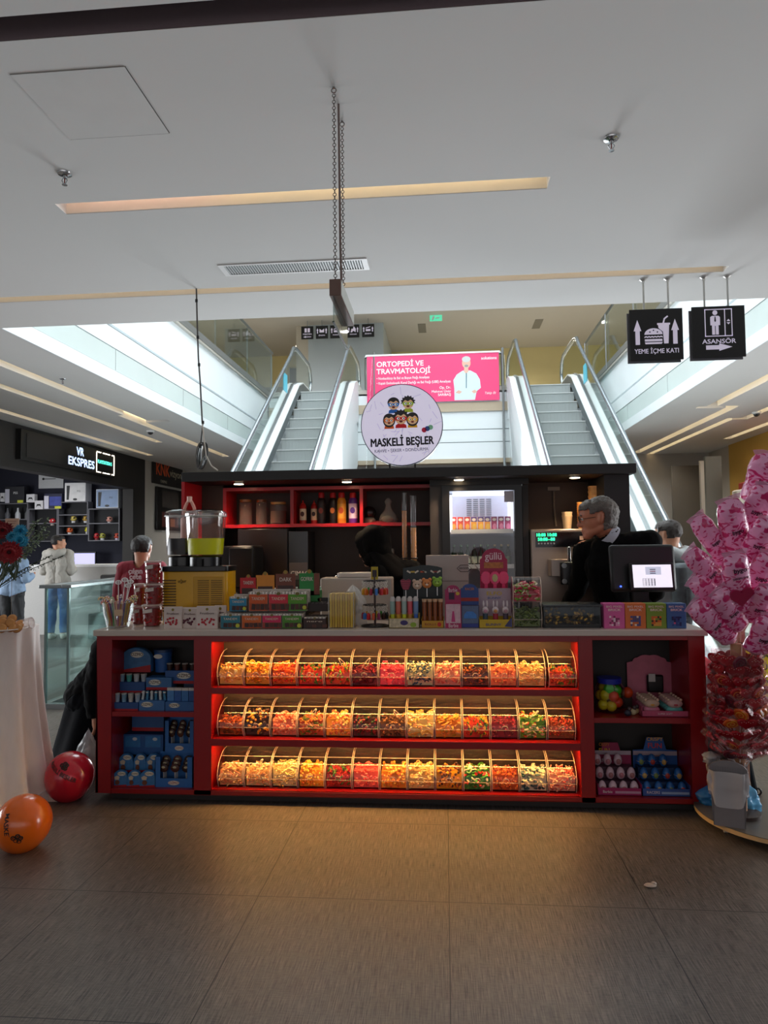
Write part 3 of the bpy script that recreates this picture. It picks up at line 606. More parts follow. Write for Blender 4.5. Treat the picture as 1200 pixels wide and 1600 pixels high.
jar(374, 394, 781, 'tall clear storage jar at the left end of the red shelf', '#8c5a30'); jar(400, 417, 781, 'second tall clear jar on the red shelf, left of the ribbed jar', '#7c4c28'); jar(422, 448, 785, 'wide ribbed jar with a wooden lid on the red shelf', '#c89a5a', True)
MB().tube
def sauce(px0, px1, pyt, label, body, cap, band, group, nozzle=False, lc=None):
    a = at(px0, 816, 5.92); c = at(px1, 816, 5.92); r = abs(c.x-a.x)/2; zt = at(px0, pyt, 5.92).z; h = zt-SZ
    t = thing('syrup_bottle' if not nozzle else 'sauce_bottle', label, 'bottle', ((a.x+c.x)/2, 5.92, SZ), 0, group)
    MB().lathe([(0, 0), (r*.95, 0), (r, .008), (r, h*.72), (r*.7, h*.83), (r*.45, h*.86)], n=22).build('body', mat(body, .35, noise_amt=.04), t)
    if nozzle: MB().lathe([(r*.6, h*.8), (r*.55, h*.87), (r*.22, h*.9), (r*.1, h), (0, h)], n=18).build('nozzle_cap', mat(cap, .4), t)
    else: MB().lathe([(r*.72, h*.83), (r*.72, h*.97), (r*.6, h), (0, h)], n=20).build('cap', mat(cap, .4), t)
    lb = MB().lathe([(r*1.01, h*.16), (r*1.01, h*.64)], n=22).build('label', mat(band, .5, noise_amt=.15, scale=60), t)
    MB().fprism(circle_pts(0, h*.42, r*.55, r*.7, 18), -r*1.06, -r*1.01).build('emblem', mat(lc or '#c8561c', .5), lb)
    return t
sauce(468, 479, 782, 'small red sauce bottle with nozzle, left one of two', '#b51a12', '#d8281c', '#e8d6b4', 'sauce bottles', True, '#5a2414')
sauce(486, 496, 782, 'small red sauce bottle with nozzle beside the black syrup bottles', '#b51a12', '#d8281c', '#e8c8a4', 'sauce bottles', True, '#3a1a12')
sauce(496, 509, 770, 'black syrup bottle with red cap and dark fruit label', '#1a1416', '#a8141c', '#2a2020', 'syrup bottles', False, '#8c3a2c')
sauce(514, 527, 770, 'black syrup bottle with red cap and round orange emblem', '#18120f', '#a8141c', '#221815', 'syrup bottles', False, '#e8823c')
sauce(527, 541, 770, 'orange labelled syrup bottle with red cap', '#d88a24', '#b3161c', '#e8a83c', 'syrup bottles', False, '#c8501c')
sauce(545, 559, 770, 'purple and white syrup bottle, right end of the row', '#5a2a8c', '#b3161c', '#d8c8e0', 'syrup bottles', False, '#5a2a9c')
# oddments at the right of the shelf
p = at(577, 818, 5.95); t = thing('mixer_bowl', 'dark round topped appliance on the right end of the red shelf', 'appliance', (p.x, 5.95, SZ))
MB().lathe([(0, 0), (.05, 0), (.055, .03), (.035, .05)], n=20).build('base', mat('#b8a48c', .4), t); MB().ball((0, 0, .09), (.06, .06, .055), 18).build('dome', mat('#1c1718', .25, spec=.6), t)
p = at(607, 818, 5.95); t = thing('gathered_bag', 'clear gathered plastic bag of supplies on the red shelf', 'bag', (p.x, 5.95, SZ))
MB().lathe([(0, .002), (.06, .002), (.075, .03), (.06, .07), (.03, .11), (.018, .15), (.03, .18), (.012, .21), (0, .21)], n=14, sx=1.1).build('film', frosted('#d8ccc0', .35), t)
MB().ball((-.01, 0, .035), (.05, .04, .03), 12).build('contents', mat('#6a5a40', .7, noise_amt=.3), t)
p = at(592, 818, 5.86); t = solo('flat_tin', MB().lathe([(0, 0), (.07, 0), (.07, .008), (.02, .016), (0, .017)], n=24), mat('#7c1a18', .4), 'flat dark red lid lying before the clear bag on the shelf', 'tin', (p.x, 5.88, SZ))
# oven and coffee machine
t = thing('glass_oven', 'dark glass fronted oven under the red shelf', 'oven', (-1.43, 5.78, 1.02))
MB().box(-.30, .13, .0, .30, 0, .725).build('body', mat('#191515', .35), t, bevel=.004)
MB().box(-.295, .125, -.012, -.001, .02, .72).build('glass_door', mat('#241a19', .22, spec=.35, noise_amt=.1, scale=3), t, bevel=.003)
MB().box(.135, .30, -.01, .30, 0, .70).build('control_column', mat('#120f10', .25, spec=.6), t, bevel=.003)
MB().box(.14, .295, -.014, -.010, .30, .44).build('panel_strip', mat('#5c5350', .3, .5), t)
text('CIMAC', .05, (.23, -.0145, .35), mat('#d8cfc6', .5), t, bold=.01)
t = thing('coffee_machine', 'black coffee machine beside the dark glass oven', 'machine', (-1.64, 5.46, 1.02))
MB().box(-.15, .14, 0, .30, 0, .585).build('body', mat('#0d0c0d', .4), t, bevel=.02)
MB().box(-.06, .14, -.03, .0, .25, .57).build('front_hood', mat('#141213', .3), t, bevel=.012); MB().cyl((.0, -.04, .14), (.0, -.04, .22), .025, 14).build('group_head', STEEL, t); MB().box(-.12, .12, -.05, .0, 0, .04).build('drip_tray', STEEL, t)
p = at(534, 893, 5.75); t = thing('tap', 'thin chrome swan neck tap behind the white box', 'tap', (p.x, 5.75, 1.02))
MB().tube([(0, 0, 0)]+[(0, 0, .3)]+[(-.03+.03*cos(a), 0, .30+.03*sin(a)) for a in (.5, 1, 1.57, 2.1, 2.7, 3.14)]+[(-.06, 0, .27)], .007, 8).build('spout', CHROME, t); MB().lathe([(.022, 0), (.022, .012), (.012, .05), (0, .05)], n=14).build('base', CHROME, t)
t = thing('side_tap', 'small black spice rack right behind the woman in black', 'rack', (at(668, 880, 5.95).x - .33, 6.02, 1.02))
MB().box(-.05, .05, 0, .06, 0, .48).build('frame', mat('#1a1716', .4), t)
for k in range(3): MB().lathe([(0, 0), (.014, 0), (.014, .05), (.009, .06), (0, .062)], (-.032+.032*k, -.02, .485), 10).build('shaker', mat('#b9ada0', .3, .6), t)
# cone and cup dispensers
p = at(628, 880, 5.62); 
def tubes(px0, px1, pyt, pyb, pyc, label, col):
    a = at(px0, pyt, 5.62); c = at(px1, pyb, 5.62); r = abs(c.x-a.x)/2
    t = thing('cone_dispenser', label, 'dispenser', ((a.x+c.x)/2, 5.62, 1.02), 0, 'clear cone tubes'); zt = a.z-1.02; zc = at(px0, pyc, 5.62).z-1.02
    MB().lathe([(r, .06), (r, zt)], n=20).build('clear_tube', clear((.97, .96, .94), .06, .45), t)
    MB().lathe([(0, 0), (r*1.6, 0), (r*1.6, .012), (r*.5, .03), (r*.5, .06), (0, .06)], n=20).build('base', CHROME, t)
    k = 0; z = .06
    while z < zc-.03:
        cc = MB().lathe([(r*.5, z), (r*.86, z+.055), (r*.9, z+.06), (r*.9, z+.075), (r*.75, z+.075)], n=16).build('stacked_cone', mat(col, .6, noise_amt=.15, scale=120), t); z += .034; k += 1
    MB().torus((0, 0, .47), r*1.05, .006, 20, 6).build('clamp_ring', BLACK, t)
tubes(627, 637, 770, 885, 806, 'clear tube of pale cones, left of the pair beside the fridge', '#b5793c'); tubes(640, 652, 775, 887, 832, 'clear tube of stacked wafer cones right beside the fridge column', '#d89a50')
# drinks fridge
fr = thing('drinks_fridge', 'black glass door drinks fridge glowing white inside', 'fridge', (.30, 5.72, .07))
b = MB()
FXa, FXb = -.318, .318
MB().box(FXa, FXb, .06, .40, 0, 1.995).box(FXa, FXb, .06, .40, 0, .1).build('back_shell', mat('#141314', .4), fr, smooth=0) if False else None
MB().box(FXa, FXa+.03, .0, .40, 0, 1.99).build('side_wall', mat('#141314', .4), fr, smooth=0); MB().box(FXb-.03, FXb, .0, .40, 0, 1.99).build('side_wall', mat('#141314', .4), fr, smooth=0)
MB().box(FXa, FXb, .38, .40, 0, 1.99).build('back_wall', mat('#a9abb3', .5), fr, smooth=0); MB().box(FXa, FXb, .0, .40, 1.96, 1.99).build('top_wall', mat('#cfd3da', .4), fr, smooth=0); MB().box(FXa, FXb, .0, .40, 0, .1).build('bottom_wall', mat('#141314', .4), fr, smooth=0)
d = MB(); d.box(FXa, -.257, -.04, 0, .02, 2.0); d.box(.259, FXb, -.04, 0, .02, 2.0); d.box(-.257, .259, -.04, 0, 1.955, 2.0); d.box(-.257, .259, -.04, 0, .02, .12)
dr = d.build('door_frame', mat('#0f0e0f', .35), fr, smooth=0); MB().box(-.257, .259, -.022, -.018, .12, 1.955).build('glass_pane', clear((.97, .98, .98), .04, .4), dr, smooth=0)
MB().box(.268, .285, -.06, -.04, .9, 1.25).build('handle', STEEL, dr, bevel=.004)
MB().box(-.256, -.236, .03, .36, 1.63, 1.93).build('light_tube', mat('#eef2ff', .5, emit=.9, noise_amt=0), fr, smooth=0); MB().box(.238, .258, .03, .36, 1.63, 1.93).build('light_tube', mat('#eef2ff', .5, emit=.9, noise_amt=0), fr, smooth=0)
MB().box(-.23, .235, .04, .36, 1.935, 1.95).build('light_tube', mat('#eef2ff', .5, emit=1.1, noise_amt=0), fr, smooth=0)
v = MB().box(-.235, .235, .30, .38, 1.66, 1.95).build('evaporator_cover', mat('#c9cdd8', .45), fr, bevel=.004)
g = MB()
for i in range(4):
    for k in range(12): g.box(-.11+.055*i, -.068+.055*i, .296, .30, 1.72+.0165*k, 1.727+.0165*k)
g.build('vent_slots', mat('#5a6068', .6), v, smooth=0)
def fshelf(z, nm):
    b = MB(); b.box(-.25, .252, .03, .36, z-.006, z, 0); b.box(-.25, .252, .02, .03, z-.012, z+.022, 0); b.build('shelf', mat('#eef0f4', .4), fr, smooth=0)
ZS1 = at(700, 832, 5.8).z-.07; ZS2 = at(700, 886, 5.8).z-.07
fshelf(ZS1, 1); fshelf(ZS2, 1); fshelf(.95, 1)
st = MB().box(.18, .255, -.025, -.0225, 1.86, 1.95).build('sticker', mat('#d8d4dc', .6), dr); 
MB().box(-.115, .672, 5.66, 5.69, 2.07, 2.115).build('valance', CANO, unit, smooth=0)
for i in range(9):
    col, nm = [('#f0562a', 'red'), ('#f5a623', 'orange'), ('#c02a6a', 'pink')][i//3]; x = .055+.055*i+.012
    t = thing('juice_carton', '%s juice carton in the fridge, %s of its three' % (nm, ['left', 'middle', 'right'][i % 3]), 'carton', (x+.008, 5.80, .07+ZS1), 0, 'juice cartons in the fridge')
    MB().box(-.023, .023, 0, .045, 0, .125).build('box', mat(col, .4), t, bevel=.002); MB().box(-.0235, .0235, -.001, .0, .085, .125).build('print_band', mat({'red': '#d8281c', 'orange': '#5a3a8c', 'pink': '#8c1a5a'}[nm], .4), t, smooth=0)
    MB().fprism(circle_pts(0, .102, .016, .012, 14), -.0025, -.001).build('logo_patch', mat('#f2e8e0', .5), t); MB().fprism(circle_pts(.002, .045, .016, .025, 14), -.0025, .0).build('fruit_print', mat({'red': '#f7b03c', 'orange': '#f7c83c', 'pink': '#f08ab4'}[nm], .5), t)
for i in range(9):
    g_ = i < 6; x = .075+.055*i
    t = thing('glass_bottle', ('green glass water bottle, %s from left in the fridge' if g_ else 'dark soda bottle, %s from left in the fridge') % ORD[i], 'bottle', (x, 5.82, .07+ZS2), 0, 'bottles on the lower fridge shelf')
    c = '#1c3a24' if g_ else '#241512'
    MB().lathe([(0, 0), (.023, 0), (.024, .008), (.024, .10), (.018, .125), (.010, .145), (.009, .175), (0, .175)], n=16).build('glass', mat(c, .12, spec=.7), t)
    MB().lathe([(.011, .165), (.011, .18), (0, .182)], n=12).build('cap', mat('#8aa88c' if g_ else '#c8b48c', .3, .5), t); MB().lathe([(.0245, .03), (.0245, .085)], n=16).build('label', mat('#d8e0d0' if g_ else '#3a4a2c', .5, noise_amt=.2, scale=80), t)
# soft ice cream machine
t = thing('ice_cream_machine', 'brushed steel soft ice cream machine with black front valve block', 'machine', (.98, 5.7, .07))
SS = mat('#9c8f86', .35, .55, noise_amt=.03, scale=8, stretch=(1, 1, 12))
MB().box(-.30, .24, 0, .40, 0, 1.64).build('body', SS, t, bevel=.012)
MB().box(-.26, .232, -.006, .0, 1.495, 1.615).build('display_strip', mat('#0b0b12', .15), t)
text('18:88 10:88\n58:88--88', .035, (-.175, -.0075, 1.575), mat('#2af09a', .5, emit=2.2, noise_amt=0), t, bold=.02)
for k in range(6): MB().cyl((-.235+.024*k, -.008, 1.525), (-.235+.024*k, -.006, 1.525), .007, 10).build('button', mat('#c9c9cc', .4), t)
MB().box(.085, .115, -.0075, -.006, 1.55, 1.582).build('logo_tile', mat('#d8b4a0', .5), t); text('Vor', .042, (.165, -.0075, 1.565), mat('#eee8e0', .5), t)
MB().box(-.165, .22, -.16, 0, 1.27, 1.40).build('chute_housing', SS, t, bevel=.004)
vb = MB().rbox(-.10, .22, -.21, -.16, 1.21, 1.38, .02).build('valve_block', mat('#0f0e10', .3), t, bevel=.006)
for x in (-.075, .195):
    for z in (1.235, 1.355): MB().cyl((x, -.225, z), (x, -.21, z), .019, 16).build('thumb_nut', STEEL, vb)
text('ICE CREAM', .028, (.045, -.2115, 1.295), mat('#8c8a88', .5), vb)
for x in (-.03, .05, .13): MB().box(x-.013, x+.013, -.185, -.16, 1.37, 1.50).build('lever', CHROME, t, bevel=.006); MB().cyl((x, -.185, 1.19), (x, -.185, 1.22), .014, 12).build('nozzle', BLACK, t)
MB().box(-.2, .2, -.16, .0, .97, .99).build('drip_tray', STEEL, t)
MT = 1.71
def cups(px0, px1, pyb, pyt, label, col, n, Y=5.82):
    a = at(px0, pyb, Y); c = at(px1, pyb, Y); r = abs(c.x-a.x)/2; zt = at(px0, pyt, Y).z; h = zt-MT
    t = thing('cup_stack', label, 'cups', ((a.x+c.x)/2, Y, MT), 0); d = h/(n+3)
    for k in range(n):
        z = d*k; MB().lathe([(r*.72, z), (r*.96, z+d*3.6), (r*1.0, z+d*3.7), (r*1.0, z+d*4), (r*.92, z+d*4)], n=18).build('cup', mat(col, .5, noise_amt=.05), t)
cups(878, 895, 826, 800, 'two pale paper cups on the ice cream machine', '#e8cda0', 2); cups(902, 918, 826, 785, 'stack of orange paper cups beside the man\'s face', '#e09a50', 9); cups(920, 942, 826, 760, 'tallest stack of paper cups above the grey haired man', '#e8b070', 6)
t = thing('power_socket', 'pale socket and cable running down behind the ice cream machine', 'socket', (at(865, 755, 6.08).x, 6.095, 2.06)); MB().box(-.05, .05, -.02, 0, -.015, .015).build('plate', mat('#9c8c7c', .5), t); MB().tube([(0, -.015, -.02), (.0, -.02, -.15), (.01, -.03, -.32)], .008, 8).build('cable', mat('#8c7a68', .5), t); 
# round sign on the canopy
sg = thing('round_sign', 'round white lightbox sign with five masked children above black lettering', 'sign', (-.322, 5.5, 2.19))
CZs = .345; RS = .322
b = MB(); b.fprism(circle_pts(0, CZs, RS, RS, 56), -.035, .035); b.build('casing', mat('#2a2d36', .4), sg)
SF = mat('#dcd6ec', .6, emit=.42, noise_amt=.02, scale=9); b = MB(); b.fprism(circle_pts(0, CZs, RS-.006, RS-.006, 56), -.038, -.034); face = b.build('sign_face', SF, sg)
b = MB(); rr = random.Random(3)
for k in range(60):                                   # faint printed squiggles
    a = rr.uniform(0, 6.28); q = RS*.9*math.sqrt(rr.random()); x, z = q*cos(a), CZs+q*sin(a); t0 = rr.uniform(0, 3.1); L_ = rr.uniform(.015, .035)
    T = Matrix.Translation((x, 0, z)) @ Matrix.Rotation(t0, 4, 'Y'); b.fprism([(-L_, -.002), (L_, -.002), (L_, .002), (-L_, .002)], -.0384, -.0379, 0, T)
fp = b.build('face_pattern', mat('#c9c3de', .6, emit=.25, noise_amt=0), face, smooth=0); fp['kind'] = 'stuff'
for x in (-.1, .1): MB().cyl((x, 0, 0), (x, 0, .05), .007, 8).build('foot', BLACK, sg)
IK = mat('#0d0b0c', .6, noise_amt=0)
text('MASKELİ BEŞLER', .088, (0, -.0395, CZs-.135), IK, sg, bold=.03, width=.49, rot=(90, -1.5, 0)); text('KAHVE • ŞEKER • DONDURMA', .035, (-.005, -.0395, CZs-.20), mat('#4a4660', .6), sg, width=.42, rot=(90, -1.5, 0))
sk = mat('#f2c39a', .6, emit=.15, noise_amt=0); hairm = mat('#3a3638', .6, noise_amt=0)
def kid(cx, cz, s, mask, shirt, spiky=0, long_=0):
    t = MB(); ly = [-.0385]
    def lay(pts, m): ly[0] -= .0003; t.fprism([(cx+x*s, cz+z*s) for x, z in pts], ly[0]-.0003, -.038, m)
    lay([(-.9, -1.6), (.9, -1.6), (.8, -1.1), (.3, -.85), (-.3, -.85), (-.8, -1.1)], 3)
    if long_: lay(circle_pts(0, -.1, 1.12, 1.25, 24), 1)
    if spiky:
        lay([((1.05 if k % 2 else 1.35)*cos(R(-10+200*k/16)), .15+(1.0 if k % 2 else 1.25)*sin(R(-10+200*k/16))) for k in range(17)], 1)
    else: lay(circle_pts(0, .25, 1.05, .95, 24), 1)
    lay(circle_pts(0, -.15, .92, .85, 24), 0)
    lay([(-.95, .2), (-.5, .55), (.0, .3), (.45, .62), (.95, .2), (.9, .75), (0, 1.1), (-.9, .75)], 1)
    lay([(-1, .05), (-.6, .25), (0, .1), (.6, .25), (1, .05), (.85, -.4), (.35, -.45), (0, -.2), (-.35, -.45), (-.85, -.4)], 2)
    for e in (-.42, .42): lay(circle_pts(e, -.1, .24, .2, 12), 4); lay(circle_pts(e+.05, -.1, .11, .13, 10), 1)
    lay(circle_pts(0, -.55, .28, .18, 12), 5)
    t.build('printed_head', [sk, hairm, mat(mask, .6, emit=.1, noise_amt=0), mat(shirt, .6, emit=.1, noise_amt=0), mat('#ffffff', .6, emit=.2, noise_amt=0), mat('#8c2a24', .6, noise_amt=0)], face, smooth=0)
kid(-.062, CZs+.165, .045, '#3a86d8', '#2a6ac0'); kid(.052, CZs+.17, .045, '#a8cc3a', '#b8c83a', 1)
kid(-.098, CZs+.04, .043, '#e8702a', '#e8641c', 0, 1); kid(.085, CZs+.045, .043, '#f0b824', '#f0b01c', 0, 1); kid(-.005, CZs+.055, .05, '#d8202a', '#d01a24', 1)
for dx, c in ((.175, '#c8284a'), (.2, '#3a5a9c'), (.225, '#8cc8a0')): MB().fprism(circle_pts(dx, CZs-.045+(dx-.175)*.4, .02, .02, 14), -.0395, -.038).build('printed_sweet', mat(c, .6, emit=.1), face, smooth=0)
# ---------------------------------------------------------------- hanging signs
LW = mat('#e6def4', .5, emit=.2, noise_amt=0); SB = mat('#0b0b0d', .35)  # LW: faint glow put into the icon white so it reads brighter
def hang_sign(x0, x1, z0, z1, Y, label, rods):
    t = thing('hanging_sign', label, 'sign', ((x0+x1)/2, Y, z0), 0, 'black hanging direction signs'); w_ = (x1-x0)/2; h = z1-z0
    MB().box(-w_, w_, 0, .012, 0, h).build('front_panel', SB, t, bevel=.001); MB().box(-w_-.012, w_-.012, .03, .042, -.015, h-.02).build('rear_panel', mat('#6b6d72', .4), t)
    MB().box(-w_+.02, w_-.03, .012, .03, .01, h-.03).build('spacer', mat('#3a3b3e', .5), t)
    for rx in rods:
        r_ = MB().cyl((rx, .02, h-.02), (rx, .02, CZ-z0-.015), .0075, 10).build('rod', mat('#b9bab8', .3, .7), t); MB().lathe([(.028, 0), (.028, -.008), (.012, -.02), (.012, -.035), (0, -.035)], (rx, .02, CZ-z0), 16).build('ceiling_flange', mat('#c9c8c6', .35, .6), r_)
    return t, w_, h
t, w_, h = hang_sign(1.492, 1.902, 3.037, 3.447, 5.68, 'black hanging sign with a burger, a cup and two up arrows', (-.085, .105))
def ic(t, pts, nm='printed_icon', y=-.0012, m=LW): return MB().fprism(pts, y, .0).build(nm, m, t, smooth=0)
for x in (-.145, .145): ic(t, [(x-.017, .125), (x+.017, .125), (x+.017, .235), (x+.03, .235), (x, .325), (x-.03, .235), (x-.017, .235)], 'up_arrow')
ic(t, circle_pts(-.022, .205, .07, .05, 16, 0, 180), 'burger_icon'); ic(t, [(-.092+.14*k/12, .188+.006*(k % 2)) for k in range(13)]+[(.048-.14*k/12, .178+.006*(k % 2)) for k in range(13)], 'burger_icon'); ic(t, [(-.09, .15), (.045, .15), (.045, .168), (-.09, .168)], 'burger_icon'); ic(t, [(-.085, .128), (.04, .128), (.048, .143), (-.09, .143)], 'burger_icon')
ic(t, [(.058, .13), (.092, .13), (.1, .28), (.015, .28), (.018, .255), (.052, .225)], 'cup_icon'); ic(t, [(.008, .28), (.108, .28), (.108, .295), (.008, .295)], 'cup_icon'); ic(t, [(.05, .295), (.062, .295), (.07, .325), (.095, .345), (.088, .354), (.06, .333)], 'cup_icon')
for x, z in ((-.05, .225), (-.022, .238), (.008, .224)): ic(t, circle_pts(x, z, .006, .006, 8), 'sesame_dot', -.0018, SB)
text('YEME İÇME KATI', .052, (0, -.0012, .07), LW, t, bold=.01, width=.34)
t, w_, h = hang_sign(1.973, 2.376, 3.043, 3.45, 5.68, 'black hanging lift sign with a standing figure and a right arrow', (-.095, .085))
def frame(t, x0, x1, z0, z1, g, nm):
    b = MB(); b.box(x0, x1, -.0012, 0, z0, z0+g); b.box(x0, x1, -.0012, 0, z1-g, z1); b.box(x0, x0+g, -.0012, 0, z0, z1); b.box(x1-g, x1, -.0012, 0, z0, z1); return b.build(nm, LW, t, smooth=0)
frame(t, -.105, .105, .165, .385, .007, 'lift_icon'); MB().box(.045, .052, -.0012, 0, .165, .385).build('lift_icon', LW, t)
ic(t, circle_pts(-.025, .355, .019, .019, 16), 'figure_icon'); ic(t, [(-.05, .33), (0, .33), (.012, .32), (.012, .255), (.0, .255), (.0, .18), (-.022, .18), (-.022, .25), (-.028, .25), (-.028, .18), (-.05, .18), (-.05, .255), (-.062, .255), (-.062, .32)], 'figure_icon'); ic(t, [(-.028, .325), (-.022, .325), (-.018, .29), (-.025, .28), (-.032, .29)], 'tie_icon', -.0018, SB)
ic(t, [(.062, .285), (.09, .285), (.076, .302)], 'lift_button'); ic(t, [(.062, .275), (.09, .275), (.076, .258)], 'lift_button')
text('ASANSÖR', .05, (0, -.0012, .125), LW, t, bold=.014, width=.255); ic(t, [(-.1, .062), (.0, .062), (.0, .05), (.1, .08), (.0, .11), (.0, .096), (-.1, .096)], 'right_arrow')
# chain-hung beam sign, seen end on
t = thing('hanging_beam_sign', 'brown beam sign hung on two chains above the round sign', 'sign', (-.47, 3.06, 2.712))
MB().box(-.026, .026, 0, .45, 0, .075).build('beam', mat('#7d6258', .5, noise_amt=.04), t, bevel=.002)
MB().box(.0265, .0275, .005, .445, .003, .072).build('printed_side', mat('#c9cfca', .5), t)
gp = MB().box(-.012, -.006, .01, .45, -.115, -.0).build('glass_plate', clear((.80, .88, .85), .12, .6), t); MB().box(-.014, -.004, .0, .46, -.12, -.115).build('plate_edge', mat('#3d4a48', .4), gp)
def chain(px, py, Y, yb, label):
    g = MB(); p = (-.006, Y-3.06, CZ-2.712); z = p[2]-.03; k = 0
    while z > .075:
        T = Matrix.Rotation(R(90 if k % 2 else 0), 3, 'Z') @ Matrix.Rotation(R(90), 3, 'X'); g.torus((p[0], p[1]+(yb-p[1])*(1-(z-.075)/(p[2]-.1)), z-.009), .0075, .0019, 10, 5, 0, T); z -= .0145; k += 1
    c = g.build('chain', mat('#6a615c', .4, .7), t); MB().torus((p[0], p[1], p[2]-.015), .011, .003, 14, 6, 0, Matrix.Rotation(R(90), 3, 'X')).cyl((p[0], p[1], p[2]-.006), (p[0], p[1], p[2]), .006, 8).build('eye_hook', mat('#8a8480', .4, .7), c)
chain(519, 137, 3.11, .05, ''); chain(534, 190, 3.37, .31, '')
MB().tube([(-.003, 3.234-3.06, CZ-2.712), (-.0, 3.234-3.06, .3), (.004, .18, .075)], .0055, 8).build('cable_pole', mat('#75635e', .45), t)
# ceiling fittings
t = thing('access_panel', 'square ceiling access panel with smudged edges at upper left', 'panel', (-1.625, 3.125, CZ), R(0))
MB().box(-.262, .262, -.25, .25, -.003, .006).build('leaf', mat('#d9d9d7', .85, noise_amt=.05, scale=6), t)
g = mat('#4a4644', .7)
MB().box(.262, .267, -.25, .25, -.001, .004).build('gap_edge', g, t); MB().box(-.262, .262, .25, .255, -.001, .004).build('gap_edge', g, t); MB().box(-.265, -.262, -.25, .05, -.001, .004).build('gap_edge', mat('#b5b2ae', .7), t); MB().box(-.262, .262, -.253, -.25, -.001, .004).build('gap_edge', mat('#a5a19d', .7), t)
def sprinkler(x, y, lab, s=1):
    t = thing('sprinkler', lab, 'sprinkler', (x, y, CZ), 0, 'ceiling sprinklers')
    MB().lathe([(.040*s, 0), (.038*s, -.006), (.014*s, -.012), (.014*s, 0)], n=22).build('escutcheon', CHROME, t)
    b = MB(); b.cyl((0, 0, 0), (0, 0, -.03*s), .009*s, 12); b.tube([(.009*s, 0, -.028*s), (.016*s, 0, -.042*s), (.004*s, 0, -.062*s)], .003*s, 6); b.tube([(-.009*s, 0, -.028*s), (-.016*s, 0, -.042*s), (-.004*s, 0, -.062*s)], .003*s, 6)
    b.build('frame', STEEL, t); MB().cyl((0, 0, -.03*s), (0, 0, -.058*s), .003*s, 8).build('glass_bulb', mat('#8c2a24', .2), t); MB().lathe([(0, -.062*s), (.015*s, -.064*s), (.015*s, -.067*s), (0, -.066*s)], n=16).build('deflector', CHROME, t)
sprinkler(-2.092, 3.69, 'chrome sprinkler left of the near light cove, below the access panel'); sprinkler(.895, 3.661, 'chrome sprinkler alone on the right half of the ceiling')
p = atz(98, 592, CZ); sprinkler(*p.xy, 'small sprinkler on the left side ceiling above the dark shop sign', .9)
t = thing('air_vent', 'long slotted ceiling air vent behind the hanging chains', 'vent', (-1.1, 5.145, CZ), 0)
MB().box(-.56, .56, -.105, -.085, -.006, 0).build('frame', WHITE, t); MB().box(-.56, .56, .085, .105, -.006, 0).build('frame', WHITE, t); MB().box(-.56, -.52, -.085, .085, -.006, 0).build('frame', WHITE, t); MB().box(.52, .56, -.085, .085, -.006, 0).build('frame', WHITE, t)
MB().box(-.52, .52, -.085, .085, -.001, .0).build('dark_slot', mat('#7d8284', .8), t)
b = MB()
for k in range(52): x = -.52+.02*k; b.box(x+.004, x+.011, -.085, .085, -.005, -.0005, 0)
b.build('grille_blades', mat('#cfd2d3', .5), t, smooth=0)
p = atz(236, 673, CZ)
def dome(px, py, lab):
    p = atz(px, py, CZ); t = thing('dome_camera', lab, 'camera', (p.x, p.y, CZ), 0); MB().lathe([(.07, 0), (.07, -.02), (.055, -.03)], n=20).build('housing', WHITE, t); MB().ball((0, 0, -.03), (.05, .05, .045), 16).build('lens_dome', mat('#2a2a2c', .15), t)
dome(235, 673, 'small dome camera on the left side ceiling near the pillar'); dome(1182, 644, 'dome camera on the right side ceiling between the light coves'); dome(1015, 735, 'dark dome camera on the right side ceiling above the far wall')
# wire loom from the ceiling down to the canopy
q0 = V((-1.983, 5.49, CZ)); q1 = at(318, 690, 5.45); q2 = at(314, 690, 5.45)
t = thing('hanging_cable', 'bundled cable hanging from ceiling to the canopy with a black coil', 'cable', (q0.x, q0.y, 2.19))
W = lambda px, py, Y=5.46: at(px, py, Y) - V((q0.x, q0.y, 2.19))
MB().tube([q0-V((q0.x, q0.y, 2.19)), W(308, 500), W(310, 560), W(313, 600), W(316, 660)], .0065, 8).build('dark_loom', mat('#4a4644', .5), t)
for px, py in ((307, 470), (309, 527), (311, 570), (317, 660)):
    c = W(px, py); MB().cyl(c-V((0, 0, .012)), c+V((0, 0, .012)), .0105, 10).build('cable_tie', BLACK, t)
MB().tube([W(316, 660), W(319, 690), W(322, 712), W(330, 728), W(340, 735)], .006, 8).build('white_lead', mat('#d8cfc4', .5), t)
for k in range(8):
    c = W(312+k*.9, 712, 5.44+.012*k); pts = [c + V((.028*cos(a)+.012*sin(a), .01*sin(a*2+k), .105*sin(a))) for a in [2*pi*j/18 for j in range(18)]]
    MB().tube(pts, .0058, 6, 0, True).build('coil_loop', BLACK if k % 4 else mat('#5c5650', .5), t)
MB().tube([W(317, 662), W(315, 680), W(313, 700)], .005, 6).build('black_lead', BLACK, t)
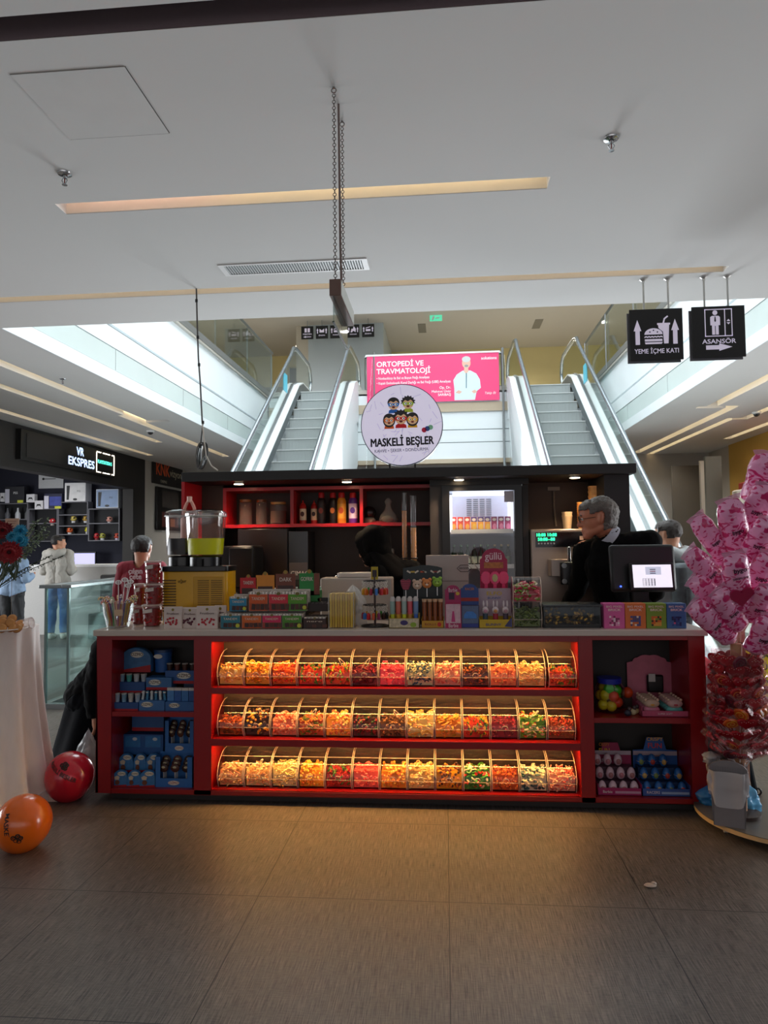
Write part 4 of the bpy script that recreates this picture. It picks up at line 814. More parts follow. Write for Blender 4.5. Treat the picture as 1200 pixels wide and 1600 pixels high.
# upper storey details
def mini_sign(k, lab, kind):
    x = [-3.99, -3.55, -3.12, -2.61, -2.165][k]; t = thing('wayfinding_sign', lab, 'sign', (x, 20.45, 7.75), 0, 'small black signs over the upper corridor')
    MB().box(-.18, .18, 0, .04, 0, .38).build('panel', mat('#17191b', .4), t); MB().cyl((0, .02, .38), (0, .02, .55), .012, 8).build('rod', STEEL, t)
    y = -.003
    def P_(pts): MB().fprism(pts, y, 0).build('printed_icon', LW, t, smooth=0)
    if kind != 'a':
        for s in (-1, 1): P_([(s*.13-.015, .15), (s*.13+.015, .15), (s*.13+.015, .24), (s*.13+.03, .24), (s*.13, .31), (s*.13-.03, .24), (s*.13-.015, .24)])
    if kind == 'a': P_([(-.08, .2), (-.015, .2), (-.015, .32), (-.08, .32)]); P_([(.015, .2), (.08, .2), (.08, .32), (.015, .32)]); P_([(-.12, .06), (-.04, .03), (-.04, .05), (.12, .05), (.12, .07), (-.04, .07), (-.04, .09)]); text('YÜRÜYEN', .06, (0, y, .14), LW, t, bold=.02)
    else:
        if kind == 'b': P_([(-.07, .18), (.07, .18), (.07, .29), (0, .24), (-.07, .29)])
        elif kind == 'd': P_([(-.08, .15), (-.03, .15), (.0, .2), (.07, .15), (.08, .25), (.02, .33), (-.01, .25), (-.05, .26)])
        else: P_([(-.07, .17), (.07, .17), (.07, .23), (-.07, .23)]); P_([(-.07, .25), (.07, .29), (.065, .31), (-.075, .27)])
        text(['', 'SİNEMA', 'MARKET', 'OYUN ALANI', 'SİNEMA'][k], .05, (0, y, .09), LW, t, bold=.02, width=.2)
for k, (lab, kind) in enumerate((('small black sign with a left arrow, first of the upper row', 'a'), ('small black sign with arrows, second of the upper row', 'b'), ('small black sign half hidden by the hanging glass plate', 'c'), ('small black sign with a crouching figure, fourth of the upper row', 'd'), ('small black sign with a clapperboard, last of the upper row', 'e'))): mini_sign(k, lab, kind)
t = thing('exit_sign', 'green exit sign on the upper ceiling above the pink banner', 'sign', (-.16, 20.4, 8.13)); MB().box(-.18, .18, 0, .03, 0, .17).build('panel', mat('#5fd8ae', .4, emit=.6), t)
MB().fprism([(-.12, .03), (-.08, .03), (-.05, .08), (-.03, .14), (-.08, .14), (-.11, .09)], -.003, 0).build('running_figure', WHITE, t, smooth=0); MB().fprism([(.0, .07), (.1, .07), (.1, .1), (.0, .1)], -.003, 0).build('arrow', WHITE, t, smooth=0)
for x, w_ in ((-.6, 'left'), (2.93, 'right')):
    t = solo('ceiling_grille', MB().box(-.12, .12, -.45, .45, -.01, 0), mat('#8d8980', .7), '%s dark narrow grille on the upper ceiling' % w_, 'grille', (x, 21.6, UZ), 'upper ceiling grilles')
for i, (px, py) in enumerate(((470, 541), (487, 561))):
    p = atz(px, py, UZ); solo('recessed_light', MB().lathe([(0, -.012), (.16, -.01), (.17, 0)], n=20), mat('#fff2d8', .4, emit=6, noise_amt=0), 'recessed round light in the upper corridor ceiling, %s of two' % ['upper left', 'lower right'][i], 'light', (p.x, p.y, UZ-.001), 'upper corridor lights')
p = at(494, 600, 23); t = solo('roll_up_banner', MB().box(-.09, .09, 0, .06, 0, 1.9), mat('#e8e04a', .5), 'narrow yellow upright banner beside the upper corridor', 'banner', (p.x, 23, 5.3))
for sx, nm in ((AX0-.35, 'left'), (AX1+.3, 'right')):
    Y = 15.3 if nm == 'left' else 15; t = thing('window_sticker_sign', 'pale blue notice on the %s upper glass balustrade' % nm, 'notice', (sx+.33*(1 if nm == 'left' else -1), 12.0, 5.85))
    MB().box(-.004, .004, -.18, .18, 0, .42).build('sheet', mat('#bfe3e6', .5), t)
    for k in range(4): MB().box(-.005, .005, -.13, .13, .07+.09*k, .09+.09*k).build('text_line', WHITE, t)
# ---------------------------------------------------------------- games shop at the left
X_ = SX
t = thing('shop_sign', 'long black VR shop sign box with white glowing letters', 'sign', (X_, 12.87, 3.1))
MB().box(0, .10, -1.7, 1.7, 0, .52).build('box', mat('#191817', .4), t, bevel=.005); MB().box(.101, .108, -1.55, -.45, .06, .46).build('blank_panel', mat('#2b2827', .5), t)
GLW = mat('#b9d2ff', .5, emit=1.5, noise_amt=0)
text('VR', .22, (.103, .22, .37), GLW, t, rot=(90, 0, 90), bold=.025); text('EKSPRES', .22, (.103, .28, .16), GLW, t, rot=(90, 0, 90), bold=.025, width=.98)
b = MB()
for k in range(12):
    if k % 6 != 3: b.box(.101, .106, .87+.065*k, .87+.065*k+.05, .455, .475); b.box(.101, .106, .87+.065*k, .87+.065*k+.05, .045, .065)
b.box(.101, .106, .86, .88, .07, .45); b.box(.101, .106, 1.62, 1.64, .07, .45)
b.build('led_border', mat('#fff0d8', .5, emit=4, noise_amt=0), t, smooth=0); text('PLAYSTATION 5', .1, (.103, 1.22, .27), mat('#58e0c8', .5, emit=2, noise_amt=0), t, rot=(90, 0, 90), bold=.02, width=.6)
t = thing('cinema_poster', 'dark cinema poster board with orange lettering on the plaster wall', 'poster', (X_+.012, 17.6, 3.18))
MB().box(0, .04, -.95, 1.0, 0, .6).build('header', mat('#1c1917', .5), t); text('KNK', .42, (.042, -.35, .36), mat('#e85a28', .5), t, rot=(90, 0, 90), bold=.02, width=.85); text('vizyon', .28, (.042, .52, .34), mat('#d8ccb0', .5), t, rot=(90, 0, 90), width=.8); text('CINEMAS', .1, (.042, -.3, .08), mat('#c8bca8', .5), t, rot=(90, 0, 90))
t = thing('poster_board', 'tall dark film poster board below the orange cinema header', 'poster', (X_+.012, 17.7, 2.03)); MB().box(0, .06, -.85, 1.0, 0, 1.08).build('board', mat('#171412', .35), t, bevel=.01)
MB().box(.061, .064, -.55, .55, .58, 1.0).build('poster_sheet', mat('#463e38', .5, noise_amt=.6, scale=6), t); MB().box(.061, .064, -.55, .55, .08, .46).build('poster_sheet', mat('#5a2a22', .5, noise_amt=.6, scale=5), t); MB().box(.061, .065, .0, .3, .1, .3).build('poster_sheet', mat('#a8603c', .5, noise_amt=.3, scale=9), t)
SWY = 16.05
def cubby(x0, x1, z0, z1, rowsz, label):
    t = thing('wall_shelf', label, 'shelf', ((x0+x1)/2, SWY, z0), 0, 'black wall shelves in the games shop'); w_ = (x1-x0)/2; h = z1-z0; D = mat('#0a0a12', .6); ED = mat('#6a6a72', .5); g = .022
    MB().box(-w_, w_, -.01, .0, 0, h).build('back_board', D, t)
    for s in (-w_, w_-g): MB().box(s, s+g, -.25, -.01, 0, h).build('side_board', ED, t)
    for z in [0]+rowsz+[h-g]: MB().box(-w_+g, w_-g, -.25, -.01, z, z+g).build('board', ED, t)
    return t
cubby(-8.30, -7.54, 1.76, 2.52, [.40], 'black wall shelf unit at the right end with three figures'); cubby(-9.04, -8.31, 1.91, 2.69, [.2, .46], 'black wall shelf unit second from right with small ball trophies'); cubby(-9.77, -9.05, 1.76, 2.54, [.42], 'black wall shelf unit behind the flowers with a red figure'); cubby(-10.53, -9.78, 2.0, 2.68, [.28], 'black wall shelf unit at the left end with bottles')
def fig(px, py, Y, col, base, label, s=1):
    p = at(px, py, Y); t = thing('toy_figure', label, 'figure', (p.x, Y, p.z), 0, 'toys on the shop shelves'); MB().cyl((0, 0, 0), (0, 0, .05*s), .05*s, 12).build('stand', mat(base, .4), t)
    b = MB(); b.ball((0, 0, .11*s), (.085*s, .07*s, .075*s), 14); o = b.build('ball', mat(col, .4), t)
    for a in (-.5, .5): MB().ball((.045*s*(1 if a > 0 else -1), -.058*s, .125*s), .022*s, 8).build('patch', mat('#1c1612' if base != '#e8d8d0' else '#f0e8e0', .5), t)
for px, py, c, bs, l in ((115, 816, '#c8b45a', '#c9cbd0', 'gold ball trophy, left one on the second shelf unit'), (134, 816, '#b8923a', '#c9cbd0', 'gold ball trophy, right one on the second shelf unit'), (109, 834, '#d8602a', '#c9cbd0', 'orange football trophy on the lower shelf'), (137, 833, '#d8d02a', '#d0d0d4', 'yellow football trophy on the lower shelf'), (171, 817, '#d89a8c', '#b8b0b0', 'pale pink dome toy on the right shelf unit'), (151, 843, '#b8202a', '#7c1a20', 'small red toy at the left of the bottom shelf'), (160, 843, '#a8a84a', '#c9cbd0', 'olive ball trophy beside the red toy'), (183, 843, '#c8503a', '#c9c0d8', 'red and white ball trophy at the right end'), (82, 820, '#c8202c', '#e8d8d0', 'red round toy with white eyes')):
    fig(px, py+1, 15.88, c, bs, l, .9)
def ubox(px0, px1, py0, py1, Y, d, col, label, fn=None, z=None):
    a = at(px0, py1, Y); c = at(px1, py0, Y); t = thing('console_box', label, 'box', ((a.x+c.x)/2, Y, a.z), 0, 'boxes on the shop shelves'); w_ = (c.x-a.x)/2; h = c.z-a.z
    MB().box(-w_, w_, 0, d, 0, h).build('carton', mat(col, .5), t, bevel=.004)
    if fn: fn(t, w_, h)
    return t
def ps(t, w_, h, art='#e8e8ee'):
    MB().box(-w_*.95, w_*.95, -.004, 0, h*.04, h*.96).build('printed_front', mat(art, .5, noise_amt=.25, scale=7), t)
    MB().fprism([(-w_*.8, h*.1), (-w_*.6, h*.1), (-w_*.5, h*.85), (-w_*.8, h*.85)], -.008, -.003).build('console_print', mat('#14141a', .4), t, smooth=0); MB().fprism(circle_pts(.0, h*.12, w_*.2, h*.06, 14), -.008, -.003).build('gamepad_print', mat('#1c1c24', .4), t, smooth=0); text('PS5', h*.13, (w_*.35, -.006, h*.55), mat('#5a5a66', .5), t)
ubox(101, 134, 754, 784, 15.75, .28, '#e4e4ea', 'white console box, largest on top of the shop shelves', ps)
ubox(150, 185, 764, 794, 15.75, .28, '#dfe4ee', 'white and blue console box on the right shelf unit', lambda t, a, b: ps(t, a, b, '#8ea6cc'))
ubox(69, 97, 771, 795, 15.8, .2, '#1c2040', 'dark blue console box behind the flowers', lambda t, a, b: (MB().box(-a, -a*.5, -.005, 0, 0, b*.85).build('printed_strip', mat('#d8d8e8', .5), t), MB().box(-a*.4, a*.9, -.005, 0, b*.2, b*.8).build('printed_front', mat('#3a48a0', .5, noise_amt=.6, scale=8), t), MB().box(a*.2, a*.9, -.006, 0, 0, b*.16).build('price_strip', mat('#c8cc3a', .5), t)))
ubox(8, 38, 760, 786, 15.8, .2, '#15151f', 'black console box at the left end of the shop shelves', lambda t, a, b: (MB().box(-a, -a*.55, -.005, 0, 0, b*.85).build('printed_strip', mat('#c8c8d8', .5), t), text('PS5', b*.2, (a*.1, -.006, b*.6), WHITE, t), MB().box(a*.3, a*.9, -.006, 0, 0, b*.16).build('price_strip', mat('#c8cc3a', .5), t)))
for px0, px1, py0, py1, l in ((41, 54, 772, 785, 'small white gamepad box left of the white card'), (54, 67, 782, 796, 'small white gamepad box below the white card'), (0, 7, 770, 784, 'small white gamepad box at the frame edge')):
    ubox(px0, px1, py0, py1, 15.78, .12, '#dcdce2', l, lambda t, a, b: MB().fprism([(-a*.6, b*.25), (-a*.4, b*.6), (a*.4, b*.6), (a*.6, b*.25), (a*.3, b*.42), (-a*.3, b*.42)], -.005, 0).build('gamepad_print', mat('#1c1c22', .5), t, smooth=0))
for px, l in ((28, 'white'), (12, 'grey'), (43, 'dim grey')):
    p = at(px, 805, 15.9); t = thing('display_bottle', '%s bottle on the left end shop shelf' % l, 'bottle', (p.x, 15.9, 2.28), 0, 'bottles in the games shop'); MB().lathe([(0, 0), (.06, 0), (.06, .15), (.025, .22), (.02, .29), (0, .29)], n=14).build('body', mat({'white': '#c8ccd4', 'grey': '#5a5c64', 'dim grey': '#6a6c70'}[l], .4), t)
p = at(73, 752, 15.9); t = thing('white_card', 'white price card hung high in the games shop', 'card', (p.x, 16.1, 3.04)); MB().box(-.31, .31, -.02, 0, 0, .36).build('card', mat('#d2d4d6', .5), t); MB().box(-.18, .12, -.024, -.019, .22, .235).build('printed_line', BLACK, t); MB().fprism(circle_pts(-.19, .228, .03, .03, 12), -.024, -.019).build('printed_dot', BLACK, t)
t = thing('shop_screen', 'lilac glowing screen behind the white shop desk', 'screen', (at(126, 870, 15.7).x, 15.7, .95)); MB().box(-.4, .36, 0, .05, 0, .56).build('bezel', BLACK, t); MB().box(-.05, .03, .01, .04, -.92, 0).box(-.2, .18, -.1, .15, -.95, -.92).build('stand', BLACK, t); MB().box(-.38, .34, -.004, 0, .03, .53).build('display', mat('#a9a6e0', .4, emit=.9, noise_amt=0), t)
t = thing('reception_desk', 'white shop desk behind the boy in the maroon shirt', 'desk', (-6.6, 12.6, 0))
MB().box(-1.25, 1.1, 0, .06, 0, 1.25).build('front_panel', mat('#c9c7c3', .5), t); MB().box(-1.25, -1.12, .06, .7, 0, 1.25).build('side_panel', mat('#b8b8bc', .5), t); MB().box(-1.28, 1.13, -.02, .72, 1.25, 1.29).build('top', WHITE, t)
p = at(170, 880, 11.8); t = thing('black_sofa', 'low black seats before the white shop desk', 'sofa', (-5.35, 11.9, 0)); MB().box(-.9, .9, 0, .5, 0, .45).build('seat', BLACK, t, bevel=.03)
for k in range(2): MB().box(-.88+.9*k, -.04+.9*k, .38, .52, .4, 1.12).build('back_cushion', mat('#161616', .5), t, bevel=.04)
t = thing('green_display', 'low green and blue lit display behind the white hoodie', 'display', (at(118, 900, 14.5).x, 14.5, 0)); MB().box(-.5, .55, 0, .3, 0, .7).build('cabinet', mat('#101018', .5), t); MB().box(-.48, .53, -.005, 0, .45, .68).build('green_strip', mat('#1c6a3a', .5, emit=.25), t); MB().box(-.1, .5, -.01, 0, .38, .48).build('blue_strip', mat('#3a9ad8', .5, emit=.4), t)
# ---------------------------------------------------------------- glass guard of the floor opening
t = thing('glass_railing', 'glass railing with steel cap beside the white draped table', 'railing', (-3.78, 6.82, 0))
RG = clear((.90, .97, .96), .05, .32); CAPM = mat('#8f9596', .3, .7)
for y0, y1 in ((.0, .9), (.93, 3.2)): MB().box(-.006, .006, y0+.01, y1, .04, 1.20).build('glass_pane', RG, t)
MB().box(-.23, -.01, -.006, .006, .04, 1.20).build('glass_pane', RG, t); MB().box(-.236, -.224, .0, 3.2, .04, 1.2).build('glass_pane', RG, t)
MB().box(-.05, .05, -.05, 3.25, 1.20, 1.235).build('cap_rail', CAPM, t, bevel=.006); MB().box(-.29, -.05, -.05, .05, 1.20, 1.235).build('cap_rail', CAPM, t, bevel=.006); MB().box(-.29, -.19, .05, 3.25, 1.20, 1.235).build('cap_rail', CAPM, t, bevel=.006)
for x, y in ((0, 0), (0, .915), (-.235, 0)): MB().box(x-.012, x+.012, y-.012, y+.012, 0, 1.2).build('edge_post', mat('#7d9492', .2, .3), t)
MB().box(-.28, .05, -.04, .04, 0, .05).build('base_channel', STEEL, t); MB().box(-.03, .05, .04, 3.2, 0, .05).build('base_channel', STEEL, t); MB().box(-.28, -.2, .04, 3.2, 0, .05).build('base_channel', STEEL, t)
# ---------------------------------------------------------------- right side background
def wpanel(px0, px1, pyt, Y, col, nm, lab):
    a = at(px0, pyt, Y); c = at(px1, pyt, Y); t = thing(nm, lab, 'panel', ((a.x+c.x)/2, Y, 0)); w_ = (c.x-a.x)/2; MB().box(-w_, w_, 0, .08, 0, a.z).build('board', mat(col, .6, noise_amt=.1, scale=3), t); MB().box(-w_, w_, -.01, 0, 0, .1).build('kick_strip', STEEL, t)
wpanel(1050, 1093, 728, 16.4, '#575045', 'stone_slab', 'dark stone wall panel behind the grey hooded boy'); wpanel(1102, 1127, 713, 13.0, '#5c5548', 'stone_pier', 'dark stone pier beside the yellow wall'); wpanel(1094, 1103, 720, 14.2, '#b5ada0', 'pale_pier', 'narrow pale pier between the two dark stone panels')
t = thing('kiddie_ride', 'white domed kiddie ride behind the pink candy bags', 'machine', (5.75, 12.5, 0)); MB().rbox(-.6, .6, 0, .7, 0, 2.5, .12).build('body', mat('#d8cfc0', .5), t, bevel=.03); MB().box(-.45, .7, -.05, .7, 2.5, 2.64).build('red_top', mat('#8c2218', .5), t, bevel=.02); MB().ball((.05, -.02, 2.25), (.3, .14, .2), 16).build('white_dome', WHITE, t); MB().box(-.5, .55, -.03, .0, 1.2, 1.98).build('front_panel', mat('#c8803c', .5), t)
p = at(1183, 1065, 6.6); t = thing('notice_board', 'yellow printed notice board standing behind the lollipop tree', 'notice', (p.x+.16, 6.7, 0)); MB().box(-.28, .4, 0, .02, .12, .62).build('sheet', mat('#f0d820', .5), t)
YT = mat('#3a2a10', .6)
text('ARANAN\nÇOCUĞUNUZ\nİÇİN\nUYARI', .07, (.0, -.002, .40), YT, t, bold=.02, lead=1.5); MB().box(-.29, .41, .02, .05, 0, .64).build('stand', mat('#b8b4a4', .5), t)
# ---------------------------------------------------------------- things on the counter
def span(px0, px1, pyt, Y, pyb=None):                # x0, x1, z top for something standing at depth Y
    a = at(px0, pyt, Y); c = at(px1, pyt, Y); return a.x, c.x, (a.z+c.z)/2
PAP = lambda c, n=.06: mat(c, .45, noise_amt=n, scale=30)
# candy cane bowl
x0, x1, zt = span(160, 205, 945, 4.46); cx = (x0+x1)/2; r = (x1-x0)/2
t = thing('glass_bowl', 'clear bowl of candy canes at the left end of the counter', 'bowl', (cx, 4.48, CT))
MB().lathe([(0, .004), (r*.62, .003), (r*.7, .0), (r*.95, .10), (r*1.02, .165), (r*.99, .165), (r*.92, .10), (r*.66, .008), (0, .008)], n=30).build('bowl', clear((.94, .96, .96), .10, .6), t)
MB().box(.02, .075, -r*.97, -r*.96, .085, .125).build('price_tag', mat('#d8b896', .6), t)
rr = random.Random(5); CAN_C = ['#d8b03c', '#c8452c', '#3a8a3c', '#e8dcc8', '#b86a9c', '#d88a3c', '#5a4a8c']
for k in range(22):
    a = 2*pi*k/22 + rr.uniform(-.1, .1); rb = rr.uniform(.2, .6)*r; ru = r*rr.uniform(.55, .9); c0 = V((rb*cos(a), rb*sin(a), .015)); c1 = V((ru*cos(a), ru*sin(a), .165+rr.uniform(-.01, .02)))
    d = (c1-c0).normalized(); o = V((cos(a), sin(a), 0)); h = rr.uniform(.018, .026)
    pts = [c0, c0.lerp(c1, .5), c1] + [c1 + d*(h*sin(b_)) + o*(h-h*cos(b_)) for b_ in (.6, 1.2, 1.8, 2.4, 3.0)]
    cn = thing('candy_cane', 'striped candy cane hooked in the clear bowl', 'candy', (cx, 4.48, CT), 0, 'candy canes in the bowl')
    MB().tube(pts, .0058, 6).build('cane', PAP(CAN_C[k % 7], .1), cn)
    q = MB(); 
    for j in range(2, len(pts)-1): m_ = V(pts[j]).lerp(V(pts[j+1]), .5); q.ball(m_, .0066, 6)
    q.build('stripe', PAP('#efe4d4'), cn)
for k, (px, py) in enumerate(((185, 910), (195, 906), (204, 909), (200, 915))):
    p = at(px, py, 4.5); t = thing('ring_pick', 'white stick with an oval head, %s above the candy canes' % ['leftmost', 'second', 'rightmost', 'lowest'][k], 'stick', (cx+.01*k, 4.49, CT+.02), 0, 'white picks in the bowl')
    q = p - V((cx+.01*k, 4.49, CT+.02)); MB().tube([(0, 0, 0), q*.5, q-V((0, 0, .01))], .003, 6).build('stick', WHITE, t); MB().torus(q, .019, .0045, 18, 6, 0, Matrix.Rotation(R(90), 3, 'X') @ Matrix.Diagonal((1, .62, 1))).box(q.x-.003, q.x+.003, q.y-.002, q.y+.002, q.z-.011, q.z+.011).box(q.x-.018, q.x+.018, q.y-.002, q.y+.002, q.z-.002, q.z+.002).build('oval_head', WHITE, t)
# clear tubs of red sweets
def tub(px0, px1, pyt, pyb, Y, z, label):
    x0, x1, zt = span(px0, px1, pyt, Y); w_ = (x1-x0)/2; h = zt-z
    t = thing('candy_tub', label, 'tub', ((x0+x1)/2, Y+w_, z), 0, 'clear tubs of red sweets')
    MB().lathe([(0, 0), (w_*.82, 0), (w_*1.0, h*.9)], n=22).build('clear_cup', clear((.96, .93, .92), .08, .5), t)
    MB().lathe([(w_*1.0, h*.9), (w_*1.08, h*.92), (w_*1.08, h*.97), (w_*.9, h), (0, h)], n=22).build('lid', frosted('#d8c4bc', .6), t)
    b = MB(); rr = random.Random(px0)
    b.lathe([(0, .004), (w_*.74, .004), (w_*.84, h*.8), (0, h*.82)], n=16, m=0)
    for k in range(40): a = rr.uniform(0, 6.28); zz = rr.uniform(.01, h*.8); q = w_*(.78+.12*zz/h); b.ball((q*cos(a), q*sin(a), zz), (.009, .009, .006), 6, rr.randrange(2))
    b.build('red_sweets', [PAP('#8c1018'), PAP('#b81820')], t); s_ = MB(); s_.fprism([(-w_*.6, h*.6), (w_*.4, h*.66), (w_*.4, h*.82), (-w_*.6, h*.76)], -w_*.99, -w_*.97).build('paper_label', mat('#d8ccc4', .6), t)
tub(217, 246, 945, 985, 4.50, CT, 'clear tub of red sweets at the bottom right of the stack'); tub(201, 224, 947, 985, 4.62, CT, 'clear tub of red sweets at the bottom left of the stack')
zt2 = span(217, 246, 946, 4.50)[2]
tub(221, 248, 912, 945, 4.51, zt2, 'middle clear tub of red sweets, on the right'); tub(206, 223, 912, 945, 4.64, span(201, 224, 947, 4.62)[2], 'middle clear tub of red sweets, on the left'); tub(222, 246, 876, 911, 4.52, span(221, 248, 912, 4.51)[2], 'topmost clear tub of red sweets')
# juice dispenser
x0, x1, zt = span(252, 355, 893, 4.62); w_ = (x1-x0)/2; h = zt-CT
t = thing('juice_dispenser', 'yellow two tank juice dispenser with black top on the counter', 'dispenser', ((x0+x1)/2, 4.62, CT), R(0))
YL = mat('#dba309', .35, noise_amt=.03, coat=.2)
MB().rbox(-w_, w_, 0, .22, 0, h, .03).build('body', YL, t, bevel=.004)
MB().rbox(-w_*1.03, w_*1.03, -.01, .225, h, h+.035, .03).build('top_tray', mat('#0e0d0d', .3), t, bevel=.004)
MB().box(-w_*.02, w_*.9, -.006, 0, h*.05, h*.9).build('front_cover', mat('#c9940a', .35), t, bevel=.003)
for a in (.12, .52):
    b = MB()
    for k in range(14): b.box(w_*a, w_*(a+.34), -.008, -.004, h*(.30+.04*k), h*(.315+.04*k))
    b.build('louvre', mat('#7a5a10', .5), t, smooth=0)
b = MB()
for k in range(12): b.box(-w_*.95, -w_*.55, -.004, .002, h*(.25+.052*k), h*(.275+.052*k))
b.build('side_louvre', mat('#6a4e0e', .5), t, smooth=0)
text('uğur', .03, (-w_*.36, -.004, h*.82), mat('#3a2c08', .5), t)
for i, (px0, px1, Yc, juice, fill, nm) in enumerate(((260, 300, 4.78, '#181113', .36, 'tank'), (291, 352, 4.70, '#ffff08', .36, 'tank'))):
    a = at(px0, 800, Yc); c = at(px1, 800, Yc); rx = (c.x-a.x)/2; ctr = ((a.x+c.x)/2-(x0+x1)/2, Yc-4.62, h+.035); zt_ = at(px1, 796, Yc).z-CT; H = zt_-ctr[2]
    if i == 0: rx *= 1.25; ctr = (ctr[0]+.012, ctr[1]+.02, ctr[2])
    MB().lathe([(rx*.8, 0), (rx*.8, .06), (rx*.6, .07), (0, .07)], ctr, 26, sy=.8).build('black_foot', mat('#121113', .25), t)
    tk = MB().lathe([(rx*.86, .07), (rx*.9, .08), (rx, H*.88)], ctr, 30, sy=.85).build(nm, clear((.94, .94, .95), .09, .55), t)
    MB().lathe([(0, .076), (rx*.85, .078), (rx*.92, .078+(H-.08)*fill), (0, .078+(H-.08)*fill)], ctr, 28, sy=.83).build('juice', translucent(juice) if i else mat(juice, .3, noise_amt=.03), tk)
    MB().lathe([(rx*1.0, H*.87), (rx*1.05, H*.88), (rx*1.05, H*.93), (rx*.95, H*.97), (rx*.6, H), (0, H)], ctr, 30, sy=.86).build('lid', clear((.88, .88, .88), .12, .6), tk)
    MB().lathe([(rx*1.0, H*.87), (rx*1.06, H*.875), (rx*1.06, H*.89), (rx*1.0, H*.895)], ctr, 30, sy=.86).build('lid_rim', frosted('#e6e2e0', .5), tk)
    if i: MB().box(ctr[0]-.016, ctr[0]+.016, ctr[1]-rx*.95, ctr[1]-rx*.8, ctr[2]-.0, ctr[2]+.05).build('tap', BLACK, t)
p = at(295, 790, 4.83); t = thing('detergent_handle_jug', 'pale pink looped handle of a jug behind the juice tanks', 'jug', (p.x, 4.845, CT)); hz = p.z-CT
MB().tube([(.035, 0, hz-.09), (.042, 0, hz-.045), (.03, 0, hz-.005), (.012, 0, hz+.03), (-.012, 0, hz+.03), (-.03, 0, hz-.005), (-.042, 0, hz-.045), (-.035, 0, hz-.09)], .0115, 10).build('handle', mat('#e8a898', .5), t); MB().cyl((0, 0, hz+.025), (0, 0, hz+.065), .018, 16).build('cap', mat('#f0c0b0', .5), t); MB().rbox(-.06, .06, -.04, .04, 0, hz-.085, .03).build('body', mat('#e8a898', .5), t, bevel=.01)
# dried fruit packets
for px0, px1, pyt, Y, fr_, l in ((256, 284, 948, 4.42, '#b01c2c', 'left of three'), (284, 309, 949, 4.44, '#5a1830', 'with dark berries, middle of three'), (307, 340, 947, 4.41, '#b81e30', 'right of three'), (335, 353, 946, 4.47, '#7a1a2c', 'half hidden behind the others')):
    x0, x1, zt = span(px0, px1, pyt, Y); w_ = (x1-x0)/2; h = zt-CT
    t = thing('fruit_packet', 'white dried fruit packet with red berries, %s' % l, 'packet', ((x0+x1)/2, Y, CT), 0, 'fruit packets on the counter')
    MB().sprism([(0, 0), (.035, 0), (.022, h*.94), (.014, h), (.008, h), (.002, h*.94)], -w_, w_).build('pouch', mat('#d6c4bc', .35, noise_amt=.04), t)
    b = MB(); rr = random.Random(px0)
    for k in range(16): b.ball((rr.uniform(-w_*.8, w_*.8), -.001, h*rr.uniform(.18, .48)), (.007, .002, .007), 8)
    b.build('fruit_print', PAP(fr_, .25), t); text('Frutbon', h*.13, (0, -.0015, h*.68), mat('#5a3a3c', .5), t, width=w_*1.3); MB().fprism(circle_pts(0, h*.86, h*.06, h*.06, 12), -.0005, .003).build('seal', mat('#8c7a2c', .5), t)
# chocolate bar boxes
def choco(px0, px1, pyt, Y, z, col, col2, label, dark=False, lime=False, txt='TANDEM'):
    x0, x1, zt = span(px0, px1, pyt, Y); w_ = (x1-x0)/2; h = zt-z; D = .11
    t = thing('chocolate_box', label, 'box', ((x0+x1)/2, Y, z), 0, 'chocolate boxes on the counter')
    b = MB(); b.box(-w_, w_, 0, D, 0, .004); b.box(-w_, w_, 0, .003, 0, h*.82); b.box(-w_, -w_+.003, 0, D, 0, h*.9); b.box(w_-.003, w_, 0, D, 0, h*.9); b.box(-w_, w_, D-.003, D, 0, h)
    b.build('carton', mat('#d6cabf' if not dark else '#3a2018', .5), t, smooth=0)
    MB().box(-w_*.93, w_*.93, -.0015, 0, h*.40, h*.80).build('title_print', mat(col, .45, noise_amt=.06), t, smooth=0); MB().box(-w_*.93, w_*.93, -.0012, 0, h*.04, h*.42).build('base_print', mat(col2, .45), t, smooth=0)
    b = MB(); rr = random.Random(px0+pyt)
    for k in range(4): cx = -w_*.66+w_*.44*k; b.box(cx, cx+w_*.38, -.004, -.001, h*.10, h*.36, k % 2, Matrix.Rotation(R(rr.uniform(-8, 8)), 3, 'Y'))
    b.build('chocolate_print', [PAP('#3a1a10', .3), PAP('#56281a', .3)], t, smooth=0)
    if lime: MB().fprism(circle_pts(w_*.72, h*.2, w_*.2, w_*.2, 14), -.005, -.001).build('fruit_print', mat('#c8c83a', .5), t)
    if txt: text(txt, h*.2, (0, -.002, h*.6), mat('#e6cdb8', .5), t, width=w_*1.3, bold=.005)
    MB().fprism(circle_pts(0, h*.83, h*.09, h*.08, 12), -.0018, .004).build('tab_emblem', mat('#7a6a34', .5), t)
    b = MB()
    for k in range(6): b.box(-w_*.94+w_*.314*k, -w_*.94+w_*.314*k+w_*.28, .008, D-.008, h*.74, h*.92)
    b.build('wrapped_bars', mat('#cfc4ba', .25, .3, noise_amt=.1), t, bevel=.003)
    return t, h
CB = ['#2a7c8c', '#d8641c', '#d81e5a', '#4a8a1e']
hb = None
for i, (a, c) in enumerate(((344, 376), (377, 409), (409, 440), (440, 472))):
    t, hb = choco(a, c, 957, 4.40, CT, CB[i], ['#2a7080', '#c8581c', '#a83a2c', '#4a7a1e'][i], '%s chocolate bar box in the bottom row' % ['blue', 'orange', 'pink', 'green'][i], lime=i in (0, 3))
choco(473, 510, 963, 4.40, CT, '#3a1c14', '#2a1410', 'dark brown chocolate box at the right of the bottom row', True, txt='nero')
Z2 = CT+hb
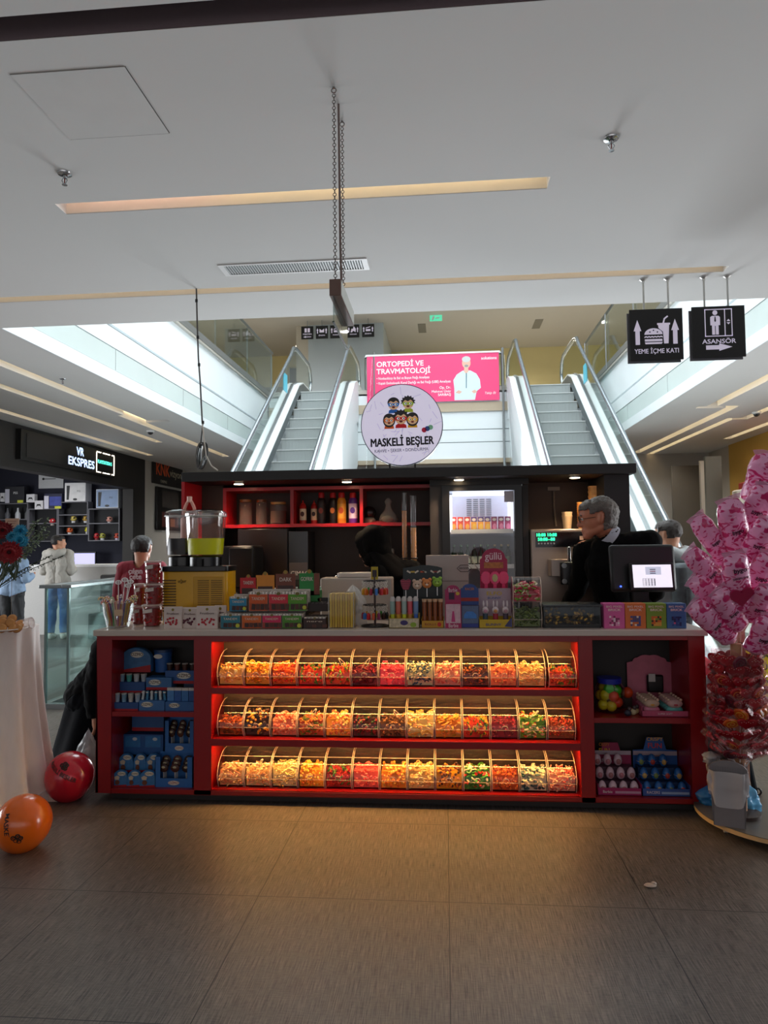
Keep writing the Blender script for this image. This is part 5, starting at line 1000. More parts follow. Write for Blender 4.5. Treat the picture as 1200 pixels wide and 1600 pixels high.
for i, (a, c) in enumerate(((358, 386), (388, 419), (419, 451), (449, 480))):
    t, h2 = choco(a, c, 922 if i else 930, 4.45, Z2, ['#2a8ab0', '#d8581c', '#d8283c', '#5a9a1e'][i], ['#2a7c9c', '#c04c1c', '#a83028', '#4a8a1e'][i], '%s chocolate bar box in the middle row' % ['blue', 'orange', 'red', 'green'][i], lime=i in (0, 3))
MB
x0, x1, zt = span(478, 512, 938, 4.47); t = thing('chocolate_box', 'open dark brown chocolate box on the right of the middle row', 'box', ((x0+x1)/2, 4.47, Z2), 0, 'chocolate boxes on the counter'); w_ = (x1-x0)/2; MB().box(-w_, w_, 0, .1, 0, (zt-Z2)*.7).build('carton', mat('#24120e', .5), t); MB().box(-w_, w_, .095, .1, 0, zt-Z2+.01).build('header_card', mat('#1a0d0a', .5), t); MB().fprism(circle_pts(0, (zt-Z2)*.95, .012, .012, 12), .09, .096).build('tab_emblem', mat('#6a5024', .5), t)
b = MB()
for k in range(5): b.box(-w_*.9+w_*.36*k, -w_*.9+w_*.36*k+w_*.3, .01, .09, .02, (zt-Z2)*.8)
b.build('wrapped_bars', mat('#2a1510', .3), t)
Z3 = Z2+h2*.80
for px0, px1, pyt, col, l, tx in ((373, 399, 903, '#c8141e', 'red', 'TANDEM'), (398, 427, 899, '#e08a24', 'orange', None), (429, 460, 897, '#7a3a24', 'brown', 'DARK'), (466, 498, 896, '#1e8a3a', 'green', 'GOFRIK')):
    x0, x1, zt = span(px0, px1, pyt, 4.53); w_ = (x1-x0)/2; h = zt-Z2; t = thing('chocolate_box', 'open %s chocolate box with raised header in the back row' % l, 'box', ((x0+x1)/2, 4.56, Z2), 0, 'chocolate boxes on the counter')
    MB().box(-w_, w_, 0, .09, 0, h*.52).build('carton', mat('#cdbfb2' if l != 'green' else '#1e7a34', .5), t)
    hd = MB().fprism([(-w_, h*.4), (w_, h*.4), (w_, h*1.0), (w_*.35, h*1.0)]+[(w_*.3*cos(R(a)), h*1.0+w_*.35*sin(R(a))) for a in range(0, 181, 30)]+[(-w_*.35, h), (-w_, h)], .0, .004).build('header_card', mat(col, .45, noise_amt=.06), t, smooth=0)
    MB().box(-w_*.8, w_*.8 if l != 'green' else w_*.0, -.0016, 0, h*.5, h*.68).build('chocolate_print', PAP('#3a1a12', .4), hd, smooth=0) if l != 'green' else MB().box(w_*.45, w_, -.0016, 0, h*.42, h).build('wafer_print', PAP('#7a3a24', .4), hd, smooth=0)
    if tx: text(tx, h*.15, (0 if l != 'green' else -w_*.25, -.002, h*.84), mat('#e8d8cc', .5), hd, width=w_*1.2, bold=.005)
    MB().fprism(circle_pts(0, h*1.05, w_*.2, w_*.2, 12), -.0015, 0).build('tab_emblem', mat('#a08030', .5), hd)
    b = MB()
    for k in range(4): b.box(-w_*.98, w_*.98, .006+.02*k, .022+.02*k, h*.5, h*(.56+.02*k), k % 2)
    b.build('wrapped_bars', [mat('#2a9a4a' if l == 'green' else '#d8ccc0', .25, .2), mat('#d8e0d8', .25, .3)], t, bevel=.003)
# wafer box
x0, x1, zt = span(513, 552, 926, 4.42); w_ = (x1-x0)/2; h = zt-CT
t = thing('wafer_box', 'clear box of yellow striped wafer sticks on the counter', 'box', ((x0+x1)/2, 4.42, CT))
MB().box(-w_, w_, 0, .16, 0, h).build('clear_box', clear((.96, .95, .92), .06, .4), t, smooth=0)
b = MB()
for k in range(9): x = -w_*.93+w_*.2067*k; b.box(x+.001, x+w_*.2067-.001, .006, .15, .004, h*.97, k % 2)
b.build('wafer_stick', [mat('#e8c02c', .5, noise_amt=.08), mat('#d8a824', .5, noise_amt=.08)], t, bevel=.003)
b = MB(); b.tube([(-w_, 0, 0), (-w_, 0, h), (w_, 0, h), (w_, 0, 0)], .002, 5); b.build('box_edge', frosted('#e6e0d4', .6), t)
x0, x1, zt = span(528, 572, 915, 4.62); 
def rumple(label, c, r, hgt, seed, col='#e6e2df', fac=.75, squash=1):
    t = thing('crumpled_bag', label, 'bag', c); sd = seed*3.7
    def fn(u, v):
        a = 2*pi*u; q = sin(pi*min(.999, .12+.88*v)) if v > .5 else 1-.15*(1-v)
        n_ = noise.noise(V((cos(a)*1.6+sd, sin(a)*1.6, v*3)))*.35 + noise.noise(V((cos(a)*4+sd, sin(a)*4, v*7)))*.18
        rad = r*(1+n_)*q*(1 if v < .98 else .1); return (rad*cos(a), rad*sin(a)*squash, hgt*v*(1+.2*n_))
    b = MB(); b.grid(fn, 34, 20, 0, True); b.build('film', frosted(col, fac), t, smooth=60)
    MB().ball((0, 0, hgt*.35), (r*.6, r*.6*squash, hgt*.3), 10).build('contents', mat(col, .7, noise_amt=.2), t); return t
rumple('crumpled white plastic bag behind the yellow wafer box', ((x0+x1)/2, 4.66, CT), (x1-x0)/2, zt-CT, 2, fac=.85)
# white carton machine and lid
x0, x1, zt = span(500, 612, 903, 4.92); w_ = (x1-x0)/2; z0 = CT-.35
t = thing('white_machine', 'white boxy counter machine in front of the woman in black', 'machine', ((x0+x1)/2, 4.92, .07))
MB().box(-w_, w_, 0, .20, 0, zt-.07).build('body', mat('#b9aca3', .5, noise_amt=.03), t, bevel=.012); MB().rbox(-w_*.55, w_*.4, .02, .18, zt-.07, zt-.07+.035, .03).build('lid', mat('#cfc4bc', .45), t, bevel=.008)
# keyring carousel
x0, x1, zt = span(561, 609, 935, 4.47); p = at(585, 985, 4.47); zz = lambda py: at(585, py, 4.47).z-CT
t = thing('keyring_carousel', 'black rotating rack hung with small keyrings', 'rack', (p.x, 4.52, CT)); r = .075
MB().torus((0, 0, .006), .085, .005, 30, 6).box(-.085, .085, -.004, .004, .002, .009).box(-.004, .004, -.085, .085, .002, .009).build('base_ring', mat('#1c1716', .4), t); MB().cyl((0, 0, .004), (0, 0, zz(898)), .007, 10).build('pole', mat('#3a2420', .4), t)
MB().box(-.022, .022, -.004, .004, zz(906), zz(886)).build('top_card', mat('#b8a01c', .5), t); MB().box(-.014, .014, -.006, -.003, zz(902), zz(891)).build('card_print', mat('#2a1a24', .5), t)
KC = ['#c8202c', '#2a8a2c', '#a81e3a', '#3a1a14', '#d8a024', '#c84a1c', '#d8c01c', '#3a7ac8', '#1a1a1c', '#d8701c', '#8c2a5a', '#e8d8c8']
for lv, (zr, py) in enumerate(((zz(908), 908), (zz(946), 946))):
    MB().torus((0, 0, zr), r, .003, 30, 5).box(-r, r, -.002, .002, zr-.002, zr+.002).build('tier_ring', mat('#2a211e', .4), t)
    for k in range(14):
        a = 2*pi*k/14+.2*lv; kx, ky = r*cos(a), r*sin(a); kc = KC[(k*5+lv*3) % 12]
        q = thing('keyring', 'small keyring charm hanging on the black carousel', 'keyring', (p.x+kx, 4.52+ky, CT+zr), a, 'keyrings on the carousel')
        b = MB(); z = 0
        for j in range(4): b.torus((0, 0, -.008-.0125*j), .0075, .0021, 8, 4, 0, Matrix.Rotation(R(90), 3, 'Y') if j % 2 else Matrix.Rotation(R(90), 3, 'X'))
        b.build('chain', mat('#d8d2ca', .35, .5), q); b = MB(); b.box(-.012, .012, -.008, .008, -.088, -.056); b.ball((0, 0, -.056), .011, 8); b.build('charm', PAP(kc), q, bevel=.002)
# box of candy tubes
def disp(name, px0, px1, pyt, pyf, Y, D, cols, label, cat='box', z=CT, hd=None, hdcol='#2a2a2a', grp=None):
    x0, x1, zt = span(px0, px1, pyt, Y); w_ = (x1-x0)/2; h = zt-z; zf = at(px0, pyf, Y).z-z
    t = thing(name, label, cat, ((x0+x1)/2, Y, z), 0, grp)
    b = MB(); b.box(-w_, w_, 0, .003, 0, zf); b.box(-w_, w_, 0, D, 0, .003); b.box(-w_, -w_+.003, 0, D, 0, zf*1.2); b.box(w_-.003, w_, 0, D, 0, zf*1.2); b.box(-w_, w_, D-.003, D, 0, zf*1.4)
    b.build('carton', mat(cols[0], .5, noise_amt=.1), t, smooth=0)
    return t, w_, h, zf
t, w_, h, zf = disp('tube_candy_box', 607, 655, 936, 966, 4.42, .10, ['#b89a3c'], 'open box of candy filled tubes with coloured tops', 'box')
MB().box(-w_*.96, w_*.96, -.0015, 0, zf*.08, zf*.95).build('printed_front', mat('#c8b89a', .5, noise_amt=.7, scale=60), t); MB().fprism(circle_pts(w_*.6, zf*.35, w_*.2, w_*.16, 14), -.003, 0).build('fruit_print', mat('#8aa82c', .5), t); MB().fprism(circle_pts(-.0, zf*.55, w_*.25, w_*.16, 14), -.003, 0).build('star_print', mat('#3a2a6a', .5), t)
for k in range(5):
    c = ['#9ab8b0', '#e0705a', '#b0c8c0', '#e8606a', '#7a9ac8'][k]; x = -w_*.76+w_*.38*k; q = thing('candy_tube', 'clear candy tube with a %s filling in the open box' % ['pale green', 'coral', 'mint', 'pink red', 'blue'][k], 'tube', (t.location.x+x, 4.45, CT+.01), 0, 'candy tubes in the box')
    MB().cyl((0, 0, .0), (0, 0, h*.42), .013, 12).build('lower_grip', PAP(['#c8d02c', '#d8a02c', '#d8e02c', '#c88a3c', '#3a6ac8'][k]), q); MB().lathe([(.0155, h*.42), (.0165, h*.5), (.0165, h*.9), (.012, h*.98), (0, h)], n=14).build('sweet_tube', frosted(c, .8), q); MB().lathe([(.0172, h*.86), (.0165, h*.95), (.010, h*1.02), (0, h*1.03)], n=14).build('cap', frosted('#dcd4d0', .8), q)
# lolly display behind
x0, x1, zt = span(628, 691, 903, 4.60); zb = at(628, 938, 4.6).z; zt2 = at(660, 884, 4.6).z; w_ = (x1-x0)/2
t = thing('lolly_display', 'dark grey header card display holding animal face lollipops', 'display', ((x0+x1)/2, 4.62, CT))
MB().box(-w_, w_, 0, .10, 0, zb-CT+.005).build('carton', mat('#141213', .5), t); hd = MB().fprism([(-w_, zb-CT), (w_, zb-CT), (w_, zt-CT+.06), (w_*.75, zt-CT+.07), (w_*.3, zt2-CT), (-w_*.1, zt2-CT), (-w_*.5, zt-CT+.07), (-w_, zt-CT+.06)], .10, .104).build('header_card', mat('#2c3436', .5), t, smooth=0)
zc = zt-CT+.035
for x, c, rz in ((-w_*.7, '#d8cfc0', 30), (-w_*.5, '#c8a83c', 0), (-w_*.3, '#d8cfc0', -30), (0, '#c8583c', 0), (w_*.1, '#b8b4a8', 20), (w_*.5, '#d8cfc0', 30), (w_*.65, '#8c3a3c', 0), (w_*.82, '#d8cfc0', -30)): MB().box(-.014, .014, .097, .1, -.005, .006, 0, Matrix.Rotation(R(rz), 3, 'Y')).build('printed_patch', mat(c, .5), hd, loc=(x, 0, zc))
def lolly(px, py, Y, label, kind):
    p = at(px, py, Y); q = thing('animal_lollipop', label, 'lollipop', (p.x, Y, p.z), 0, 'animal lollipops'); c, e = {'butterfly': ('#7a1e3a', '#c83a5a'), 'bear': ('#d8b8a0', '#3a2420'), 'fox': ('#e08a4a', '#3a2420'), 'frog': ('#8cb83c', '#1c2a14')}[kind]
    if kind == 'butterfly': 
        MB().fprism([(-.036, .03), (-.02, .04), (0, .03), (.02, .04), (.036, .028), (.03, -.005), (.018, -.03), (0, -.034), (-.018, -.03), (-.03, -.005)], -.006, .006).build('head', PAP(c), q, bevel=.003)
        for k in range(5): MB().box(-.03+.003*k, .03-.003*k, -.008, -.006, .022-.012*k, .026-.012*k).build('stripe_print', PAP(e), q)
    else:
        MB().ball((0, 0, 0), (.031, .012, .03), 16).build('head', PAP(c), q)
        for s in (-1, 1):
            MB().ball((s*.02, 0, .026), (.012, .009, .012), 10).build('ear', PAP(c), q); MB().ball((s*.01, -.012, .004), (.0035, .002, .004), 8).build('eye', PAP(e), q)
        MB().ball((0, -.012, -.006), (.009, .003, .006), 8).build('muzzle', PAP('#f0e0d0' if kind != 'frog' else '#b8d86a'), q)
    MB().cyl((0, 0, -.025), (0, 0, -.085), .0028, 8).build('stick', WHITE, q)
lolly(634, 914, 4.585, 'red striped butterfly lollipop at the left of the animal lollipops', 'butterfly'); lolly(652, 914, 4.575, 'beige bear face lollipop between butterfly and orange bear', 'bear'); lolly(667, 912, 4.575, 'orange bear face lollipop left of the green frog', 'fox'); lolly(683, 910, 4.575, 'green frog face lollipop at the right of the row', 'frog')
# wafer roll box
t, w_, h, zf = disp('wafer_roll_box', 658, 693, 938, 970, 4.43, .09, ['#c8901c'], 'yellow fronted box of brown wafer rolls', 'box'); text('ROLLS', zf*.4, (-w_*.2, -.002, zf*.5), mat('#8c1c14', .5), t, width=w_)
MB().fprism(circle_pts(w_*.6, zf*.5, w_*.18, w_*.2, 12), -.003, 0).build('red_print', mat('#c8281c', .5), t)
for k in range(4):
    q = thing('wafer_roll', 'brown foil wafer roll standing in the yellow box', 'roll', (t.location.x-w_*.72+w_*.48*k, 4.455, CT+.006), 0, 'wafer rolls in the yellow box'); MB().cyl((0, 0, 0), (0, 0, h*.93), .0145, 12).build('roll', mat('#8c4a24', .3, noise_amt=.5, scale=60, stretch=(1, 1, 3)), q); MB().cone((0, 0, h*.9), (0, 0, h*1.0), .0145, .017, 12).build('twist', mat('#d8b08c', .3), q)
# header-card blister boxes
def card_box(px0, px1, pyt, pyh, Y, col, hdc, front, name, label, words, wcol, extra=None):
    x0, x1, zt = span(px0, px1, pyt, Y); w_ = (x1-x0)/2; h = zt-CT; zh = at(px0, pyh, Y).z-CT
    t = thing(name, label, 'box', ((x0+x1)/2, Y, CT)); MB().box(-w_, w_, 0, .08, 0, zh*.97).build('carton', mat(col, .45), t); MB().box(-w_*.9, w_*.9, -.0015, 0, zh*.2, zh*.95).build('printed_front', mat(front, .45, noise_amt=.3, scale=50), t)
    hd = MB().fprism([(-w_, zh*.9), (w_, zh*.9), (w_, h*.9)]+[(w_*.8*cos(R(a)), h*.9+h*.1*sin(R(a))) for a in range(0, 181, 20)]+[(-w_, h*.9)], .05, .054).build('header_card', mat(hdc, .45), t, smooth=0)
    for s, size, zf_, y, par in words: text(s, h*size, (0, y, h*zf_), mat(wcol, .5), t, width=w_*par)
    if extra: extra(t, w_, h, zh, hd)
    return t
card_box(695, 720, 915, 942, 4.42, '#b01c5a', '#a81e5c', '#d8b0bc', 'doll_sticker_box', 'pink doll sweets box with white script beside the wafer rolls', [('Barbie', .13, .06, -.002, 1.2), ('Barbie', .14, .88, .048, 1.1)], '#f0d8e0', lambda t, a, h, zh, hd: (MB().box(-a*.5, a*.2, .0475, .05, h*.66, h*.82).build('printed_photo', mat('#3a1a3c', .5, noise_amt=.4), hd), MB().fprism(circle_pts(a*.6, h*.8, a*.25, a*.22, 12), .0475, .05).build('price_dot', mat('#d8b03c', .5), hd), MB().fprism([(-a*.25, h*.15), (a*.25, h*.15), (a*.1, h*.4), (-a*.1, h*.4)], -.003, 0).build('dress_print', mat('#c83a7a', .5), t, smooth=0)))
card_box(720, 748, 913, 945, 4.43, '#3a3a5a', '#28468c', '#5a6a8c', 'car_sweets_box', 'blue toy car sweets box with a red stripe', [('RACER', .08, .88, .048, 1.0)], '#d87a24', lambda t, a, h, zh, hd: (MB().box(-a, a, .046, .05, h*.6, h*.68).build('red_stripe', mat('#a8281c', .5), hd), MB().fprism([(-a*.7, h*.3), (-a*.4, h*.38), (a*.3, h*.38), (a*.7, h*.3), (a*.7, h*.22), (-a*.7, h*.22)], -.004, 0).build('car_print', mat('#3a7ac8', .4, noise_amt=.3), t, smooth=0), MB().box(-a*.9, a*.9, -.003, 0, h*.02, h*.1).build('base_strip', mat('#2a3a8c', .5), t)))
# bunny tube box
t, w_, h, zf = disp('bunny_sweets_box', 748, 801, 945, 968, 4.42, .12, ['#c8a41c'], 'box of bunny eared sweet tubes with yellow front', 'box')
hh = at(770, 921, 4.42).z-CT; hd = MB().fprism([(-w_, zf*1.2), (w_, zf*1.2), (w_, hh), (-w_, hh)], .116, .12).build('header_card', mat('#b8a0ac', .45, noise_amt=.1), t, smooth=0)
text('ELFO', hh*.13, (.0, .1145, hh*.86), mat('#d8b424', .5), hd, bold=.015, width=w_*.9); text('BUNNY', hh*.08, (0, .1145, hh*.74), mat('#2a5a9c', .5), hd, width=w_*.8); text('BUNNY', zf*.4, (-w_*.15, -.002, zf*.4), mat('#2a3a8c', .5), t, width=w_*.9)
MB().fprism([(w_*.5, zf*.2), (w_*.95, zf*1.3), (w_*.95, zf*.1)], -.003, 0).build('corner_print', mat('#3a3a6a', .5), t, smooth=0)
for k in range(3):
    q = thing('bunny_tube', 'white bunny eared sweet tube, %s of three' % ['left', 'middle', 'right'][k], 'tube', (t.location.x-w_*.6+w_*.6*k, 4.45, CT+.006), 0, 'bunny tubes'); hz = hh*.62
    MB().cyl((0, 0, 0), (0, 0, hz*.55), .016, 14).build('tube', PAP(['#3a4a5a', '#a8283a', '#4a3a4a'][k]), q); MB().ball((0, 0, hz*.68), (.021, .017, .023), 14).build('head', mat('#dccdd0', .35), q); MB().ball((0, -.014, hz*.66), (.012, .006, .012), 10).build('face_window', PAP(['#c88aa0', '#d8945a', '#b88a94'][k]), q)
    for s in (-1, 1): MB().ball((s*.011, 0, hz*.95), (.0055, .004, .022), 10).build('ear', mat('#dccdd0', .35), q)
# pink bubble wand box behind
x0, x1, zt = span(751, 795, 872, 4.60); w_ = (x1-x0)/2; h = zt-CT; ztop = at(773, 857, 4.6).z-CT
t = thing('bubble_wand_box', 'tall magenta display box of bright pink combs with white lettering', 'display', ((x0+x1)/2, 4.62, CT)); MB().box(-w_, w_, 0, .1, 0, h*.52).build('carton', mat('#8c1440', .45), t)
hd = MB().fprism([(-w_, h*.4), (w_, h*.4), (w_, h*.97), (w_*.85, h)]+[(w_*.85*cos(R(a)), h+(ztop-h)*sin(R(a))) for a in range(15, 166, 15)]+[(-w_*.85, h), (-w_, h*.97)], .095, .1).build('header_card', mat('#a8184a', .45, noise_amt=.1), t, smooth=0); text('güllü', h*.16, (0, .093, h*1.02), mat('#f0d0d8', .5), hd, bold=.01, width=w_*1.2); MB().box(-w_*.7, w_*.7, .0935, .095, h*.84, h*.93).build('gold_print', mat('#b8703c', .5, noise_amt=.6, scale=60), hd)
for k in range(3):
    q = thing('pink_comb', 'hot pink round toy comb, %s in the magenta box' % ['left', 'middle one with oval mirror', 'right'][k], 'comb', (t.location.x-w_*.62+w_*.62*k, 4.63-.012*(k == 1), CT+h*.70), 0, 'pink combs')
    b = MB(); pts = [((.036 if j % 2 else .031)*cos(2*pi*j/36), (.045 if j % 2 else .039)*sin(2*pi*j/36)) for j in range(36)]; b.fprism(pts, -.006, .006); b.build('scalloped_head', mat('#f01c6a', .35, coat=.2), q, smooth=0, bevel=.002); MB().fprism([(-.008, -.03), (.008, -.03), (.012, -.075), (-.012, -.075)], -.005, .005).build('handle', mat('#e81866', .35), q, smooth=0)
    if k == 1: MB().fprism(circle_pts(0, 0, .018, .025, 20), -.010, -.006).build('oval_mirror', mat('#8a7a54', .2, .6), q)
# big white carton with open flaps
x0, x1, zt = span(665, 732, 868, 4.85); w_ = (x1-x0)/2; zb = at(700, 925, 4.85).z
t = thing('white_carton', 'large plain white cardboard box with open side flap behind the sweets', 'box', ((x0+x1)/2, 4.9, .07)); MB().box(-w_, w_, 0, .2, 0, zt-.07).build('carton', mat('#b6a9a2', .55, noise_amt=.03), t); MB().box(-w_*.98, w_*.98, -.002, 0, (zb+zt)/2-.07-.055, (zb+zt)/2-.07-.05).build('seam', mat('#8c8078', .6), t)
b = MB(); b.add([(w_, 0, zt-.07), (w_+.11, -.06, zt-.22), (w_+.11, -.06, zt-.225), (w_, 0, zt-.075), (w_, .2, zt-.07), (w_+.11, .14, zt-.22), (w_+.11, .14, zt-.225), (w_, .2, zt-.075)], [(0, 1, 5, 4), (3, 7, 6, 2), (0, 3, 2, 1), (1, 2, 6, 5), (4, 5, 6, 7), (0, 4, 7, 3)]); b.build('open_flap', mat('#d6ccc6', .55), t, smooth=0)
b = MB(); b.tube([(.8*w_+.05*cos(a), -.003, zt-.07-.09+.026*sin(a)) for a in [2*pi*j/6 for j in range(6)]], .002, 4, 0, True); b.build('hexagon_mark', mat('#3a3230', .5), t); text('BRODER', .018, (.8*w_, -.003, zt-.16), mat('#3a3230', .5), t)
# two acrylic bins on the counter
x0, x1, _ = span(801, 846, 900, 4.42); bw = x1-x0; PR2 = [(.02, 0), (0, .05), (.008, .10), (.03, .135), (.06, .15), (.16, .15), (.16, 0)]
hb_ = at(820, 942, 4.42).z-CT; k_ = hb_/.15; PR2 = [(p, q*k_) for p, q in PR2]
for lv, (kind, cols, l) in enumerate((('disc', '#6a7a3c #8a9a5c #4a5a30', 'lower clear bin of dull green sweets right of the bunny box'), ('slice', '#c8304a #e8d8b0 #7aa83c #d85a6a', 'upper clear bin of red and green watermelon sweets'))):
    bn = make_bin(bw, l, PR2, (1, 5), False); bn.location = ((x0+x1)/2, 4.42, CT+hb_*lv+.001); bn['group'] = 'clear bins on the counter'
    pl = candy_pile(kind, pal(*cols.split()), 'heap of %s in the %s counter bin' % (['dull green sweets', 'watermelon sweets'][lv], ['lower', 'upper'][lv]), hb_*.72, bw-.01, 90+lv, 130); pl.location = ((x0+x1)/2, 4.405, CT+hb_*lv+.004)
# gold box tray
x0, x1, zt = span(848, 941, 945, 4.40); w_ = (x1-x0)/2; h = zt-CT
t = thing('display_tray', 'low black lidded tray of gold wrapped sweets on the counter', 'tray', ((x0+x1)/2, 4.40, CT)); MB().box(-w_*.95, w_*.95, .02, .2, 0, .02).build('base', BLACK, t); MB().box(-w_*.95, w_*.95, .19, .2, 0, h*.9).build('back_wall', BLACK, t)
for s in (-1, 1): MB().box(s*w_*.95-.004, s*w_*.95+.004, .02, .2, 0, h*.9).build('side_wall', BLACK, t)
MB().box(-w_, w_, .0, .22, h*.9, h).build('lid', mat('#24262a', .25), t, bevel=.004); MB().box(-w_*.95, w_*.95, .018, .021, .015, h*.9).build('clear_front', clear((.97, .97, .97), .04, .25), t)
b = MB(); rr = random.Random(9)
for k in range(60): b.ball((rr.uniform(-w_*.88, w_*.88), rr.uniform(.035, .17), .02+rr.uniform(0, h*.6)), (.014, .01, .009), 7, k % 2, Matrix.Rotation(rr.uniform(0, 3), 3, 'Y'))
o = b.build('gold_sweets', [mat('#d8ac4a', .3, .5), mat('#8a6a30', .35, .3)], t); o['kind'] = 'stuff'
p = at(873, 944, 4.6); t = thing('red_bottle', 'small red capped white bottle behind the black tray', 'bottle', (p.x, 4.66, CT)); MB().cyl((0, 0, 0), (0, 0, .05), .018, 14).build('body', WHITE, t); MB().cyl((0, 0, .05), (0, 0, .075), .010, 12).build('cap', mat('#c81c2c', .4), t)
p = at(905, 944, 4.62); t = thing('round_brush', 'black round topped stamp pad behind the tray', 'stamp', (p.x, 4.68, CT)); MB().ball((0, 0, .05), (.05, .045, .045), 18).build('dome', mat('#1e1d1f', .35), t); MB().cyl((0, 0, 0), (0, 0, .03), .05, 18).build('base', BLACK, t)
p = at(948, 940, 4.5); t = thing('card_reader', 'small black card reader behind the pink brick box', 'reader', (p.x+.0, 4.58, CT)); MB().box(-.045, .045, 0, .10, 0, .085).build('body', mat('#141416', .35), t, bevel=.008); MB().box(-.035, .035, -.003, 0, .045, .075).build('screen', mat('#2a343a', .2), t)
# point of sale terminal
p = at(1006, 985, 4.62); zt = at(1006, 851, 4.62).z-CT; x0, x1, _ = span(955, 1060, 860, 4.62)
t = thing('pos_terminal', 'black point of sale terminal with a lit white customer screen', 'terminal', ((x0+x1)/2, 4.66, CT), R(3)); w_ = (x1-x0)/2
MB().rbox(-.13, .13, -.02, .18, 0, .025, .03).build('base', BLACK, t); MB().box(-.05, .05, .06, .1, .02, .3).build('neck', BLACK, t)
TL_ = Matrix.Rotation(R(-8), 3, 'X')
MB().box(-w_, w_, .0, .05, .20, zt, 0, TL_).build('main_screen_back', mat('#121214', .4), t, bevel=.02)
x2, x3, z2 = span(985, 1057, 880, 4.55); zl = at(1020, 924, 4.55).z-CT; zu = z2-CT; cxs = (x2+x3)/2-(x0+x1)/2; ws = (x3-x2)/2
T2 = Matrix.Rotation(R(-10), 3, 'X'); pv = (cxs, -.06, (zl+zu)/2)
cs = MB().box(cxs-ws, cxs+ws, -.07, -.045, zl, zu, 0, T2, pv).build('customer_screen', mat('#0c0c0e', .3), t, bevel=.006); MB().box(cxs-ws*.86, cxs+ws*.86, -.0725, -.0695, zl+.02, zu-.012, 0, T2, pv).build('lit_display', mat('#e9e6f2', .4, emit=.75, noise_amt=0), cs, smooth=0)
MB().box(cxs-ws*.3, cxs+ws*.4, -.0735, -.0725, zl+.10, zu-.025, 0, T2, pv).build('printed_card', mat('#cfd6ea', .5, emit=.5), cs, smooth=0)
for k in range(3): MB().box(cxs-ws*.1, cxs+ws*.15, -.0745, -.0735, zu-.045-.012*k, zu-.040-.012*k, 0, T2, pv).build('screen_text', mat('#a83a3c' if k == 1 else '#4a4a5a', .5), cs, smooth=0)
gb = MB()
for k in range(5): gb.box(cxs-ws*.45+.018*k, cxs-ws*.45+.019*k+.001, -.0745, -.0725, zl+.03, zl+.075, 0, T2, pv); gb.box(cxs-ws*.45, cxs-ws*.45+.075, -.0745, -.0725, zl+.03+.011*k, zl+.0315+.011*k, 0, T2, pv)
gb.build('screen_grid', mat('#6a6a7c', .5), cs, smooth=0); MB().cyl((-w_*.75, -.034, .24), (-w_*.75, -.03, .24), .006, 10).build('power_light', mat('#3a5aff', .4, emit=3), t); MB().box(-.03, .03, -.06, .06, .24, .27).build('screen_arm', BLACK, t)
# brick sets
for i, (px0, px1, col, nm) in enumerate(((943, 976, '#d85a9c', 'pink'), (976, 1009, '#d8702c', 'orange'), (1009, 1041, '#7a9a2c', 'green'), (1041, 1072, '#3a6aa0', 'blue'))):
    x0, x1, zt = span(px0, px1, 943, 4.40); w_ = (x1-x0)/2-.0015; h = zt-CT
    t = thing('brick_set_box', '%s pixel brick toy box in the row at the counter right' % nm, 'box', ((x0+x1)/2, 4.40, CT), 0, 'pixel brick boxes')
    MB().box(-w_, w_, 0, .09, 0, h).build('carton', mat(col, .45, noise_amt=.05), t, bevel=.0015); text('BIG PIXEL', h*.105, (0, -.001, h*.87), mat('#f0d8d0', .5), t, width=w_*1.55, bold=.01); text('BRICK', h*.13, (.0, -.001, h*.74), mat('#f0d8d0', .5), t, width=w_*1.2, bold=.02)
    b = MB(); rr = random.Random(i+40); s = w_*.2                    # an abstract stack of little bricks
    for r_ in range(5):
        for c_ in range(5):
            if rr.random() < .8: b.box(-s*2.5+s*c_, -s*1.5+s*c_-.0008, -.002-.001*rr.random(), 0, h*.1+s*r_, h*.1+s*r_+s-.0008, rr.randrange(3))
    b.build('brick_print', [[mat('#e89ac0', .5), mat('#8c2a5a', .5), mat('#f0d8e0', .5)], [mat('#5a4a6a', .5), mat('#e8d8c8', .5), mat('#3a4a8c', .5)], [mat('#e0a03c', .5), mat('#3a2418', .5), mat('#d8641c', .5)], [mat('#28488c', .5), mat('#c85a8c', .5), mat('#1c2a5a', .5)]][i], t, smooth=0)
# ---------------------------------------------------------------- goods on the side shelves of the counter
def shelf_box(px0, px1, pyt, pyb, Y, D, col, label, name='sweets_box', z=None, logo=True, lo=.5, items=None, grp='blue sweets boxes in the left bays', band='#a81820', par=None):
    a = at(px0, pyb, Y); c = at(px1, pyt, Y); w_ = (c.x-a.x)/2; z = a.z if z is None else z; h = c.z-z
    t = thing(name, label, 'box', ((a.x+c.x)/2, Y, z), 0, grp)
    MB().box(-w_, w_, 0, D, 0, h).build('carton', mat(col, .45, noise_amt=.12, scale=25), t, bevel=.0015)
    if band: MB().box(-w_*.98, w_*.98, -.001, 0, 0, h*.22).build('red_band', mat(band, .45), t, smooth=0)
    if logo:
        MB().fprism(circle_pts(w_*lo*.6, h*.62, min(w_*.5, h*.62), min(w_*.22, h*.27), 20), -.002, 0).build('logo_oval', mat('#d8d4c8', .5), t); text('OZMO', min(w_*.32, h*.38), (w_*lo*.6, -.0025, h*.62), mat('#5a3a1c', .5), t, bold=.01)
    return t, w_, h
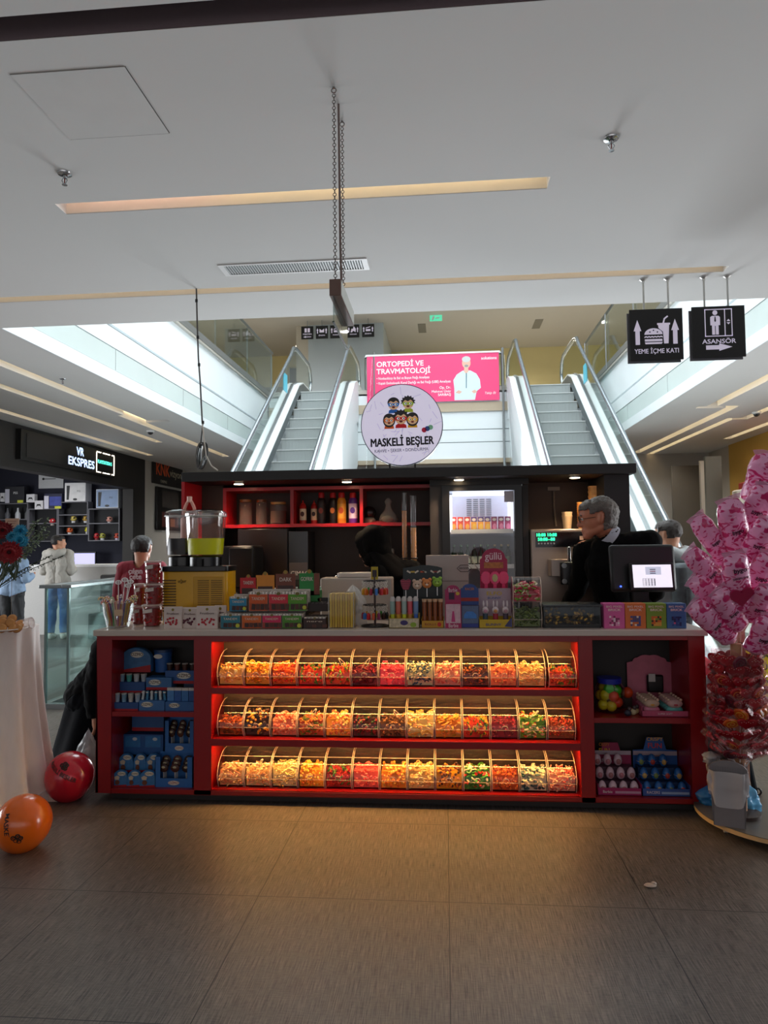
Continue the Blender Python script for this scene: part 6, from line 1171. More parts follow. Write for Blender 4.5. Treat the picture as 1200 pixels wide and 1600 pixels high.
def cups(t, w_, h, n, cols, hc=.03, Y=.03, grp='sweet cups', nm='sweet_cup', lab='small printed sweet cup standing in its blue box', taper=.8):
    for k in range(n):
        q = thing(nm, lab, 'cup', V(t.location) + V((-w_*.8+1.6*w_*k/(n-1), Y, h)), 0, grp); r = w_*.8/n; MB().lathe([(0, 0), (r*taper, 0), (r, hc*.9), (r*1.05, hc*.92), (r*1.05, hc), (0, hc)], n=14).build('cup', PAP(cols[k % len(cols)], .3), q); MB().lathe([(r*1.07, hc*.9), (r*1.07, hc*1.02), (0, hc*1.03)], n=12).build('lid', PAP('#b8b4ac'), q)
BL = '#214a82'
YF = 4.385; SL = .562
t, w_, h = shelf_box(176, 216, 1098, 1113, YF, .12, BL, 'blue and red box of small cups, front left on the upper left shelf', z=SL, logo=False); cups(t, w_, h-.002, 4, ['#a8b8c8', '#7aa0b8', '#c8c0b8'], .055)
t, w_, h = shelf_box(217, 257, 1095, 1113, YF, .12, '#3a6aa0', 'blue box of wrapped sticks, front middle on the upper left shelf', z=SL, lo=-.6, band=None)
for k in range(6):
    q = thing('sweet_stick', 'blue and white wrapped stick in the front middle box', 'stick', V(t.location)+V((-w_*.85+w_*.34*k, .03, h-.02)), 0, 'wrapped sticks'); MB().box(-.007, .007, 0, .01, 0, .075, 0, Matrix.Rotation(R(8-3*k), 3, 'Y')).build('wrapper', PAP('#3a7a9c' if k % 2 else '#c0c4c4', .2), q); MB().box(-.0075, .0075, -.001, .011, .062, .07).build('top_seal', PAP('#d0ccc8'), q)
t, w_, h = shelf_box(258, 303, 1097, 1113, YF, .12, '#2f6098', 'blue box of tall packets, front right on the upper left shelf', z=SL, lo=-.6, band=None)
for k in range(4):
    q = thing('sweet_packet', 'tall blue packet with a pale top in the front right box', 'packet', V(t.location)+V((-w_*.75+w_*.5*k, .03, h-.02)), 0, 'tall blue packets'); MB().box(-w_*.23, w_*.23, 0, .02, 0, .10).build('pouch', PAP(['#4a80b8', '#2a5a9c', '#3a70a8', '#24508c'][k], .3), q); MB().box(-w_*.24, w_*.24, -.001, .021, .085, .102).build('pale_top', PAP('#c8c0b8'), q)
z2 = SL+.062+.052
t, w_, h = shelf_box(183, 226, 1066, 1083, 4.46, .12, BL, 'blue and red cup box behind the front left one, upper left shelf', logo=False); cups(t, w_, h-.002, 4, ['#7a98b0', '#4aa098', '#b8bcc0', '#a0a8b0'], .05)
MB
def riser(t, nm='stand_block'):                      # carton that lifts the back rows, resting on the shelf
    return t
shelf_box(228, 268, 1059, 1078, 4.47, .1, '#3a6a9c', 'blue box with red zigzag edge in the middle of the upper left shelf', lo=-.5)
t, w_, h = shelf_box(258, 303, 1048, 1068, 4.50, .1, '#2a5590', 'blue box of dark chocolate figures at the right of the upper left shelf', lo=.5); cups(t, w_, h-.002, 4, ['#3a2420', '#5a2a24', '#4a2a20'], .045, grp='chocolate figures', nm='chocolate_figure', lab='dark chocolate figure in the blue box at the right')
# pouch with a rounded top and a tub
a = at(188, 1050, 4.52); c = at(236, 1012, 4.52); w_ = (c.x-a.x)/2; h = c.z-a.z
t = thing('gift_pouch', 'large round topped blue gift pouch on the upper left shelf', 'pouch', ((a.x+c.x)/2, 4.52, a.z)); MB().fprism([(-w_, 0), (w_, 0), (w_, h*.5)]+[(w_*cos(R(q)), h*.5+h*.5*sin(R(q))) for q in range(10, 180, 10)]+[(-w_, h*.5)], 0, .05).build('pouch', mat('#3a6a98', .4, noise_amt=.5, scale=22), t, bevel=.006); MB().fprism([(-w_*.95, 0), (w_*.98, 0), (w_*.98, h*.3), (-w_*.95, h*.08)], -.003, 0).build('red_band', mat('#a01820', .45), t, smooth=0); MB().fprism(circle_pts(w_*.1, h*.72, w_*.42, h*.13, 18), -.003, 0).build('logo_oval', mat('#d8d4c8', .5), t); text('OZMO', w_*.26, (w_*.1, -.0035, h*.72), mat('#5a3a1c', .5), t, bold=.01)
a = at(236, 1051, 4.54); c = at(263, 1016, 4.54); w_ = (c.x-a.x)/2; h = c.z-a.z
t = thing('sweets_tub', 'blue round tub beside the round topped gift pouch', 'tub', ((a.x+c.x)/2, 4.6, a.z)); MB().lathe([(0, 0), (w_*.9, 0), (w_, h*.9), (0, h*.9)], n=24).build('tub', mat('#2a5a9c', .4, noise_amt=.25, scale=25), t); MB().lathe([(w_*1.05, h*.88), (w_*1.05, h), (0, h)], n=24).build('lid', mat('#24406a', .4), t); MB().fprism(circle_pts(-w_*.2, h*.72, w_*.5, h*.1, 14), -w_*1.04, -w_*.9).build('logo_oval', mat('#d8d4c8', .5), t)
# lift blocks (stock cartons standing under the back rows)
for i, (x0, x1, y0, y1, zt, l) in enumerate(((-2.10, -1.90, 4.51, 4.69, at(183, 1083, 4.46).z-.001, 'left'), (-1.89, -1.72, 4.51, 4.69, at(228, 1078, 4.47).z-.001, 'middle'), (-1.71, -1.60, 4.51, 4.69, at(258, 1068, 4.5).z-.001, 'right'))):
    solo('stock_carton', MB().box(x0, x1, y0, y1, SL, zt), mat('#2a3a5a', .5, noise_amt=.2), 'dark blue stock carton under the back row, upper %s' % l, 'carton', (0, 0, 0), 'stock cartons behind the sweets')
# lower left bay
SB_ = .084
for r_, (pyt, pyb, Y, xs) in enumerate(((1204, 1241, 4.39, ((175, 199), (198, 219), (217, 243))), (1178, 1206, 4.46, ((184, 208), (208, 228), (227, 250))))):
    for k, (a_, c_) in enumerate(xs):
        a = at(a_, pyb, Y); c = at(c_, pyt, Y); w_ = (c.x-a.x)/2; z = SB_ if r_ == 0 else a.z; h = c.z-z
        t = thing('sweets_bag', 'blue shaped sweets bag, %s in the %s row of the lower left bay' % (['left', 'middle', 'right'][k], ['front', 'back'][r_]), 'bag', ((a.x+c.x)/2, Y, z), 0, 'blue bags in the lower left bay')
        MB().fprism([(-w_, 0), (w_, 0), (w_*1.02, h*.45), (w_*.8, h*.85), (w_*.2, h), (-w_*.4, h*.97), (-w_*.9, h*.75), (-w_*1.0, h*.4)], 0, .03).build('bag', mat('#3a74a8', .4, noise_amt=.35, scale=30), t, bevel=.005); MB().fprism([(-w_*.9, 0), (w_*.9, 0), (w_*.9, h*.12), (-w_*.9, h*.05)], -.002, 0).build('red_band', mat('#a01820', .45), t, smooth=0)
        MB().fprism(circle_pts(w_*.25, h*.8, w_*.55, h*.13, 16), -.003, 0).build('logo_oval', mat('#dad4c4', .5), t); text('OZMO', w_*.34, (w_*.25, -.0035, h*.8), mat('#5a3a1c', .5), t); MB().fprism([(-w_*.6, h*.42), (-w_*.1, h*.42), (.0, h*.6), (-w_*.35, h*.68), (-w_*.7, h*.58)], -.003, 0).build('cap_print', mat('#c8b8a0', .5), t, smooth=0); MB().fprism(circle_pts(-w_*.3, h*.25, w_*.3, h*.15, 14), -.003, 0).build('brown_print', mat('#6a3a24', .5), t)
solo('stock_carton', MB().box(-2.09, -1.86, 4.495, 4.69, SB_, at(184, 1206, 4.46).z), mat('#2a3a5a', .5, noise_amt=.2), 'dark stock carton under the back row of shaped bags', 'carton', (0, 0, 0), 'stock cartons behind the sweets')
t, w_, h = shelf_box(192, 255, 1148, 1179, 4.52, .12, '#1f5590', 'wide blue carton with two window prints in the lower left bay', logo=False, band=None)
for s in (-1, 1): MB().box(s*w_*.5-w_*.38, s*w_*.5+w_*.38, -.002, 0, h*.38, h*.92).build('window_print', mat('#2a70a8', .45, noise_amt=.3, scale=30), t, smooth=0); MB().fprism(circle_pts(s*w_*.5+w_*.1, h*.78, w_*.12, h*.08, 10), -.003, 0).build('cloud_print', mat('#c0c8cc', .5), t)
shelf_box(206, 256, 1117, 1142, 4.56, .1, '#2a5a90', 'blue and red carton high at the back of the lower left bay', logo=False)
solo('stock_carton', MB().box(-2.06, -1.79, 4.645, 4.70, SB_, at(206, 1142, 4.56).z-.004), mat('#24324c', .5, noise_amt=.2), 'dark stock carton at the very back of the lower left bay', 'carton', (0, 0, 0), 'stock cartons behind the sweets')
solo('stock_carton', MB().box(-2.04, -1.80, 4.53, 4.64, SB_, at(192, 1179, 4.52).z), mat('#24324c', .5, noise_amt=.2), 'dark stock carton under the wide blue carton', 'carton', (0, 0, 0), 'stock cartons behind the sweets')
for i, (px0, px1, pyt, pyb, Y) in enumerate(((242, 301, 1181, 1239, 4.39), (257, 303, 1124, 1176, 4.46))):
    a = at(px0, pyb, Y); c = at(px1, pyt, Y); w_ = (c.x-a.x)/2; z = SB_ if i == 0 else a.z; h = c.z-z
    t = thing('lollipop_box', 'blue open window box of dark lollipops, %s one in the lower left bay' % ['front lower', 'upper back'][i], 'box', ((a.x+c.x)/2, Y, z), 0, 'lollipop boxes in the lower left bay')
    C_ = mat('#2a66a8', .45, noise_amt=.12); b = MB(); b.box(-w_, w_, 0, .003, 0, h*.28); b.box(-w_, -w_*.72, 0, .003, h*.28, h*.95); b.box(w_*.72, w_, 0, .003, h*.28, h*.95); b.box(-w_, -w_+.003, 0, .09, 0, h*.95); b.box(w_-.003, w_, 0, .09, 0, h*.95); b.box(-w_, w_, .087, .09, 0, h); b.build('carton', C_, t, smooth=0)
    MB().fprism(circle_pts(0, h*.14, w_*.3, h*.07, 16), -.002, 0).build('logo_oval', mat('#dad4c4', .5), t); text('OZMO', w_*.17, (0, -.0025, h*.14), mat('#a02820', .5), t)
    for k in range(9):
        q = thing('dark_lollipop', 'dark chocolate lollipop standing in the blue window box', 'lollipop', V(t.location)+V((-w_*.6+w_*.6*(k % 3), .02+.022*(k//3), .005)), 0, 'dark lollipops'); hh = h*(.55+.1*(k//3)); MB().cyl((0, 0, 0), (0, 0, hh), .0025, 6).build('stick', mat('#c8c4bc', .5), q); MB().ball((0, 0, hh), (w_*.24, .009, h*.14), 12).build('head', PAP(['#3a1c14', '#4a241a', '#2a1612'][k % 3], .3), q); MB().ball((0, -.008, hh+h*.03), (w_*.1, .003, h*.04), 8).build('pale_patch', PAP('#b8a888'), q)
# right bays
p = at(953, 1122, 4.5); z = .552; x0 = at(930, 1090, 4.5).x; x1 = at(977, 1090, 4.5).x; r = (x1-x0)/2; hj = at(953, 1058, 4.5).z-z
t = thing('ball_jar', 'clear jar of bright toy balls with a blue lid on the upper right shelf', 'jar', ((x0+x1)/2, 4.52, z)); MB().lathe([(0, .002), (r*.8, .002), (r, hj*.2), (r, hj*.7), (r*.75, hj*.85)], n=26).build('clear_jar', clear((.95, .95, .95), .09, .5), t); MB().lathe([(r*.8, hj*.83), (r*.82, hj*.98), (0, hj)], n=24).build('lid', mat('#1a2a9c', .35), t)
for k, (dx, dy, dz, c) in enumerate(((-.5, -.3, .22, '#d8c81c'), (0, -.5, .2, '#d8c01c'), (.45, -.35, .3, '#e0401c'), (.15, -.6, .48, '#f0481c'), (-.4, -.4, .5, '#d0c01c'), (-.1, -.4, .68, '#3ac81c'), (.45, -.1, .62, '#3ab01c'), (-.55, .2, .45, '#d8b01c'), (.5, .35, .4, '#3a8c1c'), (0, .4, .3, '#c8a01c'), (-.3, .3, .68, '#c8b41c'), (.1, .2, .5, '#e05a1c'))):
    q = thing('toy_ball', 'bright toy ball inside the blue lidded jar', 'ball', V(t.location)+V((dx*r, dy*r, dz*hj)), 0, 'balls in the jar'); MB().ball((0, 0, 0), r*.36, 14).build('ball', mat(c, .35), q); MB().torus((0, 0, 0), r*.358, .0012, 20, 4).build('moulding_seam', mat(c, .5), q)
p = at(983, 1085, 4.56); t = thing('orange_ball', 'orange ball pouch hanging right of the ball jar', 'ball', (p.x, 4.6, z+.0)); MB().ball((0, 0, .10), .035, 14).build('ball', mat('#d84a1c', .4), t); MB().box(-.03, .03, .01, .05, 0, .07).build('pouch', mat('#3a2a24', .5), t)
for k, (px, c) in enumerate(((980, '#2a2a3c'), (990, '#c8b48c'), (996, '#c8b07a'))):
    p = at(px, 1120, 4.42); t = thing('small_toy', 'small %s toy lying between the jar and the pink box' % ['dark', 'striped', 'yellowish'][k], 'toy', (p.x, 4.40+.03*k, z)); MB().ball((0, 0, .02), (.022, .018, .02), 10).build('body', PAP(c, .3), t); MB().ball((.008, -.004, .045), .013, 10).build('head', PAP('#4a3a3c'), t)
# pink animal toy tray
x0, x1, _ = span(1003, 1076, 1120, 4.39); w_ = (x1-x0)/2; t = thing('animal_toy_tray', 'pink tray box of wrapped animal toys with a scalloped header on the upper right shelf', 'box', ((x0+x1)/2, 4.39, z))
b = MB(); b.box(-w_, w_, 0, .003, 0, .035); b.box(-w_, w_, 0, .3, 0, .003); b.box(-w_, -w_+.003, 0, .3, 0, .06); b.box(w_-.003, w_, 0, .3, 0, .06); b.build('tray', mat('#b8486a', .45, noise_amt=.2, scale=40), t, smooth=0); text('SUPER SOFT', .016, (0, -.002, .018), mat('#e8c0c8', .5), t)
hz = at(1015, 1035, 4.69).z-z; ht = at(1025, 1024, 4.69).z-z; hw_ = w_*1.05; MB().fprism([(-hw_, .03), (hw_, .03), (hw_, hz)]+[(hw_*.75*cos(R(a)), hz+(ht-hz)*sin(R(a))+.006*abs(sin(R(a*4)))) for a in range(5, 176, 6)]+[(-hw_, hz)], .295, .3).build('header_card', mat('#c86a80', .45, noise_amt=.25, scale=12), t, smooth=0)
MB().box(-w_*.2, w_*.55, .26, .29, .09, .20).build('black_pack', mat('#141012', .3, noise_amt=.4), t, bevel=.01); MB().box(-w_*.15, w_*.15, .25, .255, .16, .21).build('white_tag', mat('#c8c0bc', .5), t)
for col in range(2):
    for k in range(5):
        q = thing('animal_toy', '%s wrapped animal toy, one of its row in the pink tray' % ['pink', 'teal'][col], 'toy', V(t.location)+V((-w_*.5+w_*1.0*col, .035+.045*k, .004)), 0, '%s animal toys' % ['pink', 'teal'][col]); c = ['#d07890', '#5aa8a4'][col]
        MB().ball((0, 0, .03), (w_*.36, .017, .028), 12).build('body', PAP(c, .15), q); MB().ball((0, -.006, .068), (w_*.34, .018, .026), 12).build('head', PAP('#c8a890' if col == 0 else '#c89c98', .2), q)
        for s in (-1, 1): MB().ball((s*w_*.26, -.004, .09), (.009, .007, .009), 8).build('ear', PAP('#d8b8a0'), q)
        MB().ball((0, -.024, .064), (.012, .004, .006), 8).build('bow', PAP('#b83a4a' if col else '#d89a3c'), q)
def egg_tray(px0, px1, pyf, pyh, pyt, Y, col, hcol, label, eggc, egg2, words, grp):
    x0, x1, _ = span(px0, px1, 1240, Y); w_ = (x1-x0)/2; t = thing('egg_tray', label, 'box', ((x0+x1)/2, Y, SB_)); hf = .045
    b = MB(); b.box(-w_, w_, 0, .003, 0, hf); b.box(-w_, w_, 0, .24, 0, .003); b.box(-w_, -w_+.003, 0, .24, 0, hf*1.5); b.box(w_-.003, w_, 0, .24, 0, hf*1.5); b.build('tray', mat(col, .45, noise_amt=.1), t, smooth=0)
    zh = at((px0+px1)/2, pyh, Y+.22).z-SB_; zt = at((px0+px1)/2, pyt, Y+.22).z-SB_
    hd = MB().fprism([(-w_*.97, .1), (w_*.97, .1), (w_*.97, zh), (w_*.5, zh*1.02), (w_*.35, zt), (-w_*.35, zt), (-w_*.5, zh*1.02), (-w_*.97, zh)], .215, .22).build('header_card', mat(hcol, .45, noise_amt=.12, scale=14), t, smooth=0)
    for s, sz, x, zf, c, par in words: text(s, sz, (w_*x, .2135, zf*zt), mat(c, .5), hd, bold=.01, width=w_*par)
    MB().box(-w_*.96, w_*.96, .212, .2145, .18, .205).build('pale_strip', mat('#b8a4b0', .5), hd); text(words[-1][0], .022, (-w_*.55, -.002, hf*.5), mat('#e8d8d8', .5), t); MB().box(-w_*.2, w_*.95, -.001, 0, hf*.3, hf*.6).build('front_strip', mat('#c090a8' if 'pink' in label else '#9cb0d0', .5), t)
    for r_ in range(3):
        for k in range(4):
            if r_ == 2 and k == 3: continue
            q = thing('wrapped_egg', '%s wrapped surprise egg standing in its tray' % ('pink and white' if 'pink' in label else 'blue'), 'egg', V(t.location)+V((-w_*.74+w_*.49*k, .035+.065*r_, .006+.062*r_)), 0, grp)
            MB().lathe([(0, 0), (.012, .002), (.022, .012), (.0255, .028), (.023, .048), (.015, .064), (.006, .071), (0, .072)], n=16).build('egg', mat(eggc, .25, noise_amt=.1), q)
            MB().ball((0, -.0225, .028), (.014, .006, .017), 12).build('print_oval', mat(egg2[(k+r_) % len(egg2)], .4, noise_amt=.4, scale=90), q); MB().torus((0, 0, .03), .0252, .0012, 20, 4).build('foil_seam', mat('#c8b8c0', .3), q)
    MB().box(-w_*.9, w_*.9, .07, .21, .003, .060).box(-w_*.9, w_*.9, .14, .21, .06, .125).build('step_insert', mat('#5a3a4a' if 'pink' in label else '#24406a', .5), t, smooth=0)
egg_tray(934, 1003, 1240, 1178, 1160, 4.39, '#a01c5a', '#98184c', 'pink tray of white surprise eggs with script lettering in the lower right bay', '#d8b8c4', ['#a86a6c', '#b8707c'], [('CRISPY', .03, -.3, .95, '#c8701c', .5), ('FUN', .04, -.3, .8, '#d8a01c', .5), ('Barbie', .05, -.35, .58, '#e8d0d8', .75)], 'pink eggs')
egg_tray(1004, 1079, 1240, 1172, 1152, 4.39, '#3a5aa0', '#2a5aa0', 'blue tray of blue surprise eggs with colourful header in the lower right bay', '#2a64a8', ['#b83a2c', '#c8a05a', '#7a8a4a'], [('CRISPY', .03, 0, .96, '#e8b01c', .7), ('FUN', .045, 0, .82, '#d83a2c', .6), ('RACERS', .02, .0, .62, '#e8902c', .5)], 'blue eggs')
# ---------------------------------------------------------------- candy stands at the right
def swirl_mat(a, b_, sc_=14, th=.52):
    k = ('swirl', a, b_, sc_)
    if k in _M: return _M[k]
    m = bpy.data.materials.new('swirl_print'); m.use_nodes = True; nt = m.node_tree; b = nt.nodes['Principled BSDF']; N = nt.nodes.new; L = nt.links.new
    tc = N('ShaderNodeTexCoord'); mp = N('ShaderNodeMapping'); mp.inputs['Scale'].default_value = (1.1, 1.1, 1.5); n_ = N('ShaderNodeTexNoise'); n_.inputs['Scale'].default_value = sc_; n_.inputs['Detail'].default_value = 1.0; n_.inputs['Distortion'].default_value = 2.4
    r = N('ShaderNodeValToRGB'); r.color_ramp.elements[0].position = th; r.color_ramp.elements[0].color = srgb(a); r.color_ramp.elements[1].position = th+.06; r.color_ramp.elements[1].color = srgb(b_)
    L(tc.outputs['Object'], mp.inputs[0]); L(mp.outputs[0], n_.inputs['Vector']); L(n_.outputs['Fac'], r.inputs[0]); L(r.outputs[0], b.inputs['Base Color']); b.inputs['Roughness'].default_value = .28; b.inputs['Coat Weight'].default_value = .7; b.inputs['Coat Roughness'].default_value = .1
    n2 = N('ShaderNodeTexNoise'); n2.inputs['Scale'].default_value = 26; n2.inputs['Detail'].default_value = 3; bp = N('ShaderNodeBump'); bp.inputs['Strength'].default_value = .5; bp.inputs['Distance'].default_value = .012; L(tc.outputs['Object'], n2.inputs['Vector']); L(n2.outputs['Fac'], bp.inputs['Height']); L(bp.outputs[0], b.inputs['Normal']); L(bp.outputs[0], b.inputs['Coat Normal'])
    _M[k] = m; return m
SW = swirl_mat('#f4a6d0', '#d02570', 13, .51); FILM = None
PX, PY = 1.70, 4.26
p_ = at(1156, 1000, PY); PX = p_.x
t = thing('candy_stand', 'tall pale wooden post on a round base holding pink candy bags', 'stand', (PX, PY, .07)); MB().box(-.022, .022, -.022, .022, 0, 1.30).build('post', mat('#b98a76', .6, noise_amt=.12, scale=6, stretch=(4, 4, .5)), t, bevel=.002)
for k in range(3): MB().cyl((.0, -.023, .85+.09*k), (.0, -.02, .85+.09*k), .006, 8).build('peg_hole', mat('#3a2420', .7), t)
def candy_bag(a, c, wpx, label, Ya, Yc, extra=None, sw=None):
    A = at(*a, Ya); B = at(*c, Yc); L_ = (B-A).length; w_ = wpx/1100*Ya/2*.80
    zax = (B-A).normalized(); xax = zax.cross(V((0, 1, 0))).normalized(); yax = zax.cross(xax)
    if yax.y < 0: xax, yax = -xax, -yax
    o = thing('candy_floss_bag', label, 'bag', A, 0, 'pink candy floss bags'); Rm = Matrix((xax, yax, zax)).transposed().to_4x4(); o.matrix_world = Matrix.Translation(A) @ Rm
    rr = random.Random(a[0]*7+a[1])
    sd = rr.uniform(0, 50)
    def fn(u, v):
        th = 2*pi*u; prof = min(1, .70+1.5*v, 1.0) if v < .88 else max(.2, 1-(v-.88)*6)
        prof = (.10 if v < .001 else prof); n_ = 1+.10*noise.noise(V((cos(th)*1.3+sd, sin(th)*1.3, v*3.2)))+.06*noise.noise(V((cos(th)*3+sd, sin(th)*3, v*9)))
        return (w_*prof*n_*cos(th), w_*.62*prof*n_*sin(th)*(1 if v > .05 else .5), L_*(.02+.96*v))
    b = MB(); b.grid(fn, 30, 22, 0, True); b.build('bag', sw or SW, o, smooth=70)
    b = MB(); rr2 = rr
    b.add([(-w_*.8, .0, L_*.06), (w_*.8, 0, L_*.06), (w_*.95, .006*rr.uniform(-1, 1), -.004), (w_*.45, -.006, -.012), (0, .006, -.004), (-w_*.5, -.004, -.012), (-w_*.95, .005, -.004)], [(0, 1, 2, 3), (0, 3, 4), (0, 4, 5, 6)]); b.build('film_end', frosted('#eab4d0', .5, .12), o, smooth=0, solid=.001)
    d = Rm.to_3x3().inverted() @ (V((PX, PY, B.z-.10))-B); d = d.normalized()*min(d.length, .2)
    MB().cyl((0, 0, L_*.9), V((0, 0, L_))+d, .005, 8).build('stick', mat('#c8a894', .5), o)
    if extra: extra(o, w_, L_)
    else: text('bygo', w_*.42, (w_*.1, -w_*.68, L_*.5), mat('#2a1220', .5), o, rot=(90, 180, 0), bold=.02)
    return o
def heart(o, w_, L_):
    pts = [(.016*16*sin(a)**3/16, (13*cos(a)-5*cos(2*a)-2*cos(3*a)-cos(4*a))/16*.016) for a in [2*pi*k/40 for k in range(40)]]; s = w_*.85/.016
    s_ = -1; MB().fprism([(x*s, L_*.62-z*s) for x, z in pts], -w_*.74, -w_*.58).build('heart_print', mat('#a8104a', .3, coat=.5), o, smooth=0)
    text('bygo', w_*.5, (0, -w_*.72, L_*.22), mat('#3a1430', .5), o, rot=(90, 180, 0), bold=.02); text('ŞEKERLEME', w_*.22, (0, -w_*.72, L_*.34), mat('#5a1c3c', .5), o, rot=(90, 180, 0), bold=.02)
BAGS = [((1203, 706), (1182, 792), 66, 'topmost pink candy bag against the yellow wall', 4.10, 4.22), ((1137, 778), (1158, 872), 54, 'upright pink candy bag left of the topmost one', 4.06, 4.2), ((1086, 806), (1142, 884), 42, 'pink candy bag leaning left, uppermost on the left side', 4.12, 4.22), ((1074, 860), (1140, 926), 44, 'pink candy bag pointing left with black lettering, below the uppermost left one', 4.02, 4.18), ((1080, 902), (1146, 955), 44, 'third pink candy bag down on the left side', 4.06, 4.2), ((1080, 942), (1148, 1003), 44, 'lowest pink candy bag on the left beside the brick boxes', 4.0, 4.18),
 ((1120, 920), (1160, 985), 46, 'paler pink candy bag under the heart printed one', 3.98, 4.16), ((1200, 756), (1164, 832), 52, 'pink candy bag right of the upright one', 4.02, 4.2), ((1206, 808), (1166, 880), 54, 'pink candy bag with dark heart at the right edge', 3.96, 4.2), ((1208, 862), (1170, 930), 52, 'pink candy bag at right edge beside the heart print', 4.0, 4.2), ((1206, 914), (1170, 972), 52, 'second lowest pink candy bag at the right edge', 3.96, 4.18), ((1210, 960), (1178, 1022), 54, 'lowest pink candy bag at the right edge', 3.98, 4.16)]
for a, c, w_, l, ya, yc in BAGS: candy_bag(a, c, w_, l, ya, yc)
candy_bag((1148, 862), (1154, 962), 52, 'front pink candy bag with large magenta heart print', 3.93, 4.10, heart)
# lollipop tree
lt = thing('lollipop_tree', 'core post of the red lollipop tree above the grey bin', 'stand', (at(1153, 1100, 4.16).x, 4.16, .07)); MB().cyl((0, 0, 0), (0, 0, .95), .03, 12).build('post', mat('#b98a66', .6, noise_amt=.1), lt); MB().lathe([(.10, 0), (.10, .02), (.04, .03)], n=20).build('foot', mat('#3a2a24', .5), lt)
zb, zt = at(1153, 1178, 4.16).z, at(1153, 1030, 4.16).z
def wrapped(kind, c, c2):
    o = thing('wrapped_lollipop', 'red lollipop in clear film', 'lollipop', (0, 0, 0), 0, 'lollipops of the red tree')
    if kind == 'heart':
        pts = [(.05*sin(a)**3, .04*(13*cos(a)-5*cos(2*a)-2*cos(3*a)-cos(4*a))/16) for a in [2*pi*k/28 for k in range(28)]]; MB().fprism(pts, -.006, .006).build('candy', mat(c, .25, coat=.4), o, bevel=.002)
        for k in range(6): MB().ball((-.028+.0112*k, -.007, .012+.006*(k % 2)), .0022, 6).build('sugar_dot', PAP(c2), o)
    else:
        MB().lathe([(0, -.007), (.036, -.007), (.042, 0), (.036, .007), (0, .007)], n=22, T=Matrix.Rotation(R(90), 3, 'X')).build('candy', mat(c, .25, coat=.4), o); sp = [(.004*a*cos(a)*.62, -.008, .004*a*sin(a)*.62) for a in [.5*k for k in range(3, 29)]]; MB().tube(sp, .0022, 5).build('spiral', PAP(c2), o)
    f = MB(); f.add([(-.055, -.012, -.04), (.055, -.012, -.04), (.06, -.014, .03), (.035, -.01, .062), (0, -.016, .05), (-.04, -.009, .068), (-.06, -.013, .03), (-.055, .012, -.04), (.055, .012, -.04), (.06, .014, .03), (.035, .01, .062), (0, .016, .05), (-.04, .009, .068), (-.06, .013, .03)], [(0, 1, 2, 3, 4, 5, 6), (13, 12, 11, 10, 9, 8, 7), (2, 9, 10, 3), (5, 12, 13, 6), (1, 8, 9, 2), (6, 13, 7, 0), (3, 10, 11, 4), (4, 11, 12, 5)])
    f.build('film', clear((.985, .93, .94), .03, .22, .12), o, smooth=0); MB().cyl((0, 0, -.04), (0, 0, -.14), .003, 6).build('stick', WHITE, o); return o
protos = [wrapped('heart', '#a80f22', '#e8c8c0'), wrapped('disc', '#b0141f', '#e89a3c'), wrapped('heart', '#8c0c1c', '#d8b8b0'), wrapped('disc', '#d8641c', '#e8c03c'), wrapped('disc', '#6a1030', '#3a0c1c')]
used = set(); rr = random.Random(11); n_ = 0
for lv in range(10):
    f = lv/9; z = zb+.03+(zt-zb-.03)*f; rad = .145*(1-.22*f) * (1 if lv else .85); cnt = 13 if lv < 8 else 9
    for k in range(cnt):
        a = 2*pi*(k+.5*(lv % 2))/cnt + rr.uniform(-.1, .1); i = rr.choice([0, 0, 0, 2, 2, 1, 4]) if not (lv in (3, 4) and rr.random() < .25) else 3
        pos = (lt.location.x+rad*cos(a), 4.16+rad*sin(a), z+rr.uniform(-.008, .008))
        lab = '%s in clear film on the red lollipop tree' % ['red heart lollipop with sugar dots', 'red spiral disc lollipop', 'dark red heart lollipop with sugar dots', 'orange spiral disc lollipop', 'dark purple spiral disc lollipop'][i]
        if i not in used: o = protos[i]; used.add(i); o.location = pos; o['label'] = lab
        else: o = dup(protos[i], pos, None, lab)
        o['group'] = ['sugar heart lollipops', 'red disc lollipops', 'dark heart lollipops', 'orange disc lollipops', 'purple disc lollipops'][i]
        tilt = R(52-38*f+rr.uniform(-10, 10)); o.rotation_euler = (Matrix.Rotation(a+pi/2, 3, 'Z') @ Matrix.Rotation(tilt, 3, 'X') @ Matrix.Rotation(rr.uniform(-.5, .5), 3, 'Z')).to_euler()
for i in range(5):
    if i not in used: bpy.data.objects.remove(protos[i])
# round base on castors, bin and bags
t = thing('wheeled_base', 'round wooden board on castors under the candy stands', 'base', (1.87, 4.22, 0)); MB().lathe([(0, .045), (.455, .045), (.455, .068), (0, .068)], n=48).build('board_core', mat('#c8a878', .6, noise_amt=.1), t); MB().lathe([(0, .068), (.456, .068), (.456, .071), (0, .071)], n=48).build('top_face', mat('#5c5650', .35, noise_amt=.1), t)
for k in range(6): a = 2*pi*k/6+.35; MB().cyl((.38*cos(a)-.01, .38*sin(a), .02), (.38*cos(a)+.01, .38*sin(a), .02), .02, 12).build('castor', mat('#c9c4bc', .4), t); MB().box(.38*cos(a)-.012, .38*cos(a)+.012, .38*sin(a)-.012, .38*sin(a)+.012, .02, .045).build('castor_fork', STEEL, t)
xl = at(1113, 1294, 3.97).x; xr = at(1170, 1296, 3.97).x; zt_ = at(1140, 1190, 3.97).z-.071; w_ = (xr-xl)/2
t = thing('waste_bin', 'grey ribbed waste bin with a clear liner on the round base', 'bin', ((xl+xr)/2, 3.98, .071), R(-20)); zs = zt_-.05
